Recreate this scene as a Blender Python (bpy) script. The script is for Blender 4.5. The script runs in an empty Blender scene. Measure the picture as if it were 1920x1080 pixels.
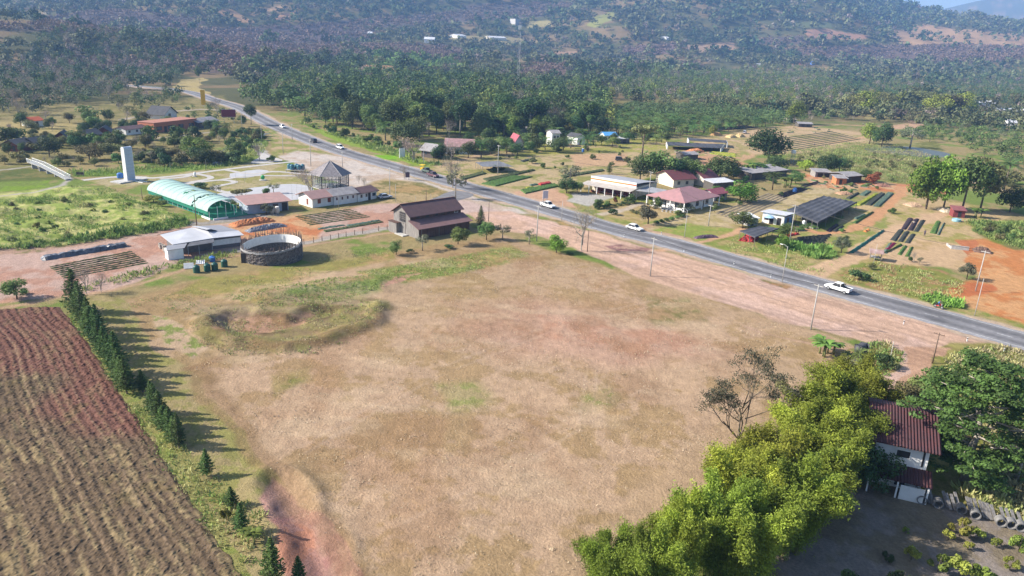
import bpy, math, random
import numpy as np
from mathutils import Vector, Matrix
R_ = math.radians
scene = bpy.context.scene
# ------------------------------------------------------------------ camera, light, exposure
FPX, TH, ROLL, CAMH = 1400.0, 18.4, 2.6, 45.0
cd = bpy.data.cameras.new('camera'); cam = bpy.data.objects.new('camera', cd)
scene.collection.objects.link(cam); scene.camera = cam
cd.sensor_width = 36; cd.lens = 36 * FPX / 1920; cd.clip_start = 0.5; cd.clip_end = 30000
_t, _r = R_(TH), R_(ROLL)
cF = np.array([0, math.cos(_t), -math.sin(_t)]); _R0 = np.array([1., 0, 0]); _U0 = np.array([0, math.sin(_t), math.cos(_t)])
cR = math.cos(_r) * _R0 + math.sin(_r) * _U0; cU = -math.sin(_r) * _R0 + math.cos(_r) * _U0
cam.matrix_world = Matrix(((cR[0], cU[0], -cF[0], 0), (cR[1], cU[1], -cF[1], 0), (cR[2], cU[2], -cF[2], CAMH), (0, 0, 0, 1)))
SUN_EL = 32.0
SDIR = Vector((-13.1, -0.62, 0)).normalized()          # horizontal direction towards the sun
sd = bpy.data.lights.new('sun', 'SUN'); sun = bpy.data.objects.new('sun', sd); scene.collection.objects.link(sun)
sd.energy = 5.0; sd.angle = R_(0.5); sd.color = (1.0, 0.93, 0.83)
sv = Vector((SDIR.x * math.cos(R_(SUN_EL)), SDIR.y * math.cos(R_(SUN_EL)), math.sin(R_(SUN_EL))))
sun.rotation_euler = sv.to_track_quat('Z', 'Y').to_euler(); sun.location = (0, 0, 80)
world = bpy.data.worlds.new('World'); scene.world = world; world.use_nodes = True
nt = world.node_tree; nt.nodes.clear()
sky = nt.nodes.new('ShaderNodeTexSky'); sky.sky_type = 'NISHITA'; sky.sun_disc = False
sky.sun_elevation = R_(SUN_EL); sky.sun_rotation = math.atan2(SDIR.x, SDIR.y); sky.air_density = 1.0; sky.dust_density = 1.5
bg = nt.nodes.new('ShaderNodeBackground'); bg.inputs[1].default_value = 0.085
wo = nt.nodes.new('ShaderNodeOutputWorld'); nt.links.new(sky.outputs[0], bg.inputs[0]); nt.links.new(bg.outputs[0], wo.inputs[0])
scene.view_settings.view_transform = 'Standard'; scene.view_settings.look = 'None'
scene.view_settings.exposure = 1.12; scene.view_settings.gamma = 1.0
scene.cycles.max_bounces = 5; scene.cycles.diffuse_bounces = 3; scene.cycles.glossy_bounces = 2
scene.cycles.transparent_max_bounces = 8; scene.cycles.volume_bounces = 1

# ------------------------------------------------------------------ mapping between photo pixels and the ground
def G(px, py, z=0.0):
    d = cF * FPX + cR * (px - 960) - cU * (py - 540); t = (z - CAMH) / d[2]
    return np.array([0, 0, CAMH]) + d * t
def PV(x, y, z):
    q = np.stack([x, y, z - CAMH], -1); w = q @ cF
    w = np.where(np.abs(w) < 1e-3, 1e-3, w)
    u = 960 + FPX * (q @ cR) / w; v = 540 - FPX * (q @ cU) / w
    return np.where(w > 0.5, u, -9999), np.where(w > 0.5, v, 9999)
def hz(px): return 75 + 0.0454 * (px - 960)
def lin(c):
    c = np.array(c, float) / 255.0
    return np.where(c <= 0.04045, c / 12.92, ((c + 0.055) / 1.055) ** 2.4)
KILL = 1.75
def S(r, g, b, k=None):                      # sunlit level-surface picture colour -> albedo
    return tuple(np.clip(lin((r, g, b)) / (k or KILL), 0.004, 0.85))
_rt = np.random.RandomState(7).rand(512, 512)
def vn(x, y, s, seed=0):
    x = np.asarray(x) / s + seed * 17.31; y = np.asarray(y) / s + seed * 9.77
    xi = np.floor(x).astype(np.int64); yi = np.floor(y).astype(np.int64); fx = x - xi; fy = y - yi
    fx = fx * fx * (3 - 2 * fx); fy = fy * fy * (3 - 2 * fy)
    a = _rt[xi % 512, yi % 512]; b = _rt[(xi + 1) % 512, yi % 512]; c = _rt[xi % 512, (yi + 1) % 512]; d = _rt[(xi + 1) % 512, (yi + 1) % 512]
    return (a * (1 - fx) + b * fx) * (1 - fy) + (c * (1 - fx) + d * fx) * fy
def fbm(x, y, s, seed=0, o=4):
    v = 0; a = 1; t = 0
    for i in range(o): v = v + a * vn(x, y, s / 2 ** i, seed + i); t += a; a *= .55
    return v / t
def sm(a, b, t):
    t = np.clip((t - a) / (b - a), 0, 1); return t * t * (3 - 2 * t)
def pdist(poly, x, y):                        # signed distance to a polygon, positive inside
    n = len(poly); d = np.full(x.shape, 1e18); ins = np.zeros(x.shape, bool)
    for i in range(n):
        x0, y0 = poly[i]; x1, y1 = poly[(i + 1) % n]; ex, ey = x1 - x0, y1 - y0
        t = np.clip(((x - x0) * ex + (y - y0) * ey) / (ex * ex + ey * ey + 1e-9), 0, 1)
        d = np.minimum(d, (x - x0 - t * ex) ** 2 + (y - y0 - t * ey) ** 2)
        if y0 != y1: ins ^= ((y0 > y) != (y1 > y)) & (x < (x1 - x0) * (y - y0) / (y1 - y0) + x0)
    d = np.sqrt(d); return np.where(ins, d, -d)
def ldist(pts, x, y):
    d = np.full(x.shape, 1e18)
    for (x0, y0), (x1, y1) in zip(pts[:-1], pts[1:]):
        ex, ey = x1 - x0, y1 - y0
        t = np.clip(((x - x0) * ex + (y - y0) * ey) / (ex * ex + ey * ey + 1e-9), 0, 1)
        d = np.minimum(d, (x - x0 - t * ex) ** 2 + (y - y0 - t * ey) ** 2)
    return np.sqrt(d)

# ------------------------------------------------------------------ object helpers
COL = scene.collection
def tag(o, label=None, cat=None, group=None, kind=None):
    if label: o['label'] = label
    if cat: o['category'] = cat
    if group: o['group'] = group
    if kind: o['kind'] = kind
    return o
def thing(name, label, cat, loc=(0, 0, 0), rz=0, group=None):
    o = bpy.data.objects.new(name, None); COL.objects.link(o); o.empty_display_size = .5
    o.location = loc; o.rotation_euler = (0, 0, rz); return tag(o, label, cat, group)
def npmesh(name, V, F, mat=None, parent=None, smooth=False, attrs=None, loc=None):
    """V (n,3), F (m,k) with one k, or a list of index lists"""
    me = bpy.data.meshes.new(name); V = np.asarray(V, np.float32)
    me.vertices.add(len(V)); me.vertices.foreach_set('co', V.ravel())
    if isinstance(F, np.ndarray):
        m, k = F.shape; me.loops.add(m * k); me.loops.foreach_set('vertex_index', F.astype(np.int32).ravel())
        me.polygons.add(m); me.polygons.foreach_set('loop_start', np.arange(0, m * k, k, dtype=np.int32))
        me.polygons.foreach_set('loop_total', np.full(m, k, np.int32))
    else:
        lt = np.array([len(f) for f in F], np.int32); ls = np.concatenate([[0], np.cumsum(lt)[:-1]]).astype(np.int32)
        me.loops.add(int(lt.sum())); me.loops.foreach_set('vertex_index', np.concatenate([np.asarray(f) for f in F]).astype(np.int32))
        me.polygons.add(len(F)); me.polygons.foreach_set('loop_start', ls); me.polygons.foreach_set('loop_total', lt)
    me.polygons.foreach_set('use_smooth', np.full(len(me.polygons), bool(smooth)))
    for an, (typ, dom, arr) in (attrs or {}).items():
        a = me.attributes.new(an, typ, dom)
        a.data.foreach_set('color' if typ == 'FLOAT_COLOR' else 'value', np.asarray(arr, np.float32).ravel())
    me.update(calc_edges=True)
    if mat:
        for mm in (mat if isinstance(mat, list) else [mat]): me.materials.append(mm)
    o = bpy.data.objects.new(name, me); COL.objects.link(o)
    if parent: o.parent = parent
    if loc is not None: o.location = loc
    return o
class MB:
    def __init__(s): s.v = []; s.f = []
    def add(s, vs, fs):
        n = len(s.v); s.v += [tuple(map(float, v)) for v in vs]; s.f += [tuple(i + n for i in f) for f in fs]; return s
    def box(s, x0, x1, y0, y1, z0, z1):
        return s.add([(x0,y0,z0),(x1,y0,z0),(x1,y1,z0),(x0,y1,z0),(x0,y0,z1),(x1,y0,z1),(x1,y1,z1),(x0,y1,z1)],
                     [(3,2,1,0),(4,5,6,7),(0,1,5,4),(1,2,6,5),(2,3,7,6),(3,0,4,7)])
    def prism(s, poly, z0, z1):
        n = len(poly); return s.add([(x, y, z0) for x, y in poly] + [(x, y, z1) for x, y in poly],
            [tuple(range(n))[::-1], tuple(range(n, 2 * n))] + [(i, (i + 1) % n, (i + 1) % n + n, i + n) for i in range(n)])
    def slab(s, top, th):                     # polygon in space given thickness downwards
        n = len(top); return s.add(list(top) + [(x, y, z - th) for x, y, z in top],
            [tuple(range(n)), tuple(range(n, 2 * n))[::-1]] + [(i + n, (i + 1) % n + n, (i + 1) % n, i) for i in range(n)])
    def extr(s, prof, axis, a0, a1):          # profile in (u,z), extruded along x or y
        if axis == 'x': A = [(a0, u, z) for u, z in prof]; B = [(a1, u, z) for u, z in prof]
        else: A = [(u, a0, z) for u, z in prof]; B = [(u, a1, z) for u, z in prof]
        n = len(prof); return s.add(A + B, [tuple(range(n))[::-1], tuple(range(n, 2 * n))] + [(i, (i + 1) % n, (i + 1) % n + n, i + n) for i in range(n)])
    def tube(s, pts, rad, n=6, cap=True):
        pts = [Vector(p) for p in pts]; rad = rad if isinstance(rad, (list, tuple)) else [rad] * len(pts); vs = []; fs = []
        for i, p in enumerate(pts):
            d = (pts[min(i + 1, len(pts) - 1)] - pts[max(i - 1, 0)]).normalized()
            a = d.cross(Vector((0, 0, 1))); a = Vector((1, 0, 0)) if a.length < 1e-3 else a.normalized(); b = d.cross(a)
            vs += [tuple(p + (a * math.cos(2 * math.pi * k / n) + b * math.sin(2 * math.pi * k / n)) * rad[i]) for k in range(n)]
        for i in range(len(pts) - 1):
            fs += [(i * n + k, i * n + (k + 1) % n, (i + 1) * n + (k + 1) % n, (i + 1) * n + k) for k in range(n)]
        if cap: fs += [tuple(range(n))[::-1], tuple(range((len(pts) - 1) * n, len(pts) * n))]
        return s.add(vs, fs)
    def lathe(s, prof, n=16, cx=0, cy=0):     # prof (r,z)
        vs = [(cx + r * math.cos(2 * math.pi * k / n), cy + r * math.sin(2 * math.pi * k / n), z) for r, z in prof for k in range(n)]
        fs = [(i * n + k, i * n + (k + 1) % n, (i + 1) * n + (k + 1) % n, (i + 1) * n + k) for i in range(len(prof) - 1) for k in range(n)]
        return s.add(vs, fs + [tuple(range(n))[::-1], tuple(range((len(prof) - 1) * n, len(prof) * n))])
    def build(s, name, mat, parent=None, smooth=False, **k):
        o = npmesh(name, np.array(s.v), s.f, mat, parent, smooth, **k)
        return o
def dup(root, loc=None, rz=None, scale=None, label=None, group=None):
    r = root.copy(); COL.objects.link(r)
    if loc is not None: r.location = loc
    if rz is not None: r.rotation_euler = (0, 0, rz)
    if scale is not None: r.scale = scale
    if label: r['label'] = label
    if group: r['group'] = group
    for ch in CH.get(root.name, []):
        c = ch.copy(); COL.objects.link(c); c.parent = r
        for g in CH.get(ch.name, []):
            d = g.copy(); COL.objects.link(d); d.parent = c
    return r
CH = {}
def reg(root):                                # remember the children of a prototype for fast copying
    CH[root.name] = list(root.children)
    for c in root.children: CH[c.name] = list(c.children)
    return root

# ------------------------------------------------------------------ materials
MATS = {}
def M(name, color, rough=.8, var=.15, scale=2.0, spec=.2, metal=0, bump=0, objvar=0, tone=False, trans=0, c2=None, stretch=None, alpha=1):
    if name in MATS: return MATS[name]
    m = bpy.data.materials.new(name); MATS[name] = m; m.use_nodes = True; t = m.node_tree; L = t.links
    b = t.nodes['Principled BSDF']; b.inputs['Roughness'].default_value = rough; b.inputs['Metallic'].default_value = metal
    b.inputs['Specular IOR Level'].default_value = spec
    tc = t.nodes.new('ShaderNodeTexCoord'); src = tc.outputs['Object']
    if stretch:
        mp = t.nodes.new('ShaderNodeMapping'); mp.inputs['Scale'].default_value = stretch; L.new(src, mp.inputs[0]); src = mp.outputs[0]
    nz = t.nodes.new('ShaderNodeTexNoise'); nz.inputs['Scale'].default_value = scale; nz.inputs['Detail'].default_value = 5; L.new(src, nz.inputs['Vector'])
    mx = t.nodes.new('ShaderNodeMix'); mx.data_type = 'RGBA'
    c = np.array(color[:3]); ca = c2 if c2 else np.clip(c * (1 - var), 0, 1); cb = color if c2 else np.clip(c * (1 + var), 0, 1)
    mx.inputs[6].default_value = (*ca[:3], 1); mx.inputs[7].default_value = (*cb[:3], 1)
    mr = t.nodes.new('ShaderNodeMapRange'); mr.inputs[1].default_value = .3; mr.inputs[2].default_value = .7; L.new(nz.outputs[0], mr.inputs[0]); L.new(mr.outputs[0], mx.inputs[0])
    out = mx.outputs[2]
    def mulc(out, fac):
        vm = t.nodes.new('ShaderNodeVectorMath'); vm.operation = 'SCALE'; L.new(out, vm.inputs[0]); L.new(fac, vm.inputs['Scale']); return vm.outputs[0]
    if tone:
        at = t.nodes.new('ShaderNodeAttribute'); at.attribute_name = 'tone'; out = mulc(out, at.outputs['Fac'])
    if objvar:
        oi = t.nodes.new('ShaderNodeObjectInfo'); hs = t.nodes.new('ShaderNodeHueSaturation'); L.new(out, hs.inputs['Color'])
        r1 = t.nodes.new('ShaderNodeMapRange'); r1.inputs[3].default_value = .5 - .045 * objvar; r1.inputs[4].default_value = .5 + .03 * objvar; L.new(oi.outputs['Random'], r1.inputs[0]); L.new(r1.outputs[0], hs.inputs['Hue'])
        fr = t.nodes.new('ShaderNodeMath'); fr.operation = 'MULTIPLY'; fr.inputs[1].default_value = 7.31; L.new(oi.outputs['Random'], fr.inputs[0])
        f2 = t.nodes.new('ShaderNodeMath'); f2.operation = 'FRACT'; L.new(fr.outputs[0], f2.inputs[0])
        r2 = t.nodes.new('ShaderNodeMapRange'); r2.inputs[3].default_value = 1 - .4 * objvar; r2.inputs[4].default_value = 1 + .4 * objvar; L.new(f2.outputs[0], r2.inputs[0]); L.new(r2.outputs[0], hs.inputs['Value'])
        out = hs.outputs[0]
    L.new(out, b.inputs['Base Color'])
    if bump:
        bp = t.nodes.new('ShaderNodeBump'); bp.inputs['Strength'].default_value = 1; bp.inputs['Distance'].default_value = bump; L.new(nz.outputs[0], bp.inputs['Height']); L.new(bp.outputs[0], b.inputs['Normal'])
    if trans:
        tr = t.nodes.new('ShaderNodeBsdfTranslucent'); L.new(out, tr.inputs[0]); ms = t.nodes.new('ShaderNodeMixShader'); ms.inputs[0].default_value = trans
        L.new(b.outputs[0], ms.inputs[1]); L.new(tr.outputs[0], ms.inputs[2]); L.new(ms.outputs[0], t.nodes['Material Output'].inputs[0])
    if alpha < 1: b.inputs['Alpha'].default_value = alpha
    return m
def corr(name, color, axis=0, freq=5.0, var=.2, rough=.55, depth=.03, dirt=None, metal=0, spec=.3):
    """ribbed sheet: ribs run across object axis; stained by noise"""
    m = M(name, color, rough, var, .8, spec, metal, c2=dirt)
    if m.get('done'): return m
    m['done'] = 1; t = m.node_tree; L = t.links; b = t.nodes['Principled BSDF']
    tc = t.nodes.new('ShaderNodeTexCoord'); sx = t.nodes.new('ShaderNodeSeparateXYZ'); L.new(tc.outputs['Object'], sx.inputs[0])
    a = t.nodes.new('ShaderNodeMath'); a.operation = 'MULTIPLY'; a.inputs[1].default_value = freq * 6.283; L.new(sx.outputs[axis], a.inputs[0])
    s_ = t.nodes.new('ShaderNodeMath'); s_.operation = 'SINE'; L.new(a.outputs[0], s_.inputs[0])
    bp = t.nodes.new('ShaderNodeBump'); bp.inputs['Distance'].default_value = depth; L.new(s_.outputs[0], bp.inputs['Height']); L.new(bp.outputs[0], b.inputs['Normal'])
    return m
# ================================================================== TERRAIN
def _ridge(az):
    a = np.degrees(az)
    return np.interp(a, [-60, -34, -20, 0, 12, 20, 24, 26.0, 28, 29.8, 31.9, 33.2, 34.6, 38, 60],
                     [430, 430, 480, 470, 440, 350, 255, 220, 203, 204, 184, 168, 152, 140, 100])
def H(x, y):
    x = np.asarray(x, float); y = np.asarray(y, float); D = np.hypot(x, y); az = np.arctan2(x, y)
    t = np.clip((D - 1150) / 2050, 0, 1); n = fbm(x, y, 620, 3, 4) - .5; n2 = fbm(x, y, 240, 9, 4) - .5
    z = (_ridge(az) - 14) * (t ** 1.55) * (1 + .5 * n * (1 - t) * 2 * sm(0, .25, t))
    z = z + sm(750, 1500, D) * (n * 46 + n2 * 20) * (1 - .75 * sm(2500, 3150, D))
    z = z + sm(2900, 3200, D) * (fbm(x, y, 150, 21, 4) - .5) * 26
    z = np.where(D > 3200, z * (1 - .75 * sm(3200, 5200, D)), z)
    z = z + 42 * np.exp(-(((x + 640) / 330) ** 2 + ((y - 880) / 230) ** 2)) + 16 * np.exp(-(((x - 40) / 200) ** 2 + ((y - 1150) / 120) ** 2))
    a = np.degrees(az); z = z + sm(5800, 7400, D) * np.interp(a, [20, 26, 29.5, 31, 32.6, 34, 35.5, 38, 50], [150, 330, 455, 475, 500, 470, 400, 330, 200])
    z = np.maximum(z, 0) * sm(700, 1000, D)
    return z + H0(x, y)
PIT = [G(*q)[:2] for q in [(392, 598), (420, 580), (470, 578), (540, 590), (590, 568), (640, 572), (625, 592), (560, 612), (500, 625), (440, 622), (405, 612)]]
BERM = [G(*q)[:2] for q in [(385, 600), (400, 625), (450, 645), (530, 650), (600, 638), (660, 620), (705, 600), (712, 575)]]
MOUND = [G(*q)[:2] for q in [(500, 560), (560, 545), (640, 532), (700, 530)]]
GULLY = [G(*q)[:2] for q in [(520, 905), (545, 960), (575, 1000), (610, 1055), (630, 1110)]]
def H0(x, y):
    z = np.zeros_like(np.asarray(x, float)); m = (np.hypot(x, y) < 300)
    if not np.any(m): return z
    xm, ym = x[m] if np.ndim(x) else np.array([x]), y[m] if np.ndim(y) else np.array([y])
    wx = xm + (fbm(xm, ym, 5, 4, 2) - .5) * 2.5; wy = ym + (fbm(xm, ym, 5, 8, 2) - .5) * 2.5
    r = -1.15 * sm(-.5, 2.6, pdist(PIT, wx, wy))
    r = r + .9 * np.exp(-(ldist(BERM, wx, wy) / 1.8) ** 2) + .9 * np.exp(-(ldist(MOUND, wx, wy) / 4) ** 2)
    dg = ldist(GULLY, wx, wy); r = r - .55 * np.exp(-(dg / 1.3) ** 2) + .5 * np.exp(-((dg - 2.6) / 1.2) ** 2) * (vn(wx, wy, 3, 5))
    r = r + (fbm(xm, ym, 9, 31, 3) - .5) * .35 * sm(-2, 3, pdist(PLOTW, xm, ym))
    r = r + (fbm(xm, ym, 3.5, 37, 3) - .5) * .25 * sm(-2, 3, pdist(STRIPW, xm, ym))
    r = r + (fbm(xm, ym, 4.5, 47, 3) ** 1.5) * 1.5 * sm(-1, 5, pdist(WEEDW, xm, ym))
    if np.ndim(x): z[m] = r; return z
    return float(r[0])
PLOTW = [G(*q)[:2] for q in [(235, 565), (560, 505), (760, 470), (945, 445), (1100, 500), (1500, 620), (1400, 800), (1100, 1080), (700, 1080), (340, 690)]]
WEEDW = [G(*q)[:2] for q in [(-200, 388), (130, 350), (200, 354), (290, 387), (345, 412), (350, 422), (180, 452), (-200, 488)]]
STRIPW = [G(*q)[:2] for q in [(130, 590), (220, 570), (340, 690), (700, 1080), (470, 1080), (330, 890)]]
# road centre line from the photograph's edge points
RC = [(3000, 940), (1920, 639), (1450, 510.5), (1275, 460.5), (1150, 429), (987, 381), (650, 287), (560, 254), (500, 228), (447, 201), (400, 187), (352, 172), (290, 164), (200, 158)]
RCW = np.array([G(*q)[:2] for q in RC])
def crspline(P, n=14):
    P = np.vstack([2 * P[0] - P[1], P, 2 * P[-1] - P[-2]]); o = []
    for i in range(1, len(P) - 2):
        for k in range(n):
            t = k / n; p0, p1, p2, p3 = P[i - 1:i + 3]
            o.append(.5 * ((2 * p1) + (-p0 + p2) * t + (2 * p0 - 5 * p1 + 4 * p2 - p3) * t * t + (-p0 + 3 * p1 - 3 * p2 + p3) * t ** 3))
    o.append(P[-2]); return np.array(o)
RCS = crspline(RCW)

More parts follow.
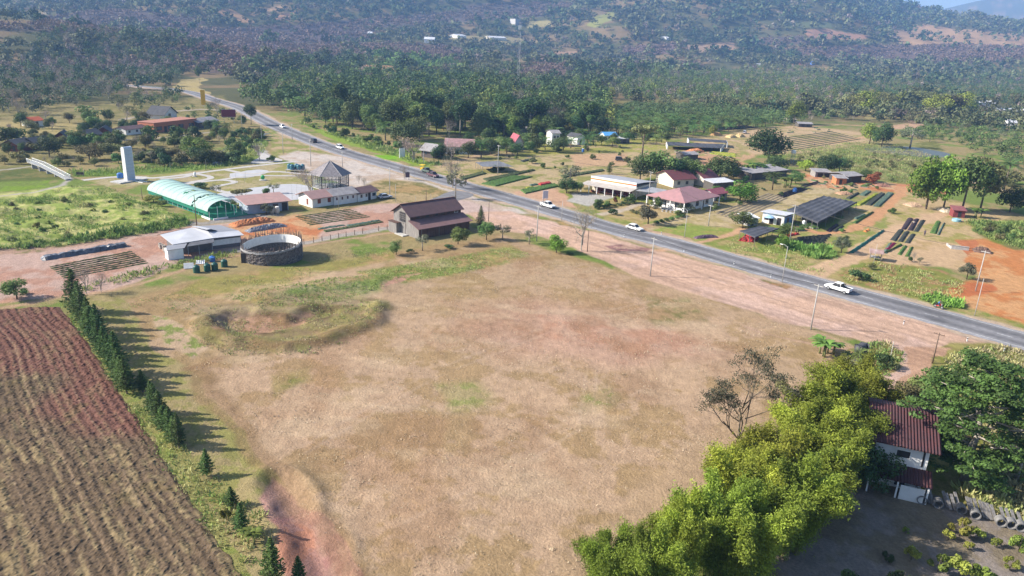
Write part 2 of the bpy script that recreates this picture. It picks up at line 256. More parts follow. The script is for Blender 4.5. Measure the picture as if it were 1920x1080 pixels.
# ---- land colours. regions in photo pixels: (polygon, colour, feather px, speckle colour, amount, scale m)
DRY = S(186, 166, 120); TAN = S(205, 178, 140); PINK = S(214, 176, 154); GRN = S(134, 152, 76); GRB = S(150, 178, 70); ORG = S(214, 140, 96); GRY = S(206, 200, 196); OLV = S(140, 134, 84)
REG = [
 ([(-400, 240), (700, 200), (1100, 215), (2300, 250), (2300, 1400), (-400, 1400)], S(176, 158, 112), 30, GRN, .5, 14),
 ([(-100, 205), (420, 180), (470, 262), (330, 300), (-100, 320)], S(166, 152, 104), 8, OLV, .6, 9),
 ([(-100, 225), (120, 232), (230, 246), (150, 260), (-100, 262)], S(190, 172, 118), 5, OLV, .3, 8),
 # left weeds and lawns
 ([(-200, 385), (130, 348), (200, 352), (290, 385), (345, 412), (350, 424), (180, 455), (-200, 492)], S(164, 180, 92), 4, S(206, 202, 132), .7, 4),
 ([(-200, 345), (30, 334), (95, 338), (90, 350), (-200, 382)], S(140, 168, 62), 3, GRN, .5, 6),
 ([(-200, 312), (60, 315), (130, 335), (100, 338), (-200, 345)], S(110, 120, 66), 4, OLV, .5, 6),
 ([(130, 322), (260, 316), (390, 308), (440, 312), (330, 326), (130, 332)], S(128, 158, 62), 2, GRN, .6, 6),
 ([(440, 262), (480, 250), (500, 270), (490, 300), (420, 315), (400, 308)], S(146, 160, 84), 3, GRN, .5, 6),
 ([(500, 245), (560, 262), (640, 300), (560, 296), (510, 290)], S(158, 160, 92), 3, TAN, .5, 7),
 # dirt yard of the nursery village
 ([(-200, 497), (180, 457), (350, 425), (560, 405), (760, 372), (870, 395), (790, 425), (740, 428), (560, 458), (440, 470), (300, 505), (200, 545), (-200, 590)], S(214, 182, 166), 3, S(205, 160, 138), .5, 10),
 ([(430, 420), (560, 402), (620, 430), (580, 455), (540, 455), (430, 440)], S(222, 176, 132), 5, ORG, .5, 8),
 ([(-200, 480), (160, 455), (330, 430), (200, 455), (-200, 505)], S(200, 165, 142), 3, OLV, .3, 6),
 ([(340, 415), (470, 400), (560, 402), (350, 424)], S(176, 168, 158), 2, DRY, .4, 5),
 # pale yards and car park beside the road
 ([(520, 292), (560, 283), (640, 293), (760, 330), (900, 372), (1000, 400), (940, 400), (800, 375), (690, 370), (640, 345), (560, 312)], S(226, 212, 200), 3, S(212, 190, 170), .5, 12),
 ([(720, 335), (790, 342), (850, 362), (850, 376), (700, 382), (640, 372), (670, 350)], S(196, 172, 128), 4, OLV, .5, 7),
 ([(730, 348), (780, 345), (840, 360), (800, 366), (745, 362)], S(190, 160, 112), 3, OLV, .4, 5),
 ([(860, 372), (900, 384), (960, 402), (940, 412), (860, 400)], S(218, 192, 180), 3, None, 0, 5),
 # plaza
 ([(150, 338), (300, 328), (460, 308), (520, 302), (600, 330), (560, 372), (440, 380), (330, 340), (270, 345), (220, 352)], S(172, 166, 104), 2, S(196, 180, 140), .4, 5),
 # grass shoulder east
 ([(560, 228), (640, 255), (700, 268), (760, 290), (830, 312), (800, 316), (690, 282), (640, 268), (600, 250)], S(152, 172, 72), 2, GRB, .5, 7),
 ([(700, 290), (740, 292), (750, 304), (712, 300)], S(140, 190, 50), 2, GRN, .3, 6),
 # big fallow plot
 ([(225, 560), (340, 530), (560, 500), (760, 468), (940, 440), (1010, 462), (1210, 522), (1500, 612), (1600, 650), (1560, 720), (1400, 860), (1250, 980), (1120, 1120), (560, 1120), (460, 940), (300, 760), (240, 620)], S(202, 172, 138), 6, S(184, 156, 114), .6, 12),
 ([(360, 680), (560, 640), (720, 600), (900, 560), (1150, 520), (1480, 625), (1400, 760), (1180, 920), (1000, 1100), (740, 1100), (520, 850), (400, 720)], S(210, 178, 146), 40, S(190, 160, 120), .55, 5),
 ([(850, 610), (1000, 560), (1250, 610), (1360, 660), (1150, 690), (950, 660)], S(212, 174, 148), 40, S(206, 160, 132), .5, 14),
 ([(460, 560), (560, 540), (650, 530), (715, 522), (720, 545), (620, 570), (520, 580)], S(140, 156, 88), 8, S(186, 170, 100), .45, 3),
 ([(670, 510), (790, 492), (960, 462), (1000, 480), (900, 505), (760, 530), (700, 530)], S(150, 158, 86), 8, S(190, 165, 110), .5, 3),
 ([(380, 520), (560, 500), (740, 470), (740, 485), (600, 515), (420, 560), (300, 560)], S(168, 158, 92), 8, S(190, 160, 112), .4, 5),
 ([(380, 575), (640, 545), (720, 565), (700, 610), (560, 660), (430, 660), (370, 620)], S(166, 154, 100), 9, S(160, 140, 104), .6, 3),
 ([(392, 598), (440, 582), (560, 588), (620, 578), (560, 610), (480, 628), (420, 618)], S(196, 156, 128), 4, S(160, 130, 96), .5, 3),
 ([(740, 520), (790, 512), (750, 528), (728, 540), (726, 530)], S(222, 172, 146), 2, None, 0, 2),
 ([(500, 705), (590, 690), (600, 712), (500, 745)], S(182, 160, 112), 14, S(150, 146, 84), .5, 4),
 ([(820, 730), (900, 720), (930, 750), (840, 765)], S(190, 172, 126), 26, S(160, 162, 98), .35, 2.5),
 ([(1080, 735), (1150, 730), (1160, 760), (1090, 770)], S(186, 162, 122), 24, S(162, 158, 100), .3, 2.5),
 ([(1200, 560), (1300, 560), (1330, 600), (1230, 610)], S(188, 160, 120), 14, S(150, 140, 92), .5, 3),
 # strip with pines
 ([(118, 560), (220, 556), (300, 650), (380, 720), (470, 830), (560, 960), (640, 1120), (450, 1120), (330, 900), (200, 700)], S(182, 164, 118), 8, S(164, 158, 96), .55, 2.2),
 ([(118, 575), (150, 575), (260, 730), (350, 860), (420, 970), (500, 1120), (450, 1120), (300, 860)], S(166, 160, 100), 4, S(148, 156, 84), .5, 1.6),
 ([(280, 590), (330, 600), (400, 650), (360, 670), (300, 620)], S(210, 182, 150), 6, S(150, 160, 90), .5, 1.5),
 ([(505, 900), (555, 935), (630, 995), (700, 1065), (720, 1120), (570, 1120), (535, 1010), (485, 935)], S(202, 160, 144), 8, S(192, 142, 132), .5, 3),
 ([(520, 985), (560, 980), (600, 1030), (640, 1120), (560, 1120), (520, 1040)], S(204, 146, 120), 12, S(192, 146, 132), .6, 2),
 # dirt verge between plot and road
 ([(870, 400), (960, 396), (1150, 446), (1450, 528), (1700, 597), (1920, 660), (2200, 735), (2200, 760), (1880, 690), (1760, 690), (1690, 720), (1640, 745), (1610, 735), (1690, 665), (1620, 642), (1500, 612), (1330, 560), (1200, 520), (1090, 470), (1000, 440), (935, 432)], S(228, 190, 164), 3, S(232, 196, 176), .6, 12),
 ([(1135, 462), (1170, 458), (1230, 466), (1215, 472), (1160, 470)], S(172, 130, 124), 3, PINK, .4, 2),
 ([(1425, 524), (1455, 526), (1490, 540), (1470, 541)], S(190, 150, 108), 2, OLV, .4, 2),
 ([(1030, 410), (1060, 412), (1078, 424), (1050, 422)], S(190, 160, 110), 2, OLV, .4, 2),
 ([(1690, 720), (1770, 640), (1900, 640), (2200, 740), (2200, 960), (1700, 980)], S(172, 162, 98), 5, S(150, 152, 76), .6, 3),
 ([(1590, 655), (1660, 640), (1692, 660), (1680, 690), (1610, 730), (1540, 700)], S(150, 142, 82), 3, S(190, 160, 110), .4, 2),
 ([(1640, 745), (1700, 700), (1700, 650), (1780, 650), (1750, 690), (1690, 730), (1660, 760)], S(214, 172, 142), 3, None, 0, 2),
 ([(1300, 1200), (1420, 1000), (1560, 920), (1720, 920), (1920, 985), (2300, 1050), (2300, 1300)], S(168, 156, 146), 4, S(156, 142, 120), .5, 5),
 # far side of the road
 ([(960, 372), (1060, 390), (1250, 447), (1400, 488), (1600, 545), (1920, 632), (2300, 740), (2300, 700), (1900, 560), (1500, 425), (1250, 362), (1000, 340)], S(186, 168, 112), 4, S(146, 158, 78), .6, 5),
 ([(900, 290), (1190, 268), (1280, 300), (1200, 340), (960, 370), (800, 312)], S(206, 182, 140), 5, S(164, 160, 96), .5, 6),
 ([(1070, 288), (1180, 288), (1170, 312), (1080, 312)], S(216, 178, 140), 4, None, 0, 3),
 ([(1060, 255), (1250, 260), (1260, 282), (1050, 290), (960, 292)], S(176, 172, 92), 4, S(200, 175, 130), .4, 8),
 ([(960, 360), (1040, 350), (1080, 392), (1000, 378)], S(222, 180, 148), 3, None, 0, 3),
 ([(1070, 362), (1160, 366), (1100, 386), (1062, 376)], S(206, 200, 190), 3, None, 0, 3),
 ([(1120, 395), (1200, 378), (1280, 400), (1200, 420)], S(204, 178, 130), 3, S(190, 170, 110), .4, 5),
 ([(1125, 400), (1250, 446), (1180, 418)], S(160, 160, 90), 3, None, 0, 3),
 ([(1200, 425), (1290, 400), (1440, 370), (1560, 340), (1600, 350), (1470, 395), (1380, 430), (1330, 428), (1240, 440)], S(212, 190, 148), 3, S(190, 172, 118), .4, 4),
 ([(1230, 432), (1290, 418), (1380, 430), (1385, 440), (1330, 452), (1265, 450)], S(156, 170, 84), 3, S(180, 170, 100), .4, 4),
 ([(1500, 320), (1570, 335), (1700, 345), (1760, 352), (1720, 362), (1600, 355), (1520, 350)], S(220, 180, 138), 4, ORG, .5, 6),
 ([(1680, 345), (1760, 345), (1780, 365), (1690, 358)], S(218, 150, 110), 4, None, 0, 5),
 ([(1580, 395), (1700, 360), (1900, 400), (1800, 480), (1640, 480), (1560, 470)], S(212, 184, 138), 4, S(178, 168, 100), .4, 5),
 ([(1500, 440), (1660, 400), (1660, 425), (1570, 490), (1510, 500)], S(160, 164, 90), 4, S(190, 170, 120), .4, 4),
 ([(1640, 480), (1720, 445), (1880, 470), (1860, 520), (1760, 500), (1660, 500)], S(222, 188, 148), 4, S(205, 175, 125), .4, 6),
 ([(1570, 515), (1640, 490), (1760, 505), (1810, 530), (1790, 560), (1720, 560), (1600, 535)], S(150, 152, 80), 4, S(190, 150, 108), .45, 3),
 ([(1800, 450), (1950, 440), (2300, 520), (2300, 700), (1920, 610), (1800, 570), (1765, 548), (1830, 520)], S(228, 174, 122), 5, S(218, 146, 92), .6, 7),
 ([(1775, 542), (1815, 530), (1860, 534), (1870, 548), (1820, 558)], S(210, 128, 84), 3, None, 0, 3),
 ([(1800, 452), (1830, 448), (1830, 470), (1808, 478)], S(210, 134, 92), 2, None, 0, 3),
 ([(1820, 415), (2300, 430), (2300, 480), (1900, 468), (1830, 440)], S(132, 146, 66), 4, OLV, .6, 5),
 # scrub flat beyond the nursery and far nursery beds
 ([(1480, 282), (1760, 265), (1790, 320), (1700, 345), (1560, 320), (1470, 300)], S(166, 160, 104), 5, S(130, 132, 74), .7, 6),
 ([(1300, 262), (1480, 232), (1620, 250), (1640, 265), (1500, 288), (1420, 290), (1300, 300)], S(214, 184, 146), 4, S(180, 166, 112), .4, 8),
 ([(1250, 290), (1340, 270), (1420, 290), (1390, 306), (1290, 300)], S(214, 176, 138), 4, S(170, 166, 100), .4, 6),
 ([(1640, 205), (1760, 200), (1760, 226), (1640, 226)], S(188, 174, 118), 4, None, 0, 8),
 ([(1660, 235), (1740, 228), (1740, 240), (1670, 242)], S(214, 176, 144), 3, None, 0, 8),
 ([(1330, 292), (1290, 292), (1310, 312), (1420, 310)], S(216, 168, 132), 4, None, 0, 6),
 ([(820, 195), (1130, 185), (1500, 180), (1500, 195), (1100, 205)], S(150, 140, 92), 5, None, 0, 8),
]
TRACKS = [  # dirt paths: (pixel polyline, width m, colour)
 ([(430, 470), (560, 457), (620, 444), (740, 428)], 2.6, S(196, 186, 176)),
 ([(-100, 592), (120, 556), (200, 546), (300, 515), (440, 480), (560, 462), (740, 436)], .8, S(208, 172, 140)),
 ([(0, 320), (60, 312), (130, 335), (128, 345), (60, 362), (-60, 378)], 1.4, S(196, 188, 176)),
 ([(1240, 470), (1330, 450), (1380, 437), (1395, 428)], 2.0, S(222, 178, 140)),
 ([(1500, 520), (1560, 500), (1610, 478), (1680, 430), (1760, 400)], 4.5, S(226, 190, 152)),
 ([(1500, 425), (1540, 438), (1600, 430), (1650, 400), (1680, 370), (1700, 352), (1640, 348)], 3.4, S(224, 170, 126)),
 ([(1130, 402), (1160, 396), (1200, 382)], 2.5, S(214, 196, 172)),
 ([(1280, 446), (1250, 440), (1200, 428), (1225, 424)], 2.4, S(206, 172, 138)),
 ([(830, 312), (870, 300), (900, 290), (960, 290)], 2.5, S(210, 180, 145)),
 ([(1720, 325), (1800, 335), (1900, 360)], 2.5, S(200, 180, 150)),
 ([(1490, 265), (1560, 268), (1640, 255)], 3.0, S(222, 180, 140)),
 ([(1470, 240), (1560, 232), (1750, 240)], 3.0, S(216, 178, 140)),
 ([(500, 297), (480, 270), (470, 262)], 3.5, S(206, 196, 190)),
 ([(1400, 610), (1560, 660), (1660, 640)], .1, PINK),
 ([(90, 262), (150, 270), (240, 262), (330, 256), (410, 246)], 2.5, S(190, 178, 160)),
 ([(230, 225), (300, 210), (380, 205), (440, 208), (470, 216)], 4, S(200, 186, 165)),
]
SAND = [([(155, 338), (215, 332), (262, 332), (300, 333), (420, 318), (470, 312), (560, 302)], 2.2), ([(420, 318), (470, 326), (520, 322), (600, 330)], 2.0),
        ([(300, 336), (345, 332), (365, 326), (395, 334), (340, 345)], 2.0), ([(350, 345), (410, 338), (440, 342), (400, 352), (430, 362), (470, 366)], 2.0),
        ([(410, 338), (470, 330), (560, 330)], 1.8)]
# far land: (polygon in pixels of the projected hillside, colour, crown kind)  kind: 'clear','bare','dark'
FAR = [
 ([(430, 84), (560, 80), (690, 84), (640, 104), (560, 112), (440, 110)], S(118, 104, 98), 'bare'),
 ([(270, 56), (460, 52), (700, 50), (700, 78), (460, 80), (280, 76)], S(116, 102, 98), 'bare'),
 ([(190, 22), (285, 20), (300, 48), (200, 50)], S(112, 100, 96), 'bare'),
 ([(0, 44), (120, 50), (260, 58), (250, 66), (0, 58)], S(112, 104, 92), 'bare'),
 ([(860, 8), (1080, 4), (1060, 18), (880, 26)], S(114, 104, 98), 'bare'),
 ([(1100, 118), (1300, 112), (1320, 124), (1110, 130)], S(130, 114, 98), 'bare'),
 ([(390, 118), (470, 112), (500, 128), (400, 138)], S(128, 110, 98), 'bare'),
 ([(1500, 104), (1700, 100), (1930, 104), (1930, 118), (1600, 118)], S(118, 102, 92), 'bare'),
 ([(655, 100), (690, 84), (760, 80), (850, 88), (900, 104), (880, 113), (740, 112)], S(122, 100, 88), 'bare'),
 ([(360, 65), (480, 50), (642, 42), (642, 76), (480, 78), (370, 78)], S(116, 102, 100), 'bare'),
 ([(70, 35), (200, 18), (300, 28), (400, 36), (360, 52), (200, 50), (80, 48)], S(110, 98, 94), 'bare'),
 ([(330, 86), (480, 80), (560, 90), (480, 112), (300, 112)], S(128, 108, 110), 'bare'),
 ([(1440, 93), (1640, 84), (1930, 84), (1930, 114), (1500, 108)], S(120, 102, 94), 'bare'),
 ([(1160, 88), (1280, 80), (1290, 102), (1170, 102)], S(146, 122, 118), 'bare'),
 ([(970, 122), (1060, 122), (1060, 144), (980, 144)], S(138, 116, 108), 'bare'),
 ([(100, 110), (300, 112), (420, 126), (260, 140), (90, 132)], S(126, 106, 96), 'bare'),
 ([(640, 38), (760, 30), (860, 20), (1040, 20), (1030, 30), (800, 46), (640, 62)], S(114, 104, 100), 'bare'),
 ([(1410, 72), (1500, 66), (1530, 84), (1400, 84)], S(112, 98, 92), 'bare'),
 ([(397, 17), (430, 17), (478, 42), (440, 42)], S(200, 160, 120), 'clear'),
 ([(470, 26), (530, 8), (532, 13), (482, 31)], S(204, 168, 130), 'clear'),
 ([(518, 32), (553, 18), (557, 28), (533, 40)], S(204, 160, 124), 'clear'),
 ([(990, 40), (1035, 37), (1045, 50), (990, 53)], S(190, 176, 120), 'clear'),
 ([(1100, 48), (1120, 30), (1150, 20), (1150, 34), (1120, 52)], S(166, 166, 96), 'clear'),
 ([(1510, 57), (1550, 54), (1630, 68), (1620, 77), (1512, 71)], S(204, 158, 130), 'clear'),
 ([(1665, 60), (1730, 44), (1800, 54), (1930, 64), (1930, 86), (1690, 84)], S(196, 160, 124), 'part'),
 ([(1285, 85), (1370, 79), (1386, 93), (1298, 99)], S(190, 158, 130), 'clear'),
 ([(1475, 42), (1560, 42), (1568, 52), (1480, 52)], S(120, 128, 90), 'clear'),
 ([(1395, 148), (1420, 126), (1560, 126), (1560, 152)], S(200, 170, 120), 'part'),
 ([(1840, 140), (1930, 126), (1930, 152)], S(188, 168, 112), 'clear'),
 ([(655, 124), (700, 119), (778, 130), (700, 138)], S(206, 158, 120), 'clear'),
 ([(343, 150), (390, 145), (396, 176), (345, 174)], S(196, 176, 120), 'clear'),
 ([(820, 68), (940, 66), (1010, 78), (960, 84), (850, 80)], S(180, 166, 120), 'part'),
 ([(1040, 96), (1100, 96), (1110, 106), (1050, 106)], S(196, 160, 130), 'clear'),
 ([(700, 105), (860, 118), (850, 128), (690, 122)], S(120, 150, 70), 'palm'),
 ([(50, 22), (90, 22), (88, 27), (52, 27)], S(180, 160, 130), 'clear'),
 ([(960, 140), (1090, 142), (1080, 152), (960, 152)], S(180, 166, 110), 'part'),
]
def landcolor(X, Y, Z):
    n = X.size; wx = X + (fbm(X, Y, 7, 2, 3) - .5) * 3.6; wy = Y + (fbm(X, Y, 7, 5, 3) - .5) * 3.6
    far = np.hypot(X, Y) > 700
    fw = sm(350, 900, np.hypot(X, Y)) * 42; wx = wx + (fbm(X, Y, 90, 6, 3) - .5) * fw; wy = wy + (fbm(X, Y, 90, 8, 3) - .5) * fw * 2
    U, V = PV(wx, wy, Z)
    col = np.tile(np.array(S(108, 108, 74)), (n, 1))
    nf = fbm(X, Y, 60, 13, 4)[:, None]; col = col * (.75 + .5 * nf) + (np.array(S(150, 128, 96)) - col) * sm(.5, .68, nf)
    def blend(m, c, sp=None, amt=0, sc=5, seed=0):
        idx = np.nonzero(m > .003)[0]
        if not len(idx): return
        c = np.tile(np.array(c), (len(idx), 1))
        if sp is not None and amt:
            q = fbm(X[idx], Y[idx], sc, seed, 5); q2 = fbm(X[idx], Y[idx], sc * .22, seed + 5, 3)
            k = sm(.5 - .0, .62, q * .75 + q2 * .3 + (amt - .5) * .22)[:, None]; c = c + (np.array(sp) - c) * k
        mm = m[idx][:, None]; col[idx] = col[idx] * (1 - mm) + c * mm
    for i, (poly, c, fe, sp, am, sc) in enumerate(REG):
        xs = [p[0] for p in poly]; ys = [p[1] for p in poly]
        box = (U > min(xs) - fe * 2) & (U < max(xs) + fe * 2) & (V > min(ys) - fe * 2) & (V < max(ys) + fe * 2); ii = np.nonzero(box)[0]
        m = np.zeros(n)
        if len(ii): m[ii] = sm(-fe * .6, fe * .6, pdist(poly, U[ii], V[ii]))
        blend(m, c, sp, am, sc, i % 11)
    for poly, c, kind in FAR:
        xs = [p[0] for p in poly]; ys = [p[1] for p in poly]; ii = np.nonzero((U > min(xs) - 3) & (U < max(xs) + 3) & (V > min(ys) - 3) & (V < max(ys) + 3))[0]
        m = np.zeros(n)
        if len(ii): m[ii] = sm(-.8, .8, pdist(poly, U[ii], V[ii]))
        blend(m, c)
    near = np.nonzero(np.hypot(X, Y) < 720)[0]; xn, yn = wx[near], wy[near]
    for pts, w, c in TRACKS:
        P = [G(*q)[:2] for q in pts]; m = np.zeros(n); d = ldist(P, xn, yn); m[near] = 1 - sm(w * .5 - .4, w * .5 + .6, d); blend(m, c)
    # road shoulders
    m = np.zeros(n); d = ldist([tuple(p) for p in RCS[::3]], xn, yn); m[near] = (1 - sm(5.4, 7.2, d)) * .9; blend(m, S(222, 196, 174))
    # verge streaks parallel to the road
    dd = ldist([tuple(p) for p in RCS[::3]], X[near], Y[near]); vp = [(960, 396), (1920, 655), (1760, 690), (1600, 645), (1200, 520), (1000, 440)]
    mk = sm(-2, 4, pdist(vp, U[near], V[near])); st = vn(dd * 1.0, xn * .06, .55, 3) * .6 + vn(dd, xn * .03, 1.4, 6) * .5
    col[near] = col[near] * (1 - mk[:, None] * (.26 * sm(.45, .8, st) - .06)[:, None])
    # steep banks are bare dark earth with dry stalks; mown lines in the plot
    bank = np.zeros(n); pd = pdist(PIT, wx[near], wy[near]); bank[near] = np.exp(-((pd - .4) / .8) ** 2) * sm(.42, .6, fbm(X[near], Y[near], 6, 3, 2) + .12)
    blend(bank * .8, S(112, 96, 72)); bank[:] = 0; bank[near] = np.exp(-((ldist(BERM, wx[near], wy[near]) - .6) / .7) ** 2) * .7; blend(bank * sm(.35, .6, fbm(X, Y, 5, 9, 2)), S(120, 110, 70))
    for L_ in ([(345, 690), (470, 850), (700, 1110)], [(372, 690), (500, 850), (720, 1100)], [(345, 690), (470, 655), (620, 645), (720, 600)]):
        P = [G(*q)[:2] for q in L_]; m = np.zeros(n); m[near] = (1 - sm(.2, 1.3, ldist(P, wx[near], wy[near]))) * .55; blend(m, S(160, 128, 96))
    q = np.zeros(n); q[near] = sm(-2, 6, pdist(PLOTW, X[near], Y[near])) * sm(.54, .72, fbm(X[near], Y[near] * .6, 9, 71, 5)) * .45; blend(q, S(176, 138, 104)); q[near] = sm(-2, 6, pdist(PLOTW, X[near], Y[near])) * sm(.56, .74, fbm(X[near] * .5, Y[near], 5, 77, 5)) * .35; blend(q, S(226, 200, 166))
    for L_ in ([(1115, 590), (1085, 800)], [(1128, 590), (1110, 800)], [(560, 840), (800, 700), (1050, 600), (1240, 560)], [(572, 850), (812, 710), (1060, 610), (1250, 568)], [(760, 980), (1000, 860), (1250, 700), (1480, 640)]):
        P = [G(*q)[:2] for q in L_]; m = np.zeros(n); m[near] = (1 - sm(.05, .5, ldist(P, X[near], Y[near]))) * .24 * sm(.3, .6, fbm(X[near], Y[near], 8, 91, 3)); blend(m, S(228, 200, 176))
    g = fbm(X, Y, 1.3, 17, 3)[:, None]; col *= (.84 + .32 * g)
    return np.clip(col, .004, .8)
# polar sheet around the viewpoint, finest where the view is
az = np.radians(np.concatenate([np.arange(-180, -42, 6.0), np.arange(-42, 42, .075), np.arange(42, 180, 6.0)]))
rr = np.concatenate([[0.5, 10, 22, 32], np.exp(np.linspace(math.log(38), math.log(3600), 1000)), np.exp(np.linspace(math.log(3650), math.log(8000), 60))])
A_, Rr = np.meshgrid(az, rr); gx = (Rr * np.sin(A_)).ravel(); gy = (Rr * np.cos(A_)).ravel(); gz = H(gx, gy)
gc = landcolor(gx, gy, gz)
na, nr = len(az), len(rr); I = (np.arange(nr - 1)[:, None] * na + np.arange(na)[None, :]); J = (np.arange(nr - 1)[:, None] * na + (np.arange(na)[None, :] + 1) % na)
GF = np.stack([I, I + na, J + na, J], -1).reshape(-1, 4)[:, ::-1]
gm = bpy.data.materials.new('ground_cover'); gm.use_nodes = True; t_ = gm.node_tree; L_ = t_.links; b_ = t_.nodes['Principled BSDF']; b_.inputs['Roughness'].default_value = .95; b_.inputs['Specular IOR Level'].default_value = .05
at_ = t_.nodes.new('ShaderNodeAttribute'); at_.attribute_name = 'col'; tc_ = t_.nodes.new('ShaderNodeTexCoord'); prev = at_.outputs['Color']
fac = None
for sc_, lo, hi, st_ in ((3.4, .78, 1.22, None), (.75, .86, 1.14, None), (1.6, .86, 1.14, (1, .25, 1))):
    mp_ = t_.nodes.new('ShaderNodeMapping'); mp_.inputs['Scale'].default_value = st_ or (1, 1, 1); mp_.inputs['Rotation'].default_value = (0, 0, .7); L_.new(tc_.outputs['Object'], mp_.inputs[0])
    n_ = t_.nodes.new('ShaderNodeTexNoise'); n_.inputs['Scale'].default_value = sc_; n_.inputs['Detail'].default_value = 6; n_.inputs['Roughness'].default_value = .7; L_.new(mp_.outputs[0], n_.inputs['Vector'])
    r_ = t_.nodes.new('ShaderNodeMapRange'); r_.inputs[1].default_value = .3; r_.inputs[2].default_value = .7; r_.inputs[3].default_value = lo; r_.inputs[4].default_value = hi; L_.new(n_.outputs[0], r_.inputs[0])
    v_ = t_.nodes.new('ShaderNodeVectorMath'); v_.operation = 'SCALE'; L_.new(prev, v_.inputs[0]); L_.new(r_.outputs[0], v_.inputs['Scale']); prev = v_.outputs[0]
    if sc_ == 3.4:
        bp_ = t_.nodes.new('ShaderNodeBump'); bp_.inputs['Distance'].default_value = .22; bp_.inputs['Strength'].default_value = .8; L_.new(n_.outputs[0], bp_.inputs['Height']); L_.new(bp_.outputs[0], b_.inputs['Normal'])
L_.new(prev, b_.inputs['Base Color'])
ground = npmesh('ground', np.stack([gx, gy, gz], -1), GF, gm, smooth=True, attrs={'col': ('FLOAT_COLOR', 'POINT', np.concatenate([gc, np.ones((len(gc), 1))], 1))})
tag(ground, kind='structure')
del gx, gy, gz, gc, GF, I, J, A_, Rr

# ---------------- road
def ribbon(P, w, z, offs=None, jit=0):
    P = np.asarray(P); T = np.gradient(P, axis=0); T /= np.linalg.norm(T, axis=1)[:, None]; N = np.stack([T[:, 1], -T[:, 0]], -1)
    offs = np.linspace(-w / 2, w / 2, 2) if offs is None else np.asarray(offs)
    V = P[:, None, :] + N[:, None, :] * offs[None, :, None]
    if jit: V[:, 0] += N * (np.random.RandomState(1).rand(len(P), 1) - .5) * jit; V[:, -1] += N * (np.random.RandomState(2).rand(len(P), 1) - .5) * jit
    n, m = len(P), len(offs); z = np.full((n, m, 1), z); V = np.concatenate([V, z], -1).reshape(-1, 3)
    i = (np.arange(n - 1)[:, None] * m + np.arange(m - 1)[None, :]); F = np.stack([i, i + 1, i + m + 1, i + m], -1).reshape(-1, 4)
    return V, F
RD = crspline(RCW, 40); seg = np.concatenate([[0], np.cumsum(np.linalg.norm(np.diff(RD, axis=0), axis=1))])
u_ = np.arange(0, seg[-1], 1.2); RD = np.stack([np.interp(u_, seg, RD[:, 0]), np.interp(u_, seg, RD[:, 1])], -1)
offs = np.array([-4.95, -4.5, -4.0, -3.5, -2.7, -2.1, -1.5, -.8, -.2, .2, .8, 1.5, 2.1, 2.7, 3.4, 4.0, 4.5, 4.95])
prof = np.array([.30, .30, .27, .25, .18, .15, .16, .21, .23, .23, .19, .14, .13, .15, .19, .23, .27, .30]) * .92
V, F = ribbon(RD, 10, .045, offs, .55)
sn = fbm(V[:, 0], V[:, 1], 6, 3, 4); pc = np.tile(prof, len(RD)) * (.72 + .5 * sn) * (1 - .25 * (vn(V[:, 0], V[:, 1], 9, 14) > .8)); pc = np.stack([pc * 1.0, pc * .97, pc * 1.0, pc * 0 + 1], -1)
am = bpy.data.materials.new('asphalt'); am.use_nodes = True; t_ = am.node_tree; b_ = t_.nodes['Principled BSDF']; b_.inputs['Roughness'].default_value = .8; b_.inputs['Specular IOR Level'].default_value = .25
at_ = t_.nodes.new('ShaderNodeAttribute'); at_.attribute_name = 'col'; n_ = t_.nodes.new('ShaderNodeTexNoise'); n_.inputs['Scale'].default_value = 1.2; n_.inputs['Detail'].default_value = 8
tc_ = t_.nodes.new('ShaderNodeTexCoord'); t_.links.new(tc_.outputs['Object'], n_.inputs['Vector']); r_ = t_.nodes.new('ShaderNodeMapRange'); r_.inputs[1].default_value = .3; r_.inputs[2].default_value = .7; r_.inputs[3].default_value = .82; r_.inputs[4].default_value = 1.18
t_.links.new(n_.outputs[0], r_.inputs[0]); v_ = t_.nodes.new('ShaderNodeVectorMath'); v_.operation = 'SCALE'; t_.links.new(at_.outputs['Color'], v_.inputs[0]); t_.links.new(r_.outputs[0], v_.inputs['Scale']); t_.links.new(v_.outputs[0], b_.inputs['Base Color'])
tag(npmesh('road', V, F[:, ::-1], am, attrs={'col': ('FLOAT_COLOR', 'POINT', pc)}), kind='structure')
paint = M('worn_road_paint', (.5, .5, .48), .7, .35, 1.5)
mk = [ribbon(RD, .12, .052, [-3.95, -3.82]), ribbon(RD, .12, .052, [3.82, 3.95])]
for k in range(0, len(RD) - 4, 10): mk.append(ribbon(RD[k:k + 3], .12, .052, [-.06, .06]))
VV = []; FF = []; nn = 0
for v, f in mk: VV.append(v); FF.append(f + nn); nn += len(v)
tag(npmesh('road_markings', np.concatenate(VV), np.concatenate(FF)[:, ::-1], paint), kind='structure')
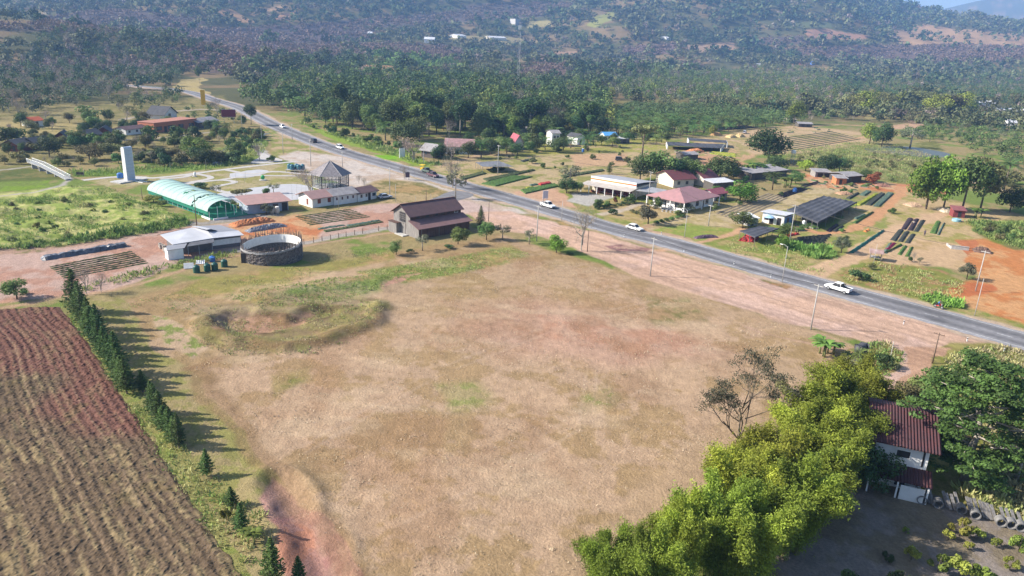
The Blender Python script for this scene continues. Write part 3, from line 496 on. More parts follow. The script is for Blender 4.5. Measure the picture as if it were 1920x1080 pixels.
# ---------------- pale garden paths and paved court
con = M('pale_concrete', S(222, 216, 210), .85, .1, .5)
VV = []; FF = []; nn = 0
for q, (pts, w) in enumerate(SAND):
    v, f = ribbon(crspline(np.array([G(*p)[:2] for p in pts]), 10), w, .03 + .006 * q, jit=.2); VV.append(v); FF.append(f + nn); nn += len(v)
tag(npmesh('path', np.concatenate(VV), np.concatenate(FF)[:, ::-1], con), kind='structure')
def flat(name, pts, mat, z, kind='structure', n=8, amp=.4):
    P = crspline(np.array([G(*p)[:2] for p in pts + pts[:1]]), n)[:-1]; r = np.random.RandomState(len(pts)); P = P + (r.rand(*P.shape) - .5) * amp
    o = npmesh(name, np.concatenate([P, np.full((len(P), 1), z)], 1), [tuple(range(len(P)))], mat); me = o.data
    if me.polygons[0].normal.z < 0: me.flip_normals()
    return tag(o, kind=kind)
flat('paved_court', [(372, 372), (440, 357), (540, 345), (585, 352), (575, 372), (470, 378), (400, 384)], M('court_concrete', S(216, 216, 220), .85, .08, .4), .02)
flat('paved_court', [(430, 326), (480, 318), (505, 322), (470, 332), (435, 333)], MATS['court_concrete'], .018)
flat('paved_court', [(480, 268), (500, 290), (530, 300), (500, 306), (470, 305), (490, 290)], MATS['pale_concrete'], .016)
flat('parking_apron', [(806, 375), (850, 358), (886, 363), (880, 370), (830, 382)], M('old_asphalt', (.17, .165, .17), .85, .2, .6), .03)
def water(name, pts, z, w=None):
    m = bpy.data.materials.get('water') or bpy.data.materials.new('water'); m.use_nodes = True; b = m.node_tree.nodes['Principled BSDF']
    b.inputs['Base Color'].default_value = (.085, .085, .055, 1); b.inputs['Roughness'].default_value = .35
    if w is None: return flat(name, pts, m, z)
    v, f = ribbon(crspline(np.array([G(*p)[:2] for p in pts]), 8), w, z, jit=1); return tag(npmesh(name, v, f[:, ::-1], m), kind='structure')
water('stream', [(405, 312), (418, 300), (428, 285), (436, 272), (470, 258), (500, 250)], .03, 4)
water('pond', [(1620, 277), (1700, 275), (1780, 288), (1760, 296), (1690, 291), (1630, 284)], .03)
# ---------------- ploughed field, real furrows and clods
pf = [(-70, 582), (-40, 583), (60, 577), (112, 576), (150, 622), (225, 735), (330, 895), (462, 1100), (478, 1130), (-70, 1130)]
PW = [G(*q)[:2] for q in pf]; mn = np.min(PW, 0); mx_ = np.max(PW, 0); st = .125
ax = np.arange(mn[0], mx_[0], st); ay = np.arange(mn[1], mx_[1], st); XX, YY = np.meshgrid(ax, ay)
fa, fb = G(225, 735)[:2], G(112, 576)[:2]; fd = (fb - fa) / np.linalg.norm(fb - fa); fn = np.array([fd[1], -fd[0]])
d_ = pdist(PW, XX + (vn(XX, YY, 2, 3) - .5) * .5, YY + (vn(XX, YY, 2, 7) - .5) * .5)
ac = XX * fn[0] + YY * fn[1] + (vn(XX, YY, 14, 4) - .5) * 1.6; al = XX * fd[0] + YY * fd[1]
rs = np.random.RandomState(5)
fur = (np.sin(ac * 2 * math.pi / 1.05) * .5 + .5); clod = fbm(XX, YY, .7, 2, 3); clod2 = vn(XX, YY, .27, 6)
ZZ = .05 + sm(0, .6, d_) * (.04 + .08 * fur + .09 * sm(.3, .8, clod) + .075 * sm(.4, .9, clod2) + .045 * rs.rand(*XX.shape))
red = sm(.45, .62, fbm(XX, YY, 26, 5, 3) + .006 * (YY - 85) * 1.2)[..., None]; 
cA = np.array(S(134, 114, 92)); cB = np.array(S(146, 106, 92)); cc = cA + (cB - cA) * red
straw = (sm(.56, .70, vn(ac * 1.0, al * .10, .45, 9) * .6 + fbm(XX, YY, .8, 12, 2) * .45))[..., None] * (1 - .6 * red); cc = cc + (np.array(S(188, 166, 124)) - cc) * straw * .6
tr_ = (np.abs(np.sin(ac * math.pi / 4.65)) < .05)[..., None]; cc = np.where(tr_, cc + (np.array(S(200, 170, 138)) - cc) * .45, cc)
wd = (sm(.7, .78, fbm(XX, YY, 4, 19, 3)))[..., None]; cc = cc + (np.array(S(150, 132, 92)) - cc) * wd * .4
cc = cc * (.62 + .5 * vn(XX, YY, .3, 15))[..., None]
n1, n2 = XX.shape; keep = d_ > 0; idx = np.arange(n1 * n2).reshape(n1, n2)
kf = keep[:-1, :-1] & keep[1:, :-1] & keep[1:, 1:] & keep[:-1, 1:]; q4 = np.stack([idx[:-1, :-1], idx[:-1, 1:], idx[1:, 1:], idx[1:, :-1]], -1)[kf]
us, inv = np.unique(q4, return_inverse=True); V = np.stack([XX.ravel(), YY.ravel(), ZZ.ravel()], -1)[us]; C4 = np.concatenate([cc.reshape(-1, 3), np.ones((n1 * n2, 1))], 1)[us]
pm_ = bpy.data.materials.new('ploughed_soil'); pm_.use_nodes = True; t_ = pm_.node_tree; b_ = t_.nodes['Principled BSDF']; b_.inputs['Roughness'].default_value = .95; b_.inputs['Specular IOR Level'].default_value = .05
at_ = t_.nodes.new('ShaderNodeAttribute'); at_.attribute_name = 'col'; t_.links.new(at_.outputs['Color'], b_.inputs['Base Color'])
tag(npmesh('ploughed_field', V, inv.reshape(q4.shape), pm_, smooth=False, attrs={'col': ('FLOAT_COLOR', 'POINT', C4)}), kind='structure')
# haze: even air round everything
hm = bpy.data.materials.new('haze_air'); hm.use_nodes = True; t_ = hm.node_tree; t_.nodes.clear(); pv = t_.nodes.new('ShaderNodeVolumePrincipled'); ot = t_.nodes.new('ShaderNodeOutputMaterial')
pv.inputs['Color'].default_value = (.30, .54, 1.0, 1); pv.inputs['Density'].default_value = .00015; pv.inputs['Anisotropy'].default_value = .1; t_.links.new(pv.outputs[0], ot.inputs['Volume'])
hzb = MB().box(-8300, 8300, -8300, 8300, -4, 720).build('haze', hm); tag(hzb, 'thin blue haze lying over the valley and hills', 'haze', kind='stuff')
# ================================================================== PLANTS
def leafq(C, N, size, asp, rs, fold=0):
    n = len(C); N = N / (np.linalg.norm(N, axis=1)[:, None] + 1e-9); r = rs.randn(n, 3); a = np.cross(N, r); a /= np.linalg.norm(a, axis=1)[:, None] + 1e-9; b = np.cross(N, a)
    s = (size * (.65 + .7 * rs.rand(n)))[:, None] if np.ndim(size) == 0 else size[:, None]
    V = np.stack([C - a * s, C - b * s * asp, C + a * s, C + b * s * asp], 1); return V.reshape(-1, 3)
def qf(n): return np.arange(n * 4).reshape(n, 4)
def crown_pts(rs, n, rx, rz, nc, cz, hollow=.5, flat=1.0, cr=.42):
    """leaf centres on the skins of clumps that fill an uneven crown"""
    th = rs.rand(nc) * 2 * math.pi; ph = np.arccos(1 - 1.75 * rs.rand(nc)); rr_ = (hollow + (1 - hollow) * rs.rand(nc) ** .6) * .72
    cc = np.stack([np.sin(ph) * np.cos(th) * rx * rr_, np.sin(ph) * np.sin(th) * rx * rr_, np.cos(ph) * rz * rr_], 1)
    cs = (cr * (.6 + .75 * rs.rand(nc))); w = cs ** 2; k = rs.choice(nc, n, p=w / w.sum()); d = rs.randn(n, 3); d /= np.linalg.norm(d, axis=1)[:, None]
    rad = (cs[k] * (.62 + .42 * rs.rand(n)))[:, None]; P = cc[k] + d * rad * np.array([rx, rx, rz * flat]) ; P[:, 2] += cz
    Nn = d * .9 + rs.randn(n, 3) * .55 + np.array([0, 0, .35]); tone = (.72 + .56 * rs.rand(nc))[k] * (.88 + .24 * rs.rand(n)); return P, Nn, tone, cc + np.array([0, 0, cz])
def limbs(mb, rs, h, r, cents, n=6, lean=.04, top=.75):
    a = rs.rand(2) - .5; T = [Vector((a[0] * lean * h * t, a[1] * lean * h * t, h * t)) for t in (0, .3, .6, top)]
    mb.tube(T, [r * 1.25, r, r * .75, r * .4], 7)
    for c in cents[:n]:
        s = T[1].lerp(T[3], rs.rand() * .8); c = Vector(c); m = s.lerp(c, .5) + Vector((0, 0, -.06 * h)); mb.tube([s, m, c], [r * .45, r * .28, r * .1], 5)
bark = M('bark', (.16, .13, .10), .9, .3, 3, .05, bump=.05); barkp = M('pale_bark', (.36, .32, .27), .9, .25, 3, .05, bump=.04)
def leafmat(n, c, tr=.22, ov=1): return M(n, c, .65, .18, .7, .25, objvar=ov, tone=True, trans=tr)
LM = {'dark': leafmat('dark_green_leaves', (.062, .110, .036)), 'mid': leafmat('mid_green_leaves', (.105, .165, .045)), 'yel': leafmat('yellow_green_leaves', (.21, .25, .045)),
      'olive': leafmat('olive_leaves', (.155, .16, .06)), 'bright': leafmat('bright_green_leaves', (.15, .27, .035)), 'red': leafmat('orange_red_leaves', (.21, .075, .03)), 'grey': leafmat('dull_grey_green_leaves', (.15, .165, .10)),
      'brown': leafmat('dry_brown_twigs', (.25, .20, .155), .1), 'bamboo': leafmat('bamboo_leaves', (.225, .28, .036), .3, .7), 'pine': leafmat('pine_needles', (.07, .13, .03), .15, .5), 'palm': leafmat('palm_fronds', (.11, .18, .05), .25), 'banana': leafmat('banana_leaves', (.12, .20, .04), .3)}
def T_broad(seed, h=9., w=8., n=2600, nc=15, leaf=.26, cz=.6, rz=.42, flat=1, hollow=.5, tr=.16, mat='mid', bk=None, name='broadleaf_tree', cr=.42):
    rs = np.random.RandomState(seed); P, N, tone, cents = crown_pts(rs, n, w / 2, h * rz, nc, h * cz, hollow, flat, cr)
    P[:, 2] = np.maximum(P[:, 2], h * .08); t = thing(name, 'tree', 'tree'); mb = MB(); limbs(mb, rs, h, tr, cents, 8); mb.build('trunk', bk or bark, t, True)
    npmesh('crown', leafq(P, N, leaf, .6, rs), qf(n), LM[mat], t, attrs={'tone': ('FLOAT', 'FACE', tone)}); t['H'] = h; t['W'] = w; return reg(t)
def twigs(rs, mb, p, d, L, r, dep, tips):
    e = p + d * L; m = p.lerp(e, .5) + Vector(rs.randn(3)) * L * .06; mb.tube([p, m, e], [r, r * .8, r * .55], 4 if dep > 1 else 3, False)
    if dep == 0: tips.append((e, d, L)); return
    for k in range(3 if dep > 1 else 4):
        nd = (d + Vector(rs.randn(3)) * .48 + Vector((0, 0, .12))).normalized(); twigs(rs, mb, p.lerp(e, .55 + .45 * rs.rand()), nd, L * (.62 + .2 * rs.rand()), r * .55, dep - 1, tips)
def T_bare(seed, h=9, w=7, mat='brown', name='bare_tree', leafy=0):
    rs = np.random.RandomState(seed); t = thing(name, 'tree', 'tree'); mb = MB(); tips = []
    for k in range(3): twigs(rs, mb, Vector((0, 0, 0)) if k == 0 else Vector((rs.randn() * .1, rs.randn() * .1, h * .12)), (Vector((0, 0, 1)) + Vector(rs.randn(3)) * .16 * (k > 0) * 1.8).normalized(), h * .36, h * .022, 3, tips)
    mb.build('trunk', barkp, t); C = []; N = []
    for e, d, L in tips:
        for _ in range(9): q = np.array(e) + rs.randn(3) * h * .055; C.append(q); N.append(rs.randn(3))
    C = np.array(C); sc = (w / 2) / np.percentile(np.hypot(C[:, 0], C[:, 1]), 95)
    npmesh('twigs', leafq(C, np.array(N), .30, .11 + .3 * leafy, rs), qf(len(C)), LM[mat], t, attrs={'tone': ('FLOAT', 'FACE', .8 + .5 * rs.rand(len(C)))})
    t['H'] = float(C[:, 2].max()); t['W'] = float(np.percentile(np.hypot(C[:, 0], C[:, 1]), 95) * 2); return reg(t)
def T_palm(seed, h=7, fr=4.2, nf=20, th=None, name='palm_tree', mat='palm', tr=.2):
    rs = np.random.RandomState(seed); t = thing(name, 'palm', 'palm'); mb = MB(); th = h * .62 if th is None else th; lx, ly = rs.randn(2) * .3
    mb.tube([(0, 0, 0), (lx * .3, ly * .3, th * .5), (lx, ly, th)], [tr * 1.3, tr, tr * .9], 8); mb.build('trunk', bark, t, True); V = []; 
    for k in range(nf):
        a = 2 * math.pi * k / nf * 2.4 + rs.rand() * .3; el = math.radians(75 - 80 * (k / nf)); d = np.array([math.cos(a), math.sin(a)])
        p = np.array([lx, ly, th]); pts = [p.copy()]; e = el
        for s in range(9): st_ = fr / 9; p = p + np.array([d[0] * math.cos(e), d[1] * math.cos(e), math.sin(e)]) * st_; e -= .17; pts.append(p.copy())
        pts = np.array(pts); sd_ = np.array([-d[1], d[0], 0])
        for i in range(1, 10):
            for sgn in (-1, 1):
                for q in (0, .5):
                    b = pts[i - 1] * (1 - q) + pts[i] * q; ll = fr * .24 * math.sin(math.pi * min(.97, (i + q) / 10.5)) + .12; ax_ = (pts[i] - pts[i - 1]); ax_ /= np.linalg.norm(ax_)
                    o = sd_ * sgn * ll + ax_ * ll * .35 + np.array([0, 0, -.28 * ll]); V += [b - ax_ * .09, b + o * .5 - ax_ * .05, b + o, b + o * .5 + ax_ * .12]
    V = np.array(V); n = len(V) // 4; npmesh('fronds', V, qf(n), LM[mat], t, attrs={'tone': ('FLOAT', 'FACE', np.repeat(.7 + .6 * rs.rand(n // 36 + 1), 36)[:n])}); t['H'] = h; t['W'] = fr * 1.7; return reg(t)
def T_banana(seed, h=3.6, nf=9, name='banana_plant'):
    rs = np.random.RandomState(seed); t = thing(name, 'banana', 'plant'); mb = MB(); st = []
    for k in range(3): q = rs.randn(2) * .45 * (k > 0); st.append(q); mb.tube([(q[0], q[1], 0), (q[0] * 1.1, q[1] * 1.1, h * .5)], [.14, .08], 7)
    mb.build('stem', M('banana_stem', (.18, .2, .08), .7), t, True); V = []
    for q in st:
        for k in range(nf):
            a = rs.rand() * 6.28; e = math.radians(60 + 22 * rs.rand()); p = np.array([q[0] * 1.1, q[1] * 1.1, h * .45]); d = np.array([math.cos(a), math.sin(a)]); sd_ = np.array([-d[1], d[0], 0]); L = h * .62; pr = None
            for i in range(7):
                w_ = .3 * math.sin(math.pi * (i + .35) / 6.8) + .02; cur = (p - sd_ * w_, p + sd_ * w_)
                if pr is not None: V += [pr[0], cur[0], cur[1], pr[1]]
                pr = cur; p = p + np.array([d[0] * math.cos(e), d[1] * math.cos(e), math.sin(e)]) * L / 6; e -= .33
    V = np.array(V); n = len(V) // 4; npmesh('leaves', V, qf(n), LM['banana'], t, attrs={'tone': ('FLOAT', 'FACE', np.repeat(.7 + .6 * rs.rand(n // 6 + 1), 6)[:n])}); t['H'] = h; t['W'] = h * .9; return reg(t)
def T_pine(seed, h=8, w=3.6, name='norfolk_pine', full=1.0):
    rs = np.random.RandomState(seed); t = thing(name, 'pine', 'conifer'); mb = MB(); mb.tube([(0, 0, 0), (0, 0, h * .5), (0, 0, h * .97)], [.13, .09, .02], 7); C = []; N = []; T = []; z = h * .13
    while z < h * .97:
        f = (z / h); L = (w / 2) * (1 - f) ** .75 * (.85 + .3 * rs.rand()) * (1 if f > .2 else .75); nb = 7 if f < .7 else 5; a0 = rs.rand() * 6.28; tn = .8 + .4 * rs.rand()
        for k in range(nb):
            a = a0 + 2 * math.pi * k / nb + rs.randn() * .12; d = np.array([math.cos(a), math.sin(a), 0]); sd_ = np.array([-d[1], d[0], 0]); m = int(4 + L * 16 * full)
            mb.tube([(0, 0, z), tuple(d * L * .95 + [0, 0, z + L * .22])], [.025, .008], 3, False)
            for _ in range(m):
                s = rs.rand() ** .7; c = d * L * s + np.array([0, 0, z + L * .22 * s * s + .03]) + sd_ * rs.randn() * .16 * (1.1 - s) * L; C.append(c); N.append(np.array([0, 0, 1.]) + rs.randn(3) * .5); T.append(tn * (.8 + .4 * rs.rand()))
        z += h * .048 * (1.05 - .4 * f)
    for _ in range(25): C.append(np.array([rs.randn() * .05, rs.randn() * .05, h * (.93 + .07 * rs.rand())])); N.append(rs.randn(3)); T.append(1)
    mb.build('trunk', bark, t); npmesh('branches', leafq(np.array(C), np.array(N), .17, .42, rs), qf(len(C)), LM['pine'], t, attrs={'tone': ('FLOAT', 'FACE', T)}); t['H'] = h; t['W'] = w; return reg(t)
def T_bamboo(seed, h=10, w=8, nc=64, nl=950, name='bamboo_clump'):
    rs = np.random.RandomState(seed); t = thing(name, 'bamboo', 'bamboo'); mb = MB(); C = []; N = []; T = []
    PL_ = [(rs.rand() * 6.28, (w / 2 - .4) * rs.rand() ** .5, .35 + .85 * rs.rand(), .7 + .6 * rs.rand()) for _ in range(11)]
    for k in range(nc):
        ga, go, gh, gt = PL_[k % 11]; a = ga + rs.randn() * .13; r0 = 1.3 * math.sqrt(rs.rand()); out = go * (.8 + .3 * rs.rand()); hh = h * (1.0 - .38 * (go / (w / 2)) ** 1.6) * (.72 + .3 * gh) * (.88 + .14 * rs.rand()); P = []
        for s in np.linspace(0, 1, 8): P.append(np.array([math.cos(a) * (r0 + out * s ** 2), math.sin(a) * (r0 + out * s ** 2), hh * (1 - (1 - s) ** 1.45) * (1 if s < .9 else .985)]))
        P = np.array(P); mb.tube([tuple(p) for p in P], [.045, .045, .04, .035, .03, .022, .015, .008], 4, False); tn = gt * (.85 + .3 * rs.rand())
        s = 1 - rs.rand(nl) ** 1.25 * .85; seg_ = s * 7; i = np.minimum(seg_.astype(int), 6); f = (seg_ - i)[:, None]; c = P[i] * (1 - f) + P[i + 1] * f; spray = rs.randint(0, 26, nl); sp = rs.randn(26, 3) * [.38, .38, .5]
        c = c + sp[spray] * (1.25 - s[:, None] * .5) + rs.randn(nl, 3) * [.13, .13, .2]; c[:, 2] = np.maximum(c[:, 2], .25); C.append(c); N.append(rs.randn(nl, 3) * .8 + np.array([0, 0, .7])); T.append(tn * (.8 + .4 * (rs.rand(26))[spray]) * (.9 + .2 * rs.rand(nl)))
    C = np.concatenate(C); mb.build('culms', M('bamboo_culms', (.22, .22, .07), .6), t); npmesh('foliage', leafq(C, np.concatenate(N), .135, .34, rs), qf(len(C)), LM['bamboo'], t, attrs={'tone': ('FLOAT', 'FACE', np.concatenate(T))}); t['H'] = h; t['W'] = w; return reg(t)
PROTO = {}
def proto(kind, fn, n, *a, **k):
    L = []
    for i in range(n): o = fn(100 + len(PROTO) * 10 + i, *a, **k); L.append([o, False])
    PROTO[kind] = L
proto('round_dark', T_broad, 3, 9, 8.5, 2800, 16, .25, .52, .46, mat='dark')
proto('round_mid', T_broad, 4, 9, 8, 2500, 14, .25, .55, .42, mat='mid')
proto('round_bright', T_broad, 2, 8, 8, 2500, 12, .25, .52, .46, mat='bright')
proto('round_olive', T_broad, 3, 8, 8, 2200, 14, .25, .55, .40, mat='olive')
proto('round_grey', T_broad, 2, 8, 7, 1700, 16, .22, .58, .40, mat='grey', cr=.3)
proto('yellow', T_broad, 3, 9, 8, 2600, 18, .24, .5, .47, mat='yel', cr=.34)
proto('red', T_broad, 1, 5, 6, 1500, 9, .22, .5, .42, mat='red')
proto('tall', T_broad, 4, 15, 6.5, 1800, 11, .30, .72, .27, hollow=.3, mat='mid', bk=barkp, tr=.18, cr=.36)
proto('tall_dark', T_broad, 3, 15, 8, 2300, 14, .32, .66, .34, mat='dark', bk=barkp, tr=.2)
proto('umbrella', T_broad, 2, 6, 8, 1500, 12, .22, .78, .16, hollow=.2, mat='olive', cr=.3)
proto('sparse', T_broad, 2, 8, 6, 650, 14, .20, .62, .33, mat='grey', cr=.26, bk=barkp)
proto('shrub', T_broad, 3, 2.5, 3.2, 800, 8, .17, .5, .46, mat='mid', tr=.05, name='shrub')
proto('shrub_yel', T_broad, 2, 2.2, 2.6, 700, 9, .15, .5, .46, mat='yel', tr=.05, name='shrub', cr=.32)
proto('shrub_dark', T_broad, 2, 2.5, 3.4, 800, 8, .17, .48, .46, mat='dark', tr=.05, name='shrub')
proto('shrub_olive', T_broad, 2, 2.3, 3.2, 700, 9, .16, .5, .46, mat='olive', tr=.05, name='shrub')
proto('bare', T_bare, 3, 10, 7)
proto('palm', T_palm, 3, 7, 4.4)
proto('coconut', T_palm, 1, 11, 4.2, 18, 8.6, tr=.16)
proto('banana', T_banana, 2)
proto('pine', T_pine, 4, 8, 3.8)
proto('bamboo', T_bamboo, 3, 10, 8.5)
KCAT = {'red': 'tree', 'bamboo': 'bamboo', 'pine': 'conifer', 'palm': 'palm tree', 'coconut': 'palm tree', 'banana': 'banana plant', 'shrub': 'shrub', 'shrub_yel': 'shrub', 'shrub_dark': 'shrub', 'shrub_olive': 'shrub'}
prs = random.Random(11)
def plant(kind, x, y, h, w, label, group=None, name=None, z=0):
    L = PROTO[kind]; i = prs.randrange(len(L)); fresh = [e for e in L if not e[1]]
    e = fresh[0] if fresh else L[i]; o = e[0]; sc = (w / o['W'], w / o['W'], h / o['H'])
    if not e[1]: e[1] = True; r = o
    else: r = dup(o)
    r.location = (x, y, z); r.rotation_euler = (0, 0, prs.random() * 6.28); r.scale = sc; r['label'] = label; r['category'] = KCAT.get(kind, 'tree')
    if group: r['group'] = group
    elif 'group' in r: del r['group']
    if name: r.name = name
    return r
def hgt(x, y, py):                            # real height of something standing at (x, y) whose top is seen at row py
    k = (540 - py) / FPX; a = k * cF - cU; return CAMH - (a[0] * x + a[1] * y) / a[2]
def ppm(px, py): q = G(px, py); return FPX / float((q - [0, 0, CAMH]) @ cF)
def tree(kind, px, py, top, wpx, label, group=None, **k):
    q = G(px, py); w = wpx / ppm(px, py); h = max(.8, hgt(q[0], q[1], top) - w * .04); w *= {'pine': 1.22, 'bamboo': 1.0}.get(kind, 1.24); return plant(kind, q[0], q[1], h, w, label, group, **k)
def unused():
    for L in PROTO.values():
        for o, u in L:
            if not u:
                for c in o.children: bpy.data.objects.remove(c)
                bpy.data.objects.remove(o)
# ================================================================== BUILDINGS
BLOCK = []
white = M('white_wall', (.72, .71, .68), .8, .10, .7); cream = M('cream_wall', (.62, .57, .48), .8, .1, .8); dark = M('dark_opening', (.03, .03, .035), .4, .2, 1, .4); glass = M('window_glass', (.05, .07, .09), .12, .1, 1, .6)
brownw = M('red_brown_timber', (.16, .07, .05), .7, .2, 3); steel = M('grey_steel', (.35, .36, .37), .5, .15, 2); blue = M('blue_plastic', (.06, .16, .42), .45, .15, 2); conc = M('grey_concrete', (.42, .41, .39), .85, .18, 1.5); wht = M('white_paint', (.78, .78, .76), .6, .08, 2)
roof_pink = corr('faded_pink_roof', (.42, .25, .22), 0, 3, .15, .7, .03, (.33, .21, .19)); roof_brown = corr('rusty_brown_roof', (.155, .085, .085), 0, 3.5, .2, .7, .035, (.11, .068, .07)); roof_grey = corr('weathered_grey_roof', (.36, .34, .34), 0, 3, .2, .7, .03, (.24, .22, .22)); roof_red = corr('dark_red_roof', (.17, .055, .06), 0, 3, .2, .6, .03, (.12, .045, .05))
roof_white = corr('pale_metal_roof', (.66, .66, .68), 0, 2.5, .1, .5, .03, (.5, .5, .52)); roof_dark = corr('dark_tile_roof', (.085, .085, .09), 0, 3, .2, .7, .03, (.05, .05, .055)); roof_tile = corr('shade_darkened_red_tile_roof', (.085, .032, .034), 0, 3.2, .3, .75, .05, (.06, .03, .034)); brick = M('brick_red_wall', (.42, .16, .09), .85, .15, 2)  # red tile colour lowered to imitate the shade of the bamboo
netm = M('black_shade_net', (.065, .068, .080), .8, .35, .5, .2, stretch=(1, .12, 1)); netg = M('grey_shade_net', (.16, .165, .18), .8, .3, .5, .2, stretch=(1, .12, 1)); wood_w = M('weathered_boards', (.30, .28, .26), .85, .4, 1.2, stretch=(7, 7, .5), c2=(.13, .12, .115)); wood_b = M('dark_brown_boards', (.15, .085, .065), .85, .4, 1.2, stretch=(7, 7, .5), c2=(.07, .045, .04))
def frame(A, B):
    a = G(*A)[:2]; b = G(*B)[:2]; d = b - a; return a, math.atan2(d[1], d[0]), float(np.linalg.norm(d))
def opening(parent, x, z, w, h, y=0, kind='window', mat=None, fm=None, axis='x', side=-1):
    """window or door standing proud of the wall; axis x = wall along x at depth y, facing side"""
    m = MB(); g = MB(); t = .05
    def bx(mb, u0, u1, z0, z1, d0, d1):
        lo, hi = sorted((y + side * d0, y + side * d1))
        if axis == 'x': mb.box(u0, u1, lo, hi, z0, z1)
        else: mb.box(lo, hi, u0, u1, z0, z1)
    bx(g, x, x + w, z, z + h, .002, .03)
    for u0, u1, z0, z1 in ((x - t, x, z - t, z + h + t), (x + w, x + w + t, z - t, z + h + t), (x, x + w, z + h, z + h + t), (x, x + w, z - t, z)): bx(m, u0, u1, z0, z1, .002, .06)
    f = m.build(kind, fm or brownw, parent); g.build('pane' if kind == 'window' else 'leaf', mat or glass, f); return f
def house(name, label, cat, A, B, depth, wh, rt, rh, wall, roof, eave=.5, win=(), doors=(), side=(), group=None, winm=None, wfm=None, rside=(), loc=None):
    if loc: a, rz, L = loc
    else: a, rz, L = frame(A, B)
    t = thing(name, label, cat, (a[0], a[1], 0), rz, group); D = depth
    c_, s_ = math.cos(rz), math.sin(rz); BLOCK.append((a[0] + c_ * L / 2 - s_ * D / 2, a[1] + s_ * L / 2 + c_ * D / 2, max(L, D) / 2 + 1.5))
    m = MB(); r = MB(); e = eave; th = .12
    if rt in ('gx', 'hip', 'flat'):           # ridge along x
        m.box(0, L, 0, D, -.3, wh)
    if rt == 'gx':
        m.extr([(0, wh), (D, wh), (D / 2, wh + rh - .02)], 'x', .002, L - .002); k = rh / (D / 2)
        r.slab([(-e, -e, wh - k * e + .1), (L + e, -e, wh - k * e + .1), (L + e, D / 2, wh + rh + .1), (-e, D / 2, wh + rh + .1)], th); r.slab([(-e, D / 2, wh + rh + .1), (L + e, D / 2, wh + rh + .1), (L + e, D + e, wh - k * e + .1), (-e, D + e, wh - k * e + .1)], th)
    elif rt == 'gy':
        m.box(0, L, 0, D, -.3, wh); m.extr([(0, wh), (L, wh), (L / 2, wh + rh - .02)], 'y', .002, D - .002); k = rh / (L / 2)
        r.slab([(-e, -e, wh - k * e + .1), (L / 2, -e, wh + rh + .1), (L / 2, D + e, wh + rh + .1), (-e, D + e, wh - k * e + .1)], th); r.slab([(L / 2, -e, wh + rh + .1), (L + e, -e, wh - k * e + .1), (L + e, D + e, wh - k * e + .1), (L / 2, D + e, wh + rh + .1)], th)
    elif rt == 'hip':
        q = min(L, D) / 2; z0 = wh; z1 = wh + rh; P = [(-e, -e, z0), (L + e, -e, z0), (L + e, D + e, z0), (-e, D + e, z0)]
        R0, R1 = ((q, D / 2, z1), (L - q + .01, D / 2, z1)) if L >= D else ((L / 2, q, z1), (L / 2, D - q + .01, z1))
        if L >= D: fs = [(0, 1, 5, 4), (1, 2, 5), (2, 3, 4, 5), (3, 0, 4)]
        else: fs = [(0, 1, 4), (1, 2, 5, 4), (2, 3, 5), (3, 0, 4, 5)]
        r.add(P + [R0, R1], fs); r.slab(P, .18)
    elif rt == 'shed':                        # rises to the back
        m.extr([(0, -.3), (D, -.3), (D, wh + rh - .05), (0, wh - .05)], 'x', 0, L); k = rh / D
        r.slab([(-e, -e, wh - k * e + .1), (L + e, -e, wh - k * e + .1), (L + e, D + e, wh + rh + k * e + .1), (-e, D + e, wh + rh + k * e + .1)], .1)
    elif rt == 'fshed':                       # rises to the front
        m.extr([(0, -.3), (D, -.3), (D, wh - .05), (0, wh + rh - .05)], 'x', 0, L); k = rh / D
        r.slab([(-e, -e, wh + rh + k * e + .1), (L + e, -e, wh + rh + k * e + .1), (L + e, D + e, wh - k * e + .1), (-e, D + e, wh - k * e + .1)], .1)
    elif rt == 'flat': r.box(-e, L + e, -e, D + e, wh + .005, wh + .2)
    m.build('wall', wall, t); ro = r.build('roof', roof, t)
    for x, z, w, h in win: opening(t, x * L, z, w, h, 0, 'window', winm, wfm)
    for x, w, h in doors: opening(t, x * L, 0, w, h, 0, 'door', dark, wfm)
    for y, z, w, h in side: opening(t, y * D, z, w, h, 0, 'window', winm, wfm, 'y')
    for y, z, w, h in rside: opening(t, y * D, z, w, h, L, 'window', winm, wfm, 'y', 1)
    return t, L, ro
def dist(p, q): return float(np.linalg.norm(G(*p)[:2] - G(*q)[:2]))
def pposts(pts, h, r, name, mat, t):
    for x, y in pts: MB().box(x - r, x + r, y - r, y + r, -.2, h).build(name, mat, t)
def posts(mb, pts, h, r=.06):
    for x, y in pts: mb.box(x - r, x + r, y - r, y + r, -.2, h)

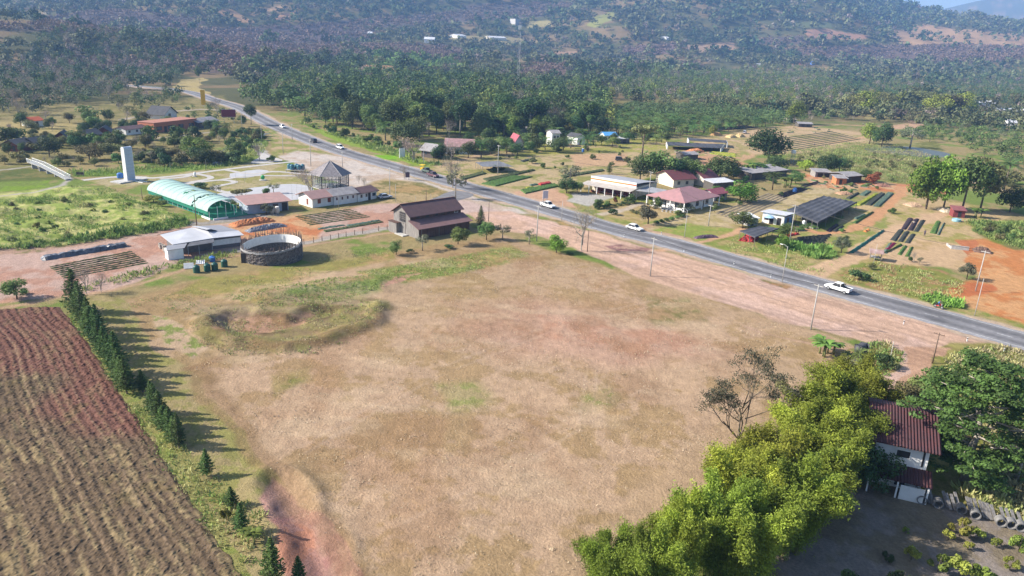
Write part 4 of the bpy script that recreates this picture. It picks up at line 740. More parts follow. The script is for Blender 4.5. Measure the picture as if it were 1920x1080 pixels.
# ---- weathered timber barn
def barn():
    a, rz, L = frame((785, 449), (880, 432)); t = thing('timber_barn', 'weathered timber barn with a two level rusty brown roof at the plot edge', 'barn', (a[0], a[1], 0), rz); D1, D2 = 3.4, 6.6; D = D1 + D2; h1, h2, h3, h4 = 2.7, 3.9, 5.0, 7.0; yr = D1 + 3.3
    BLOCK.append((a[0] + math.cos(rz) * L / 2 - math.sin(rz) * D / 2, a[1] + math.sin(rz) * L / 2 + math.cos(rz) * D / 2, 9))
    MB().extr([(0, -.2), (D, -.2), (D, h3), (yr, h4 - .1), (D1, h3 - .1), (D1, h2 - .1), (0, h1 - .1)], 'x', 0, .15).build('gable_wall', wood_w, t)
    MB().extr([(0, -.2), (D, -.2), (D, h3), (yr, h4 - .1), (D1, h3 - .1), (D1, h2 - .1), (0, h1 - .1)], 'x', L - .15, L).build('gable_wall', wood_b, t)
    MB().box(.152, L - .152, .02, .15, -.2, h1 - .12).box(.152, L - .152, D1, D1 + .12, 2, h3 - .12).box(.152, L - .152, D - .15, D - .02, -.2, h3 - .1).build('side_wall', wood_b, t)
    e = .6; r = MB(); k = (h4 - h3) / (yr - D1); r.slab([(-e, D1 - e, h3 - k * e + .12), (L + e, D1 - e, h3 - k * e + .12), (L + e, yr, h4 + .12), (-e, yr, h4 + .12)], .1); r.slab([(-e, yr, h4 + .12), (L + e, yr, h4 + .12), (L + e, D + e, h3 - k * e + .12), (-e, D + e, h3 - k * e + .12)], .1); up = r.build('upper_roof', roof_brown, t)
    MB().box(-e, L + e, yr - .14, yr + .14, h4 + .122, h4 + .2).build('ridge_cap', brownw, up)
    k2 = (h2 - h1) / D1; MB().slab([(-e, -e, h1 - k2 * e + .02), (L + e, -e, h1 - k2 * e + .02), (L + e, D1 - .01, h2 - .02), (-e, D1 - .01, h2 - .02)], .1).build('lean_to_roof', roof_pink if 0 else corr('brown_lean_to_roof', (.24, .135, .125), 0, 3.5, .15, .7, .03, (.19, .11, .105)), t)
    w = opening(t, D1 + 1.7, 3.0, 2.4, 2.3, 0, 'window', dark, wood_w, 'y'); mm = MB()
    for i in range(1, 4): mm.box(-.09, -.035, D1 + 1.7 + i * .6 - .03, D1 + 1.7 + i * .6 + .03, 3.0, 5.3)
    for z in (3.75, 4.2, 4.75): mm.box(-.088, -.034, D1 + 1.7, D1 + 4.1, z - .03, z + .03)
    mm.build('muntins', wood_w, w); opening(t, D1 + 1.7, 0, 2.4, 2.6, 0, 'door', wood_w, wood_b, 'y')
    for x in (.12, .3, .48, .6, .72): opening(t, x * L, 4.1, .9, .6, D1, 'window', dark, wood_b)
    opening(t, .87 * L, 4.05, 1.0, .65, D1, 'window', glass, wht)
    for i in range(9): MB().box(L * (i + .5) / 9 - .06, L * (i + .5) / 9 + .06, -.05, .018, -.2, h1 - .15).build('batten', wood_w if i % 3 == 0 else wood_b, t)
    # low board annex behind the gable
    MB().box(-1.2, 0 - .02, D - 2.8, D + .4, -.2, 2.6).build('annex', wood_w, t); MB().box(-1.4, -.03, D - 3.0, D + .6, 2.61, 2.7).build('annex_roof', wood_b, t)
    MB().box(-1.6, -.1, D1 + .6, D1 + 4, -.1, .25).build('door_step', conc, t)
    for x, y in ((L * .62, yr + 1.2), (L * .3, yr + .8)): MB().tube([(x, y, h4 - .4), (x, y, h4 + 1.4)], .03, 5).build('antenna', steel, t)
barn()
# ---- woven branch ring
def ring():
    c = G(511, 484)[:2]; R0 = 6.0; t = thing('woven_branch_enclosure', 'round enclosure of woven grey branches with a white band inside its rim', 'enclosure', (c[0], c[1], 0)); BLOCK.append((c[0], c[1], 8)); rs = np.random.RandomState(4); m = MB()
    def P(a, z, r=0): return ((R0 + r) * math.cos(a), (R0 * .92 + r) * math.sin(a), z)
    def rim(a): return 3.35 + .55 * math.sin(a + .25) + .25 * math.cos(a)          # lower towards the viewer
    N_ = 72
    for i in range(N_):
        a, b = 2 * math.pi * i / N_, 2 * math.pi * (i + 1) / N_; m.add([P(a, -.1), P(b, -.1), P(b, rim(b) - .25), P(a, rim(a) - .25), P(a, -.1, -.12), P(b, -.1, -.12), P(b, rim(b) - .25, -.12), P(a, rim(a) - .25, -.12)], [(0, 1, 2, 3), (7, 6, 5, 4), (3, 2, 6, 7)])
    m.build('wall_lining', M('dark_branches', (.11, .105, .105), .9, .4, 3), t); m = MB()
    for i in range(620):
        a = rs.rand() * 6.28; z = rs.rand() * (rim(a) - .2); d = rs.randn() * .07; dz = .6 + rs.randn() * .6; ln = .06 + .1 * rs.rand(); m.tube([P(a, max(0, z), .06), P(a + ln / 2 + d, max(0, min(rim(a) + .1, z + dz / 2)), .13), P(a + ln, max(0, min(rim(a) + .2, z + dz)), .06)], .035 + .02 * rs.rand(), 4, False)
    m.build('woven_branches', M('silver_branches', (.23, .205, .19), .85, .35, 2), t); m = MB()
    for i in range(110):
        a = 2 * math.pi * i / 110 + rs.randn() * .02; z0 = rim(a) - .6; m.tube([P(a, z0 - 1.5, .02), P(a + rs.randn() * .02, rim(a) + .3 + 1.7 * rs.rand() * (.3 + .7 * max(0, math.sin(a))), .0)], [.08, .05], 4, False)
    m.build('upright_sticks', M('brown_sticks', (.17, .13, .12), .85, .3, 2), t); m = MB()
    for i in range(N_):
        a, b = 2 * math.pi * i / N_, 2 * math.pi * (i + 1) / N_; m.add([P(a, rim(a) - 1.9, -.16), P(b, rim(b) - 1.9, -.16), P(b, rim(b) - .15, -.16), P(a, rim(a) - .15, -.16), P(a, rim(a) - 1.9, -.2), P(b, rim(b) - 1.9, -.2), P(b, rim(b) - .15, -.2), P(a, rim(a) - .15, -.2)], [(0, 1, 2, 3), (7, 6, 5, 4), (3, 2, 6, 7)])
    m.build('white_band', wht, t); m = MB()
    V = []; F = []
    for i in range(41):
        a = math.pi + .05 + 3.1 * i / 40; x, y, z = P(a, rim(a) - .22 + .12 * rs.rand(), 0); c, s_ = math.cos(a), math.sin(a); V += [(x + c * r_, y + s_ * r_, z + dz + .05 * rs.randn()) for r_, dz in ((-.22, -.25), (-.2, .05), (.16, .06), (.2, -.3))]
    for i in range(40): F += [(4 * i + k, 4 * i + (k + 1) % 4, 4 * i + 4 + (k + 1) % 4, 4 * i + 4 + k) for k in range(4)]
    m.add(V, F); m.build('pale_rim', M('pale_woven_rim', (.42, .41, .41), .85, .6, 5, c2=(.15, .15, .15)), t)
    MB().box(-4.9, -4.0, -4.35, -3.95, 0, 2.0).build('doorway', dark, t)
ring()
# ---- white roofed workshop
def workshop():
    a, rz, L = frame((332, 480), (458, 463)); t = thing('workshop', 'low workshop with a broad pale grey roof and a small gable', 'workshop', (a[0], a[1], 0), rz); D = dist((332, 480), (306, 463)); BLOCK.append((a[0] + L / 2, a[1] + D / 2, 9))
    MB().box(.4, L - .2, 1.2, D, -.2, 2.35).build('wall', M('shaded_block_wall', (.15, .14, .14)), t); MB().box(L * .55, L - .3, 1.1, 1.195, .8, 2.0).build('window_strip', wht, t)  # block wall colour darkened for the shade under the lean-to
    pale = M('pale_roof_sheet', (.46, .465, .49), .5, .1, .3); gr = M('grey_roof_sheet', (.27, .275, .30), .6, .1, .4)
    MB().slab([(-.6, .1, 2.5), (L * .56, .5, 2.7), (L * .56, D * .62, 3.6), (L * .42, D * 1.0, 3.5), (-.9, D * .93, 2.9)], .1).build('roof', pale, t)
    MB().slab([(L * .565, .5, 2.7), (L + .2, .2, 2.6), (L + .1, D * .38, 2.95), (L * .565, D * .40, 3.2)], .1).build('roof', pale, t)
    MB().slab([(L * .50, D * .74, 3.3), (L * .565, D * .42, 3.22), (L + .1, D * .385, 2.93), (L * .85, D * 1.02, 3.3), (L * .5, D * 1.05, 3.6)], .1).build('roof', gr, t)
    MB().slab([(L * .42, D * 1.02, 3.75), (L * .5, D * 1.04, 3.65), (L * .60, D * .46, 3.85), (L * .54, D * .42, 3.9)], .08).slab([(L * .60, D * .46, 3.85), (L * .5, D * 1.04, 3.66), (L * .62, D * .9, 3.35), (L * .70, D * .5, 3.3)], .08).build('small_gable_roof', pale, t)
    MB().slab([(-.9, D * .94, 2.95), (L * .4, D * 1.01, 3.5), (L * .4, D * 1.14, 3.0), (-1.2, D * 1.06, 2.6)], .08).build('rear_eave', roof_dark, t)
    MB().slab([(L * .12, -1.4, 2.1), (L * .52, -1.0, 2.15), (L * .56, .45, 2.55), (L * .2, .1, 2.45)], .08).build('lean_to_roof', M('dark_sheet_roof', (.16, .16, .17), .6, .2, .6), t)
    pposts([(L * .14, -1.2), (L * .3, -1.0), (L * .5, -.8)], 2.0, .05, 'post', steel, t); MB().slab([(-2.6, -2.6, 2.15), (L * .07, -2.3, 2.15), (L * .16, .05, 2.4), (-1.8, .1, 2.4)], .08).build('shed_roof', gr, t)
    MB().box(-2.3, L * .05, -2.3, -.2, -.2, 2.05).build('shed_wall', wht, t)
    rs = random.Random(2); mb = MB()
    for i in range(26): x = -1.4 + rs.random() * .9; y = .5 + i * D / 26; s_ = .25 + rs.random() * .35; mb.box(x - s_ / 2, x + s_ / 2, y - s_ / 2, y + s_ / 2, 0, s_ * 1.6)
    mb.build('stacked_goods', M('mixed_clutter', (.3, .27, .24), .8, .7, 4), t)
workshop()
def tank(px, py, label, mat, r=.62, h=1.5, group=None, z=0, loc=None):
    q = loc if loc is not None else G(px, py); t = thing('water_tank', label, 'water tank', (q[0], q[1], z), 0, group); p = [(r * .96, 0), (r, .05)]
    for i in range(5): z0 = h * .8 * i / 5; p += [(r, z0 + .08), (r * 1.03, z0 + .12), (r, z0 + .18)]
    MB().lathe(p + [(r, h * .8), (r * .75, h * .93), (r * .3, h)], 18).build('body', mat, t, True); MB().lathe([(r * .3, h - .01), (r * .3, h + .07), (r * .1, h + .09)], 12).build('lid', mat, t); return t
gt = M('dark_green_plastic', (.018, .085, .065), .4, .15, 2, .4); bt = M('teal_blue_plastic', (.045, .15, .20), .4, .15, 2, .4)
for x, y, lb in ((369, 511, 'dark green water tank, leftmost of four in front of the workshop'), (389, 508, 'dark green water tank, second from left of four before the workshop'), (403, 506, 'dark green water tank, third from left of four before the workshop'), (421, 500, 'dark green water tank standing apart beside the woven ring')): tank(x, y, lb, gt, group='green water tanks by the workshop')
tank(398, 490, 'round blue tank behind the green ones near the workshop', blue, .6, 1.1)
def sheet(px, py, w, d, rz, label, mat, tilt=.35):
    q = G(px, py); t = thing('metal_panel', label, 'panel', (q[0], q[1], 0), rz); MB().slab([(-w / 2, -d / 2, .12), (w / 2, -d / 2, .12), (w / 2, d / 2, .12 + tilt * d), (-w / 2, d / 2, .12 + tilt * d)], .04).build('panel', mat, t); pposts([(-w / 2 + .1, d / 2 - .1), (w / 2 - .1, d / 2 - .1)], .1 + tilt * d - .12, .03, 'post', steel, t)
sheet(354, 502, 1.8, 1.8, .4, 'leaning grey sheet left of the green water tanks', steel); sheet(376, 494, 1.6, 1.2, .3, 'leaning pale sheet behind the green water tanks', roof_white)
# ---- low pink roofed house and long white house
house('low_storehouse', 'low storehouse with a faded pink roof and blue grey front panels', 'storehouse', (466, 402), (541, 394), 6.5, 2.6, 'shed', .7, M('blue_grey_panels', (.33, .38, .45), .7, .12, 1), roof_pink, .8, win=((.3, 1.1, 1.2, .9), (.62, 1.1, 1.2, .9)), doors=((.84, 1.4, 2.1),))
for x, lb in ((511, 'left of two cream water jars before the pink roofed storehouse'), (520, 'right of two cream water jars before the pink roofed storehouse')):
    q = G(x, 400); t = thing('water_jar', lb, 'water jar', (q[0], q[1], 0)); MB().lathe([(.45, 0), (.6, .5), (.62, 1.2), (.5, 1.6), (.42, 1.7)], 16).build('jar', cream, t, True); MB().lathe([(.5, 1.705), (.5, 1.76), (.1, 1.8)], 14).build('lid', wht, t)
_, rzz, _ = frame((586, 390), (626, 384)); t, L, _ = house('white_cottage', 'white cottage with a pink roof and two red shuttered windows', 'house', (586, 390), (626, 384), 6.5, 2.7, 'gx', 1.2, white, roof_pink, .7, win=((.25, 1.0, .9, 1.1), (.72, 1.0, .9, 1.1)), winm=M('red_shutter', (.22, .07, .05), .6), side=((.3, .6, .7, 1.5),))
house('long_white_house', 'long white house with a grey roof, a row of small windows and a dark base', 'house', (627, 385), (669, 379), 6, 2.8, 'gx', 1.1, white, roof_grey, .6, win=((.08, 1.3, .5, .8), (.32, 1.3, .5, .8), (.56, 1.3, .5, .8), (.8, 1.3, .5, .8)), wfm=wht, winm=M('dark_red_pane', (.10, .04, .04), .5))
house('white_annex', 'white annex with a brown edged roof at the right end of the long house', 'house', (671, 379), (706, 372), 5.5, 2.5, 'gx', .9, white, roof_brown, .6, win=((.15, 1.1, .6, .8), (.42, 1.1, .6, .8), (.78, 1.0, 1.2, .8)), doors=((.55, .9, 2.0),))
# ---- hexagonal pavilion
def pavilion():
    c = G(620, 356)[:2]; R0 = 5.3; t = thing('pavilion', 'six sided glazed pavilion with a steep grey shingled roof', 'pavilion', (c[0], c[1], 0), .28); BLOCK.append((c[0], c[1], 7)); V = [(R0 * math.cos(math.pi / 3 * i), R0 * math.sin(math.pi / 3 * i)) for i in range(6)]; blk = M('black_steel_frame', (.03, .032, .04), .5)
    MB().prism([(x * 1.02, y * 1.02) for x, y in V], .9, 1.1).build('floor', conc, t); E_ = 6.3; e = [(E_ * math.cos(math.pi / 3 * i), E_ * math.sin(math.pi / 3 * i), 5.0) for i in range(6)]
    ro = MB().add(e + [(0, 0, 8.7)], [(i, (i + 1) % 6, 6) for i in range(6)]).add([(x, y, 4.9) for x, y, z in e], [(5, 4, 3, 2, 1, 0)]).build('roof', M('grey_shingles', (.22, .20, .205), .85, .25, 1.6), t)
    m = MB(); [m.tube([x, (0, 0, 8.75)], .06, 5) for x in e]; [m.tube([e[i], e[(i + 1) % 6]], .07, 5) for i in range(6)]; m.build('hip_trim', M('pale_trim', (.4, .38, .37), .7), ro)
    for x, y in V: MB().box(x - .12, x + .12, y - .12, y + .12, -.2, 4.95).build('post', blk, t)
    for i in range(6):
        a, b = Vector((*V[i], 0)), Vector((*V[(i + 1) % 6], 0)); m = MB(); 
        for f in (.2, .4, .6, .8): p = a.lerp(b, f); m.box(p.x - .04, p.x + .04, p.y - .04, p.y + .04, 1.1, 4.9)
        for z in (1.15, 2.1, 3.9, 4.8): m.tube([a + Vector((0, 0, z)), b + Vector((0, 0, z))], .05, 4)
        m.build('glazing_bars', blk, t)
        a2, b2 = a * .985, b * .985; gl = M('clear_glazing', (.5, .55, .6), .05, .05, 1, .5, alpha=.28); MB().add([(a2.x, a2.y, 1.15), (b2.x, b2.y, 1.15), (b2.x, b2.y, 4.8), (a2.x, a2.y, 4.8)], [(0, 1, 2, 3)]).build('glazing', gl, t)
    MB().box(-1, 1, -.8, .8, 1.11, 1.9).build('counter', wht, t); m = MB(); [m.box(x - .2, x + .2, y - .2, y + .2, 1.11, 1.6) for x, y in ((-2.6, 1), (2.4, -1.4), (.5, 2.7), (-1, -2.9))]; m.build('seats', M('dark_wood', (.09, .06, .05)), t)
pavilion()
# ---- white climbing tower, slab and blue tank
def tower():
    a, rz, L = frame((239, 341), (257, 338)); h = 10.2; d = 1.3; L *= .85; t = thing('climbing_tower', 'tall white slab tower with a curved top beside the green tunnel', 'tower', (a[0], a[1], 0), rz); face = M('pale_blue_grey_panels', (.45, .52, .60), .55, .08, 1.2)
    pr = [(0, -.2), (d, -.2), (d, h - .6)] + [(d * .5 + d * .5 * math.cos(q), h - .6 + .6 * math.sin(q)) for q in np.linspace(.2, math.pi - .1, 7)] + [(0, h - .6)]
    MB().extr([(y + .25 * 0, z) for y, z in pr], 'x', .12, L - .12).build('body', face, t); MB().extr([(y * 1.03 - .03, z * 1.004) for y, z in pr], 'x', 0, .115).build('side_panel', wht, t); MB().extr([(y * 1.03 - .03, z * 1.004) for y, z in pr], 'x', L - .115, L).build('side_panel', wht, t)
    m = MB(); [m.box(.12, L - .12, -.03, -.005, z, z + .04) for z in np.arange(1, h - .6, 1.0)]; m.build('panel_joints', steel, t)
    MB().box(-3.5, L + 3.0, -1.4, 3.0, -.2, .35).build('plinth', conc, t); m = MB(); [m.box(L * .5 + i * .9, L * .5 + .3 + i * .9, -4.6, -1.42, -.1, .18) for i in (0, 1.6)]; m.build('ramp_rails', wht, t)
    BLOCK.append((a[0], a[1], 7)); q = G(226, 336); tank(0, 0, 'blue round tank on the plinth of the white climbing tower', blue, .9, 1.6, loc=q, z=.36)
tower()
# ---- green tunnel
def tunnel():
    nl, nr, fl = G(392, 411)[:2], G(441, 402)[:2], G(279, 369)[:2]; d = fl - nl; L = float(np.linalg.norm(d)); rz = math.atan2(d[1], d[0]) - math.pi / 2; W = float(np.linalg.norm(nr - nl)) * 1.0
    t = thing('arched_tunnel', 'long arched pavilion covered in pale green netting on white posts', 'tunnel', (nl[0], nl[1], 0), rz); W = 9.0; ev, ap = 1.9, 4.3; BLOCK.extend([(nl[0] + d[0] * f, nl[1] + d[1] * f, 8) for f in (0, .25, .5, .75, 1)])
    arc = lambda s: (W / 2 - (W / 2 + .25) * math.cos(math.pi * s), ev + (ap - ev) * math.sin(math.pi * s)); gm_ = M('pale_green_net', (.55, .72, .66), .6, .2, .35, stretch=(1, 2.5, 1), trans=.3, c2=(.44, .64, .57)); gd = M('dark_green_net', (.03, .22, .15), .7, .2, 1, trans=.2)
    V = []; F = []; ny = 60; ns = 20; rs = np.random.RandomState(3)
    for j in range(ny + 1):
        for i in range(ns + 1): x, z = arc(i / ns); sag = .09 * abs(math.sin(j * math.pi / 5)) * math.sin(math.pi * i / ns); V.append((x, L * j / ny, z - sag))
    for j in range(ny):
        for i in range(ns):
            if (j in (13, 14) and i < 13 and (i + j) % 3) or (j in (26, 27, 28) and 4 < i < 11 and (i * j) % 3 == 0) or (j < 11 and i > 12 and j > 0): continue
            q = j * (ns + 1) + i; F.append((q, q + 1, q + ns + 2, q + ns + 1))
    npmesh('cover', np.array(V), F, gm_, t, True)
    for j in range(13): MB().tube([(arc(i / 16)[0], L * j / 12, arc(i / 16)[1] + .03) for i in range(17)], .05, 5).build('hoop', wht, t)
    for j in range(13):
        for x in (.15, W - .15): MB().tube([(x, L * j / 12, -.1), (x, L * j / 12, ev)], .06, 6).build('post', wht, t)
    MB().box(.0, .04, .3, L, .9, 1.9).box(W - .04, W, 3, L, .2, 1.7).build('side_net', gd, t); MB().box(.3, W + 2, -1.6, L, .03, .07).build('green_floor_shadow', gd, t)  # dark green sheet stands for the shadowed green floor, reaching past the posts
    pposts([(2.4, .2), (4.6, .2), (6.8, .2)], 2.9, .05, 'post', wht, t); MB().box(-.4, -.25, -1.2, 3, 0, .45).box(.2, 4, -1.9, -1.75, 0, .45).build('kerb_rail', wht, t)
tunnel()
# ---- blue tank stand
sc_ = G(555, 322)[:2]; st = thing('tank_stand', 'steel stand under the cluster of blue tanks by the court', 'stand', (sc_[0], sc_[1], 0)); MB().box(-3, 3, -1.6, 1.6, .7, .85).build('platform', conc, st); pposts([(-2.8, -1.4), (0, -1.4), (2.8, -1.4), (-2.8, 1.4), (2.8, 1.4)], .7, .08, 'post', steel, st)
for i, (x, y, w) in enumerate([(-2.2, .3, 'leftmost'), (-1.0, -.8, 'front left'), (.1, .6, 'back middle'), (1.2, -.7, 'front right'), (2.2, .4, 'rightmost')]): tank(0, 0, w + ' teal blue tank of the five on the steel stand', bt, .72, 1.7, 'blue tanks on the steel stand', z=.86, loc=(sc_[0] + x, sc_[1] + y))
# ---- footbridge
def footbridge():
    a, b = G(57, 313)[:2], G(128, 338)[:2]; d = b - a; L = float(np.linalg.norm(d)); t = thing('footbridge', 'white footbridge with lattice railings over the stream bed', 'footbridge', (a[0], a[1], 0), math.atan2(d[1], d[0])); z = lambda x: .35 + 1.35 * min(1, (1 - x / L) * 1.6)
    N_ = 24; dk = MB(); [dk.slab([(L * i / N_, -.8, z(L * i / N_)), (L * (i + 1) / N_, -.8, z(L * (i + 1) / N_)), (L * (i + 1) / N_, .8, z(L * (i + 1) / N_)), (L * i / N_, .8, z(L * i / N_))], .18) for i in range(N_)]; dk.build('deck', conc, t)
    for y in (-.82, .82):
        m = MB()
        for i in range(N_):
            x0, x1 = L * i / N_, L * (i + 1) / N_; m.tube([(x0, y, z(x0) + 1.1), (x1, y, z(x1) + 1.1)], .06, 4); m.tube([(x0, y, z(x0)), (x0, y, z(x0) + 1.1)], .05, 4); m.tube([(x0, y, z(x0)), (x1, y, z(x1) + 1.1)], .04, 4); m.tube([(x0, y, z(x0) + 1.1), (x1, y, z(x1))], .04, 4)
        m.build('railing', wht, t)
    for f in (.12, .32, .52, .72): x = f * L; MB().box(x - .12, x + .12, -.7, .7, -.3, z(x) - .19).build('pier', conc, t)
footbridge()
# ---- west side cabins and restaurant
for i, (A, B, lb) in enumerate([((8, 283), (36, 285), 'dark roofed wooden cabin at the left edge'), ((44, 279), (68, 281), 'wooden cabin with a red porch, second from the left edge'), ((104, 268), (126, 268), 'dark roofed cabin behind the upright tree'), ((144, 263), (166, 265), 'dark roofed cabin in the middle of the row'), ((184, 257), (206, 257), 'dark roofed cabin at the right end of the row')]):
    house('cabin', lb, 'cabin', A, B, 6.5, 2.6, 'gy', 1.5, M('dark_red_boards', (.17, .06, .045), .8, .3, 2), roof_dark, .9, win=((.15, 1, 1.0, 1.0),), doors=((.6, 1.1, 2.0),), group='dark roofed cabins by the stream')
house('long_low_building', 'long low building with a white wall and a brown roof beside the brick restaurant', 'building', (237, 254), (283, 248), 6, 2.4, 'gx', .9, white, roof_brown, .5, win=((.1, 1, 1, .8), (.4, 1, 1, .8), (.7, 1, 1, .8)))
house('brick_restaurant', 'flat roofed brick red restaurant building', 'restaurant', (290, 250), (370, 240), 9, 4.2, 'flat', 0, brick, M('brick_red_roof', (.36, .17, .12), .8), .15, win=((.05, 1, 3, 1.6), (.3, 1, 3, 1.6), (.55, 1, 3, 1.6), (.8, 1, 3, 1.6)), doors=((.22, 1.5, 2.4),))
house('grey_roofed_building', 'grey roofed open building right of the brick restaurant', 'building', (372, 241), (408, 236), 8, 2.8, 'gx', 1.3, M('dim_timber_wall', (.10, .08, .07)), roof_grey, .8, win=((.1, .8, 2.2, 1.4), (.5, .8, 2.2, 1.4)))
house('gabled_hall', 'hall with a steep dark roof edged in white behind the brick restaurant', 'hall', (308, 224), (332, 220), 9, 2.4, 'gy', 3.4, white, roof_dark, .8, win=((.35, 1, 2, 1.4),))
q = G(58, 236); house('orange_roofed_hut', 'small orange roofed hut in the field at the left edge', 'hut', (58, 238), (82, 236), 6, 2.6, 'gx', 1.2, white, M('orange_roof', (.5, .12, .05), .7), .5, doors=((.4, 1.2, 2),))
def sign(name, label, px, py, w, z0, h, mat, rz=0, legs=2, text=None):
    q = G(px, py); t = thing(name, label, 'sign', (q[0], q[1], 0), rz); MB().box(-w / 2, w / 2, -.08, .08, z0, z0 + h).build('panel', mat, t); m = MB(); xs = (-w * .35, w * .35) if legs == 2 else (0,); posts(m, [(x, .17) for x in xs], z0 + h * .8, .08); m.build('legs', steel, t); m = MB()
    for x0, x1, a, b in ((-w / 2 - .05, w / 2 + .05, z0 + h, z0 + h + .06), (-w / 2 - .05, w / 2 + .05, z0 - .06, z0)): m.box(x0, x1, -.09, .09, a, b)
    m.build('border', wht if mat is not wht else steel, t); return t
sign('billboard', 'dark red billboard on posts beside the restaurant entrance', 430, 231, 6.5, 3.0, 3.6, M('dark_red_panel', (.20, .035, .05), .6), .5)
sign('tall_sign', 'narrow yellow upright sign beside the far bend of the road', 382, 200, 2.4, 1, 8.5, M('yellow_panel', (.75, .42, .03), .5), .3, 1)
sign('road_sign', 'small dark notice board on the near verge beside the bare tree', 764, 337, 1.4, .8, 1.7, M('dark_purple_board', (.10, .07, .10), .6), .4)
sign('shop_sign', 'small pale sign on posts before the shop with the curved roof', 1022, 378, 1.6, 1.0, 2.2, M('pale_pink_board', (.55, .5, .52), .6), .3)
sign('white_kiosk_board', 'white kiosk panel beside the bare grey tree', 754, 296, 3.2, .3, 3.4, wht, 1.0)
# ---- east side
def shop():
    A, B = (1098, 360), (1178, 374); a, rz, L = frame(A, B); t = thing('shop', 'long shop with a red and yellow striped white parapet and a curved grey roof', 'shop', (a[0], a[1], 0), rz); D = 15.; h = 3.1; BLOCK.extend([(a[0] + math.cos(rz) * L * f - math.sin(rz) * D / 2, a[1] + math.sin(rz) * L * f + math.cos(rz) * D / 2, 10) for f in (.1, .5, .9)])
    MB().box(0, L, 4.0, 4 + D, -.2, h).build('wall', cream, t); MB().box(-.5, L + .5, 3.6, 3.9, h - .1, h + 1.5).build('parapet', white, t); MB().box(-.5, L + .5, 3.56, 3.597, h + .6, h + 1.0).build('stripe', M('red_stripe', (.42, .10, .06), .6, c2=(.55, .33, .05), scale=.12), t)
    MB().box(-.6, L + .6, 3.5, 4.0, h + 1.503, h + 1.6).build('parapet_cap', wht, t); N_ = 8; r = MB(); rr_ = lambda f: h + 1.4 - 1.4 * f ** 1.8
    for i in range(N_): f0, f1 = i / N_, (i + 1) / N_; r.slab([(-.8, 4.02 + D * f0, rr_(f0)), (L + .8, 4.02 + D * f0, rr_(f0)), (L + .8, 4.02 + D * f1, rr_(f1)), (-.8, 4.02 + D * f1, rr_(f1))], .1)
    r.build('roof', M('smooth_grey_roof', (.34, .34, .36), .55, .12, .3), t); MB().slab([(-1.5, -1.2, 2.6), (L + 1, -1.2, 2.6), (L + 1, 3.55, 3.1), (-1.5, 3.55, 3.1)], .1).build('canopy', M('beige_canopy_roof', (.42, .38, .34), .7, .15, .6), t)
    for i in range(7): x = -1.2 + (L + 1.9) * i / 6; MB().box(x - .09, x + .09, -1.0, -.82, -.2, 2.5).build('post', wht, t)
    for x, w in ((.08, 3), (.3, 3), (.52, 3), (.74, 3)): opening(t, x * L, .1, w, 2.3, 4.0, 'window', M('dim_red_interior', (.16, .03, .03), .6), wht)
    m = MB(); rs = random.Random(8)
    for i in range(16): x = rs.random() * L; s_ = .3 + .5 * rs.random(); m.box(x, x + s_, 1 + rs.random(), 2.3, 0, s_)
    m.build('goods', M('reddish_goods', (.3, .12, .08), .8, .6, 3), t)
    MB().slab([(L + 1.2, 2, 2.7), (L + 8, 4, 2.6), (L + 8, 10, 2.9), (L + 1.2, 10, 3.0)], .1).build('side_roof', M('grey_sheet_roof', (.30, .30, .31), .6, .15, .5), t); pposts([(L + 1.5, 2.4), (L + 7.8, 4.3), (L + 7.8, 9.7)], 2.6, .08, 'post', steel, t)
shop()
dpt = dist((1279, 397), (1226, 384)); t, L, _ = house('pink_roofed_house', 'white house with a large hipped pink roof and a porch facing the road', 'house', (1279, 397), (1336, 385), dpt, 3.0, 'hip', 2.6, white, corr('pink_metal_roof', (.40, .21, .21), 0, 2, .1, .6, .02, (.32, .18, .18)), 1.5, win=((.12, .9, 1.4, 1.3), (.42, .9, 1.4, 1.3), (.74, .9, 1.4, 1.3)), doors=((.62, 1.0, 2.1),), side=((.12, .9, 1.4, 1.3), (.55, .9, 1.8, 1.3), (.8, .9, 1.4, 1.3)))
pposts([(-1.3, -1.3), (-1.3, dpt * .33), (-1.3, dpt * .66), (-1.3, dpt + 1.2), (L * .5, -1.3), (L + 1.2, -1.3)], 2.95, .12, 'post', wht, t); MB().box(-1.6, -.01, -1.6, dpt, -.1, .3).build('porch_floor', conc, t)
house('small_red_roofed_house', 'small annex with a maroon roof right of the pink roofed house', 'house', (1338, 378), (1362, 374), 5, 2.4, 'gx', 1, M('grey_wall', (.4, .4, .4)), corr('maroon_roof', (.28, .08, .10), 0, 3), .6, doors=((.3, 1, 2),), win=((.65, 1, 1, .8),))
house('red_roofed_house', 'house with a bright dark red roof behind the pink roofed house', 'house', (1262, 352), (1300, 350), 10, 3, 'gx', 2, cream, roof_red, .8, win=((.2, 1, 1, 1), (.6, 1, 1, 1)))
house('tall_red_roofed_house', 'narrow house with a steep dark red roof left of the second red roof', 'house', (1254, 337), (1268, 338), 6, 3.6, 'gy', 2.6, cream, roof_red, .6, win=((.3, 1, 1, 1),))
house('crimson_roofed_house', 'house with a crimson roof half hidden behind the pale shed roof', 'house', (1318, 350), (1342, 348), 9, 3.2, 'gx', 1.9, cream, roof_red, .8, win=((.3, 1, 1, 1),))
house('pale_roofed_shed', 'open shed with a pale roof before the crimson roofed house', 'shed', (1336, 357), (1374, 354), 4.5, 2.5, 'shed', .4, M('shadowy_wall', (.10, .09, .08)), roof_white, .5, doors=((.2, 1.5, 2), (.6, 1.5, 2)))
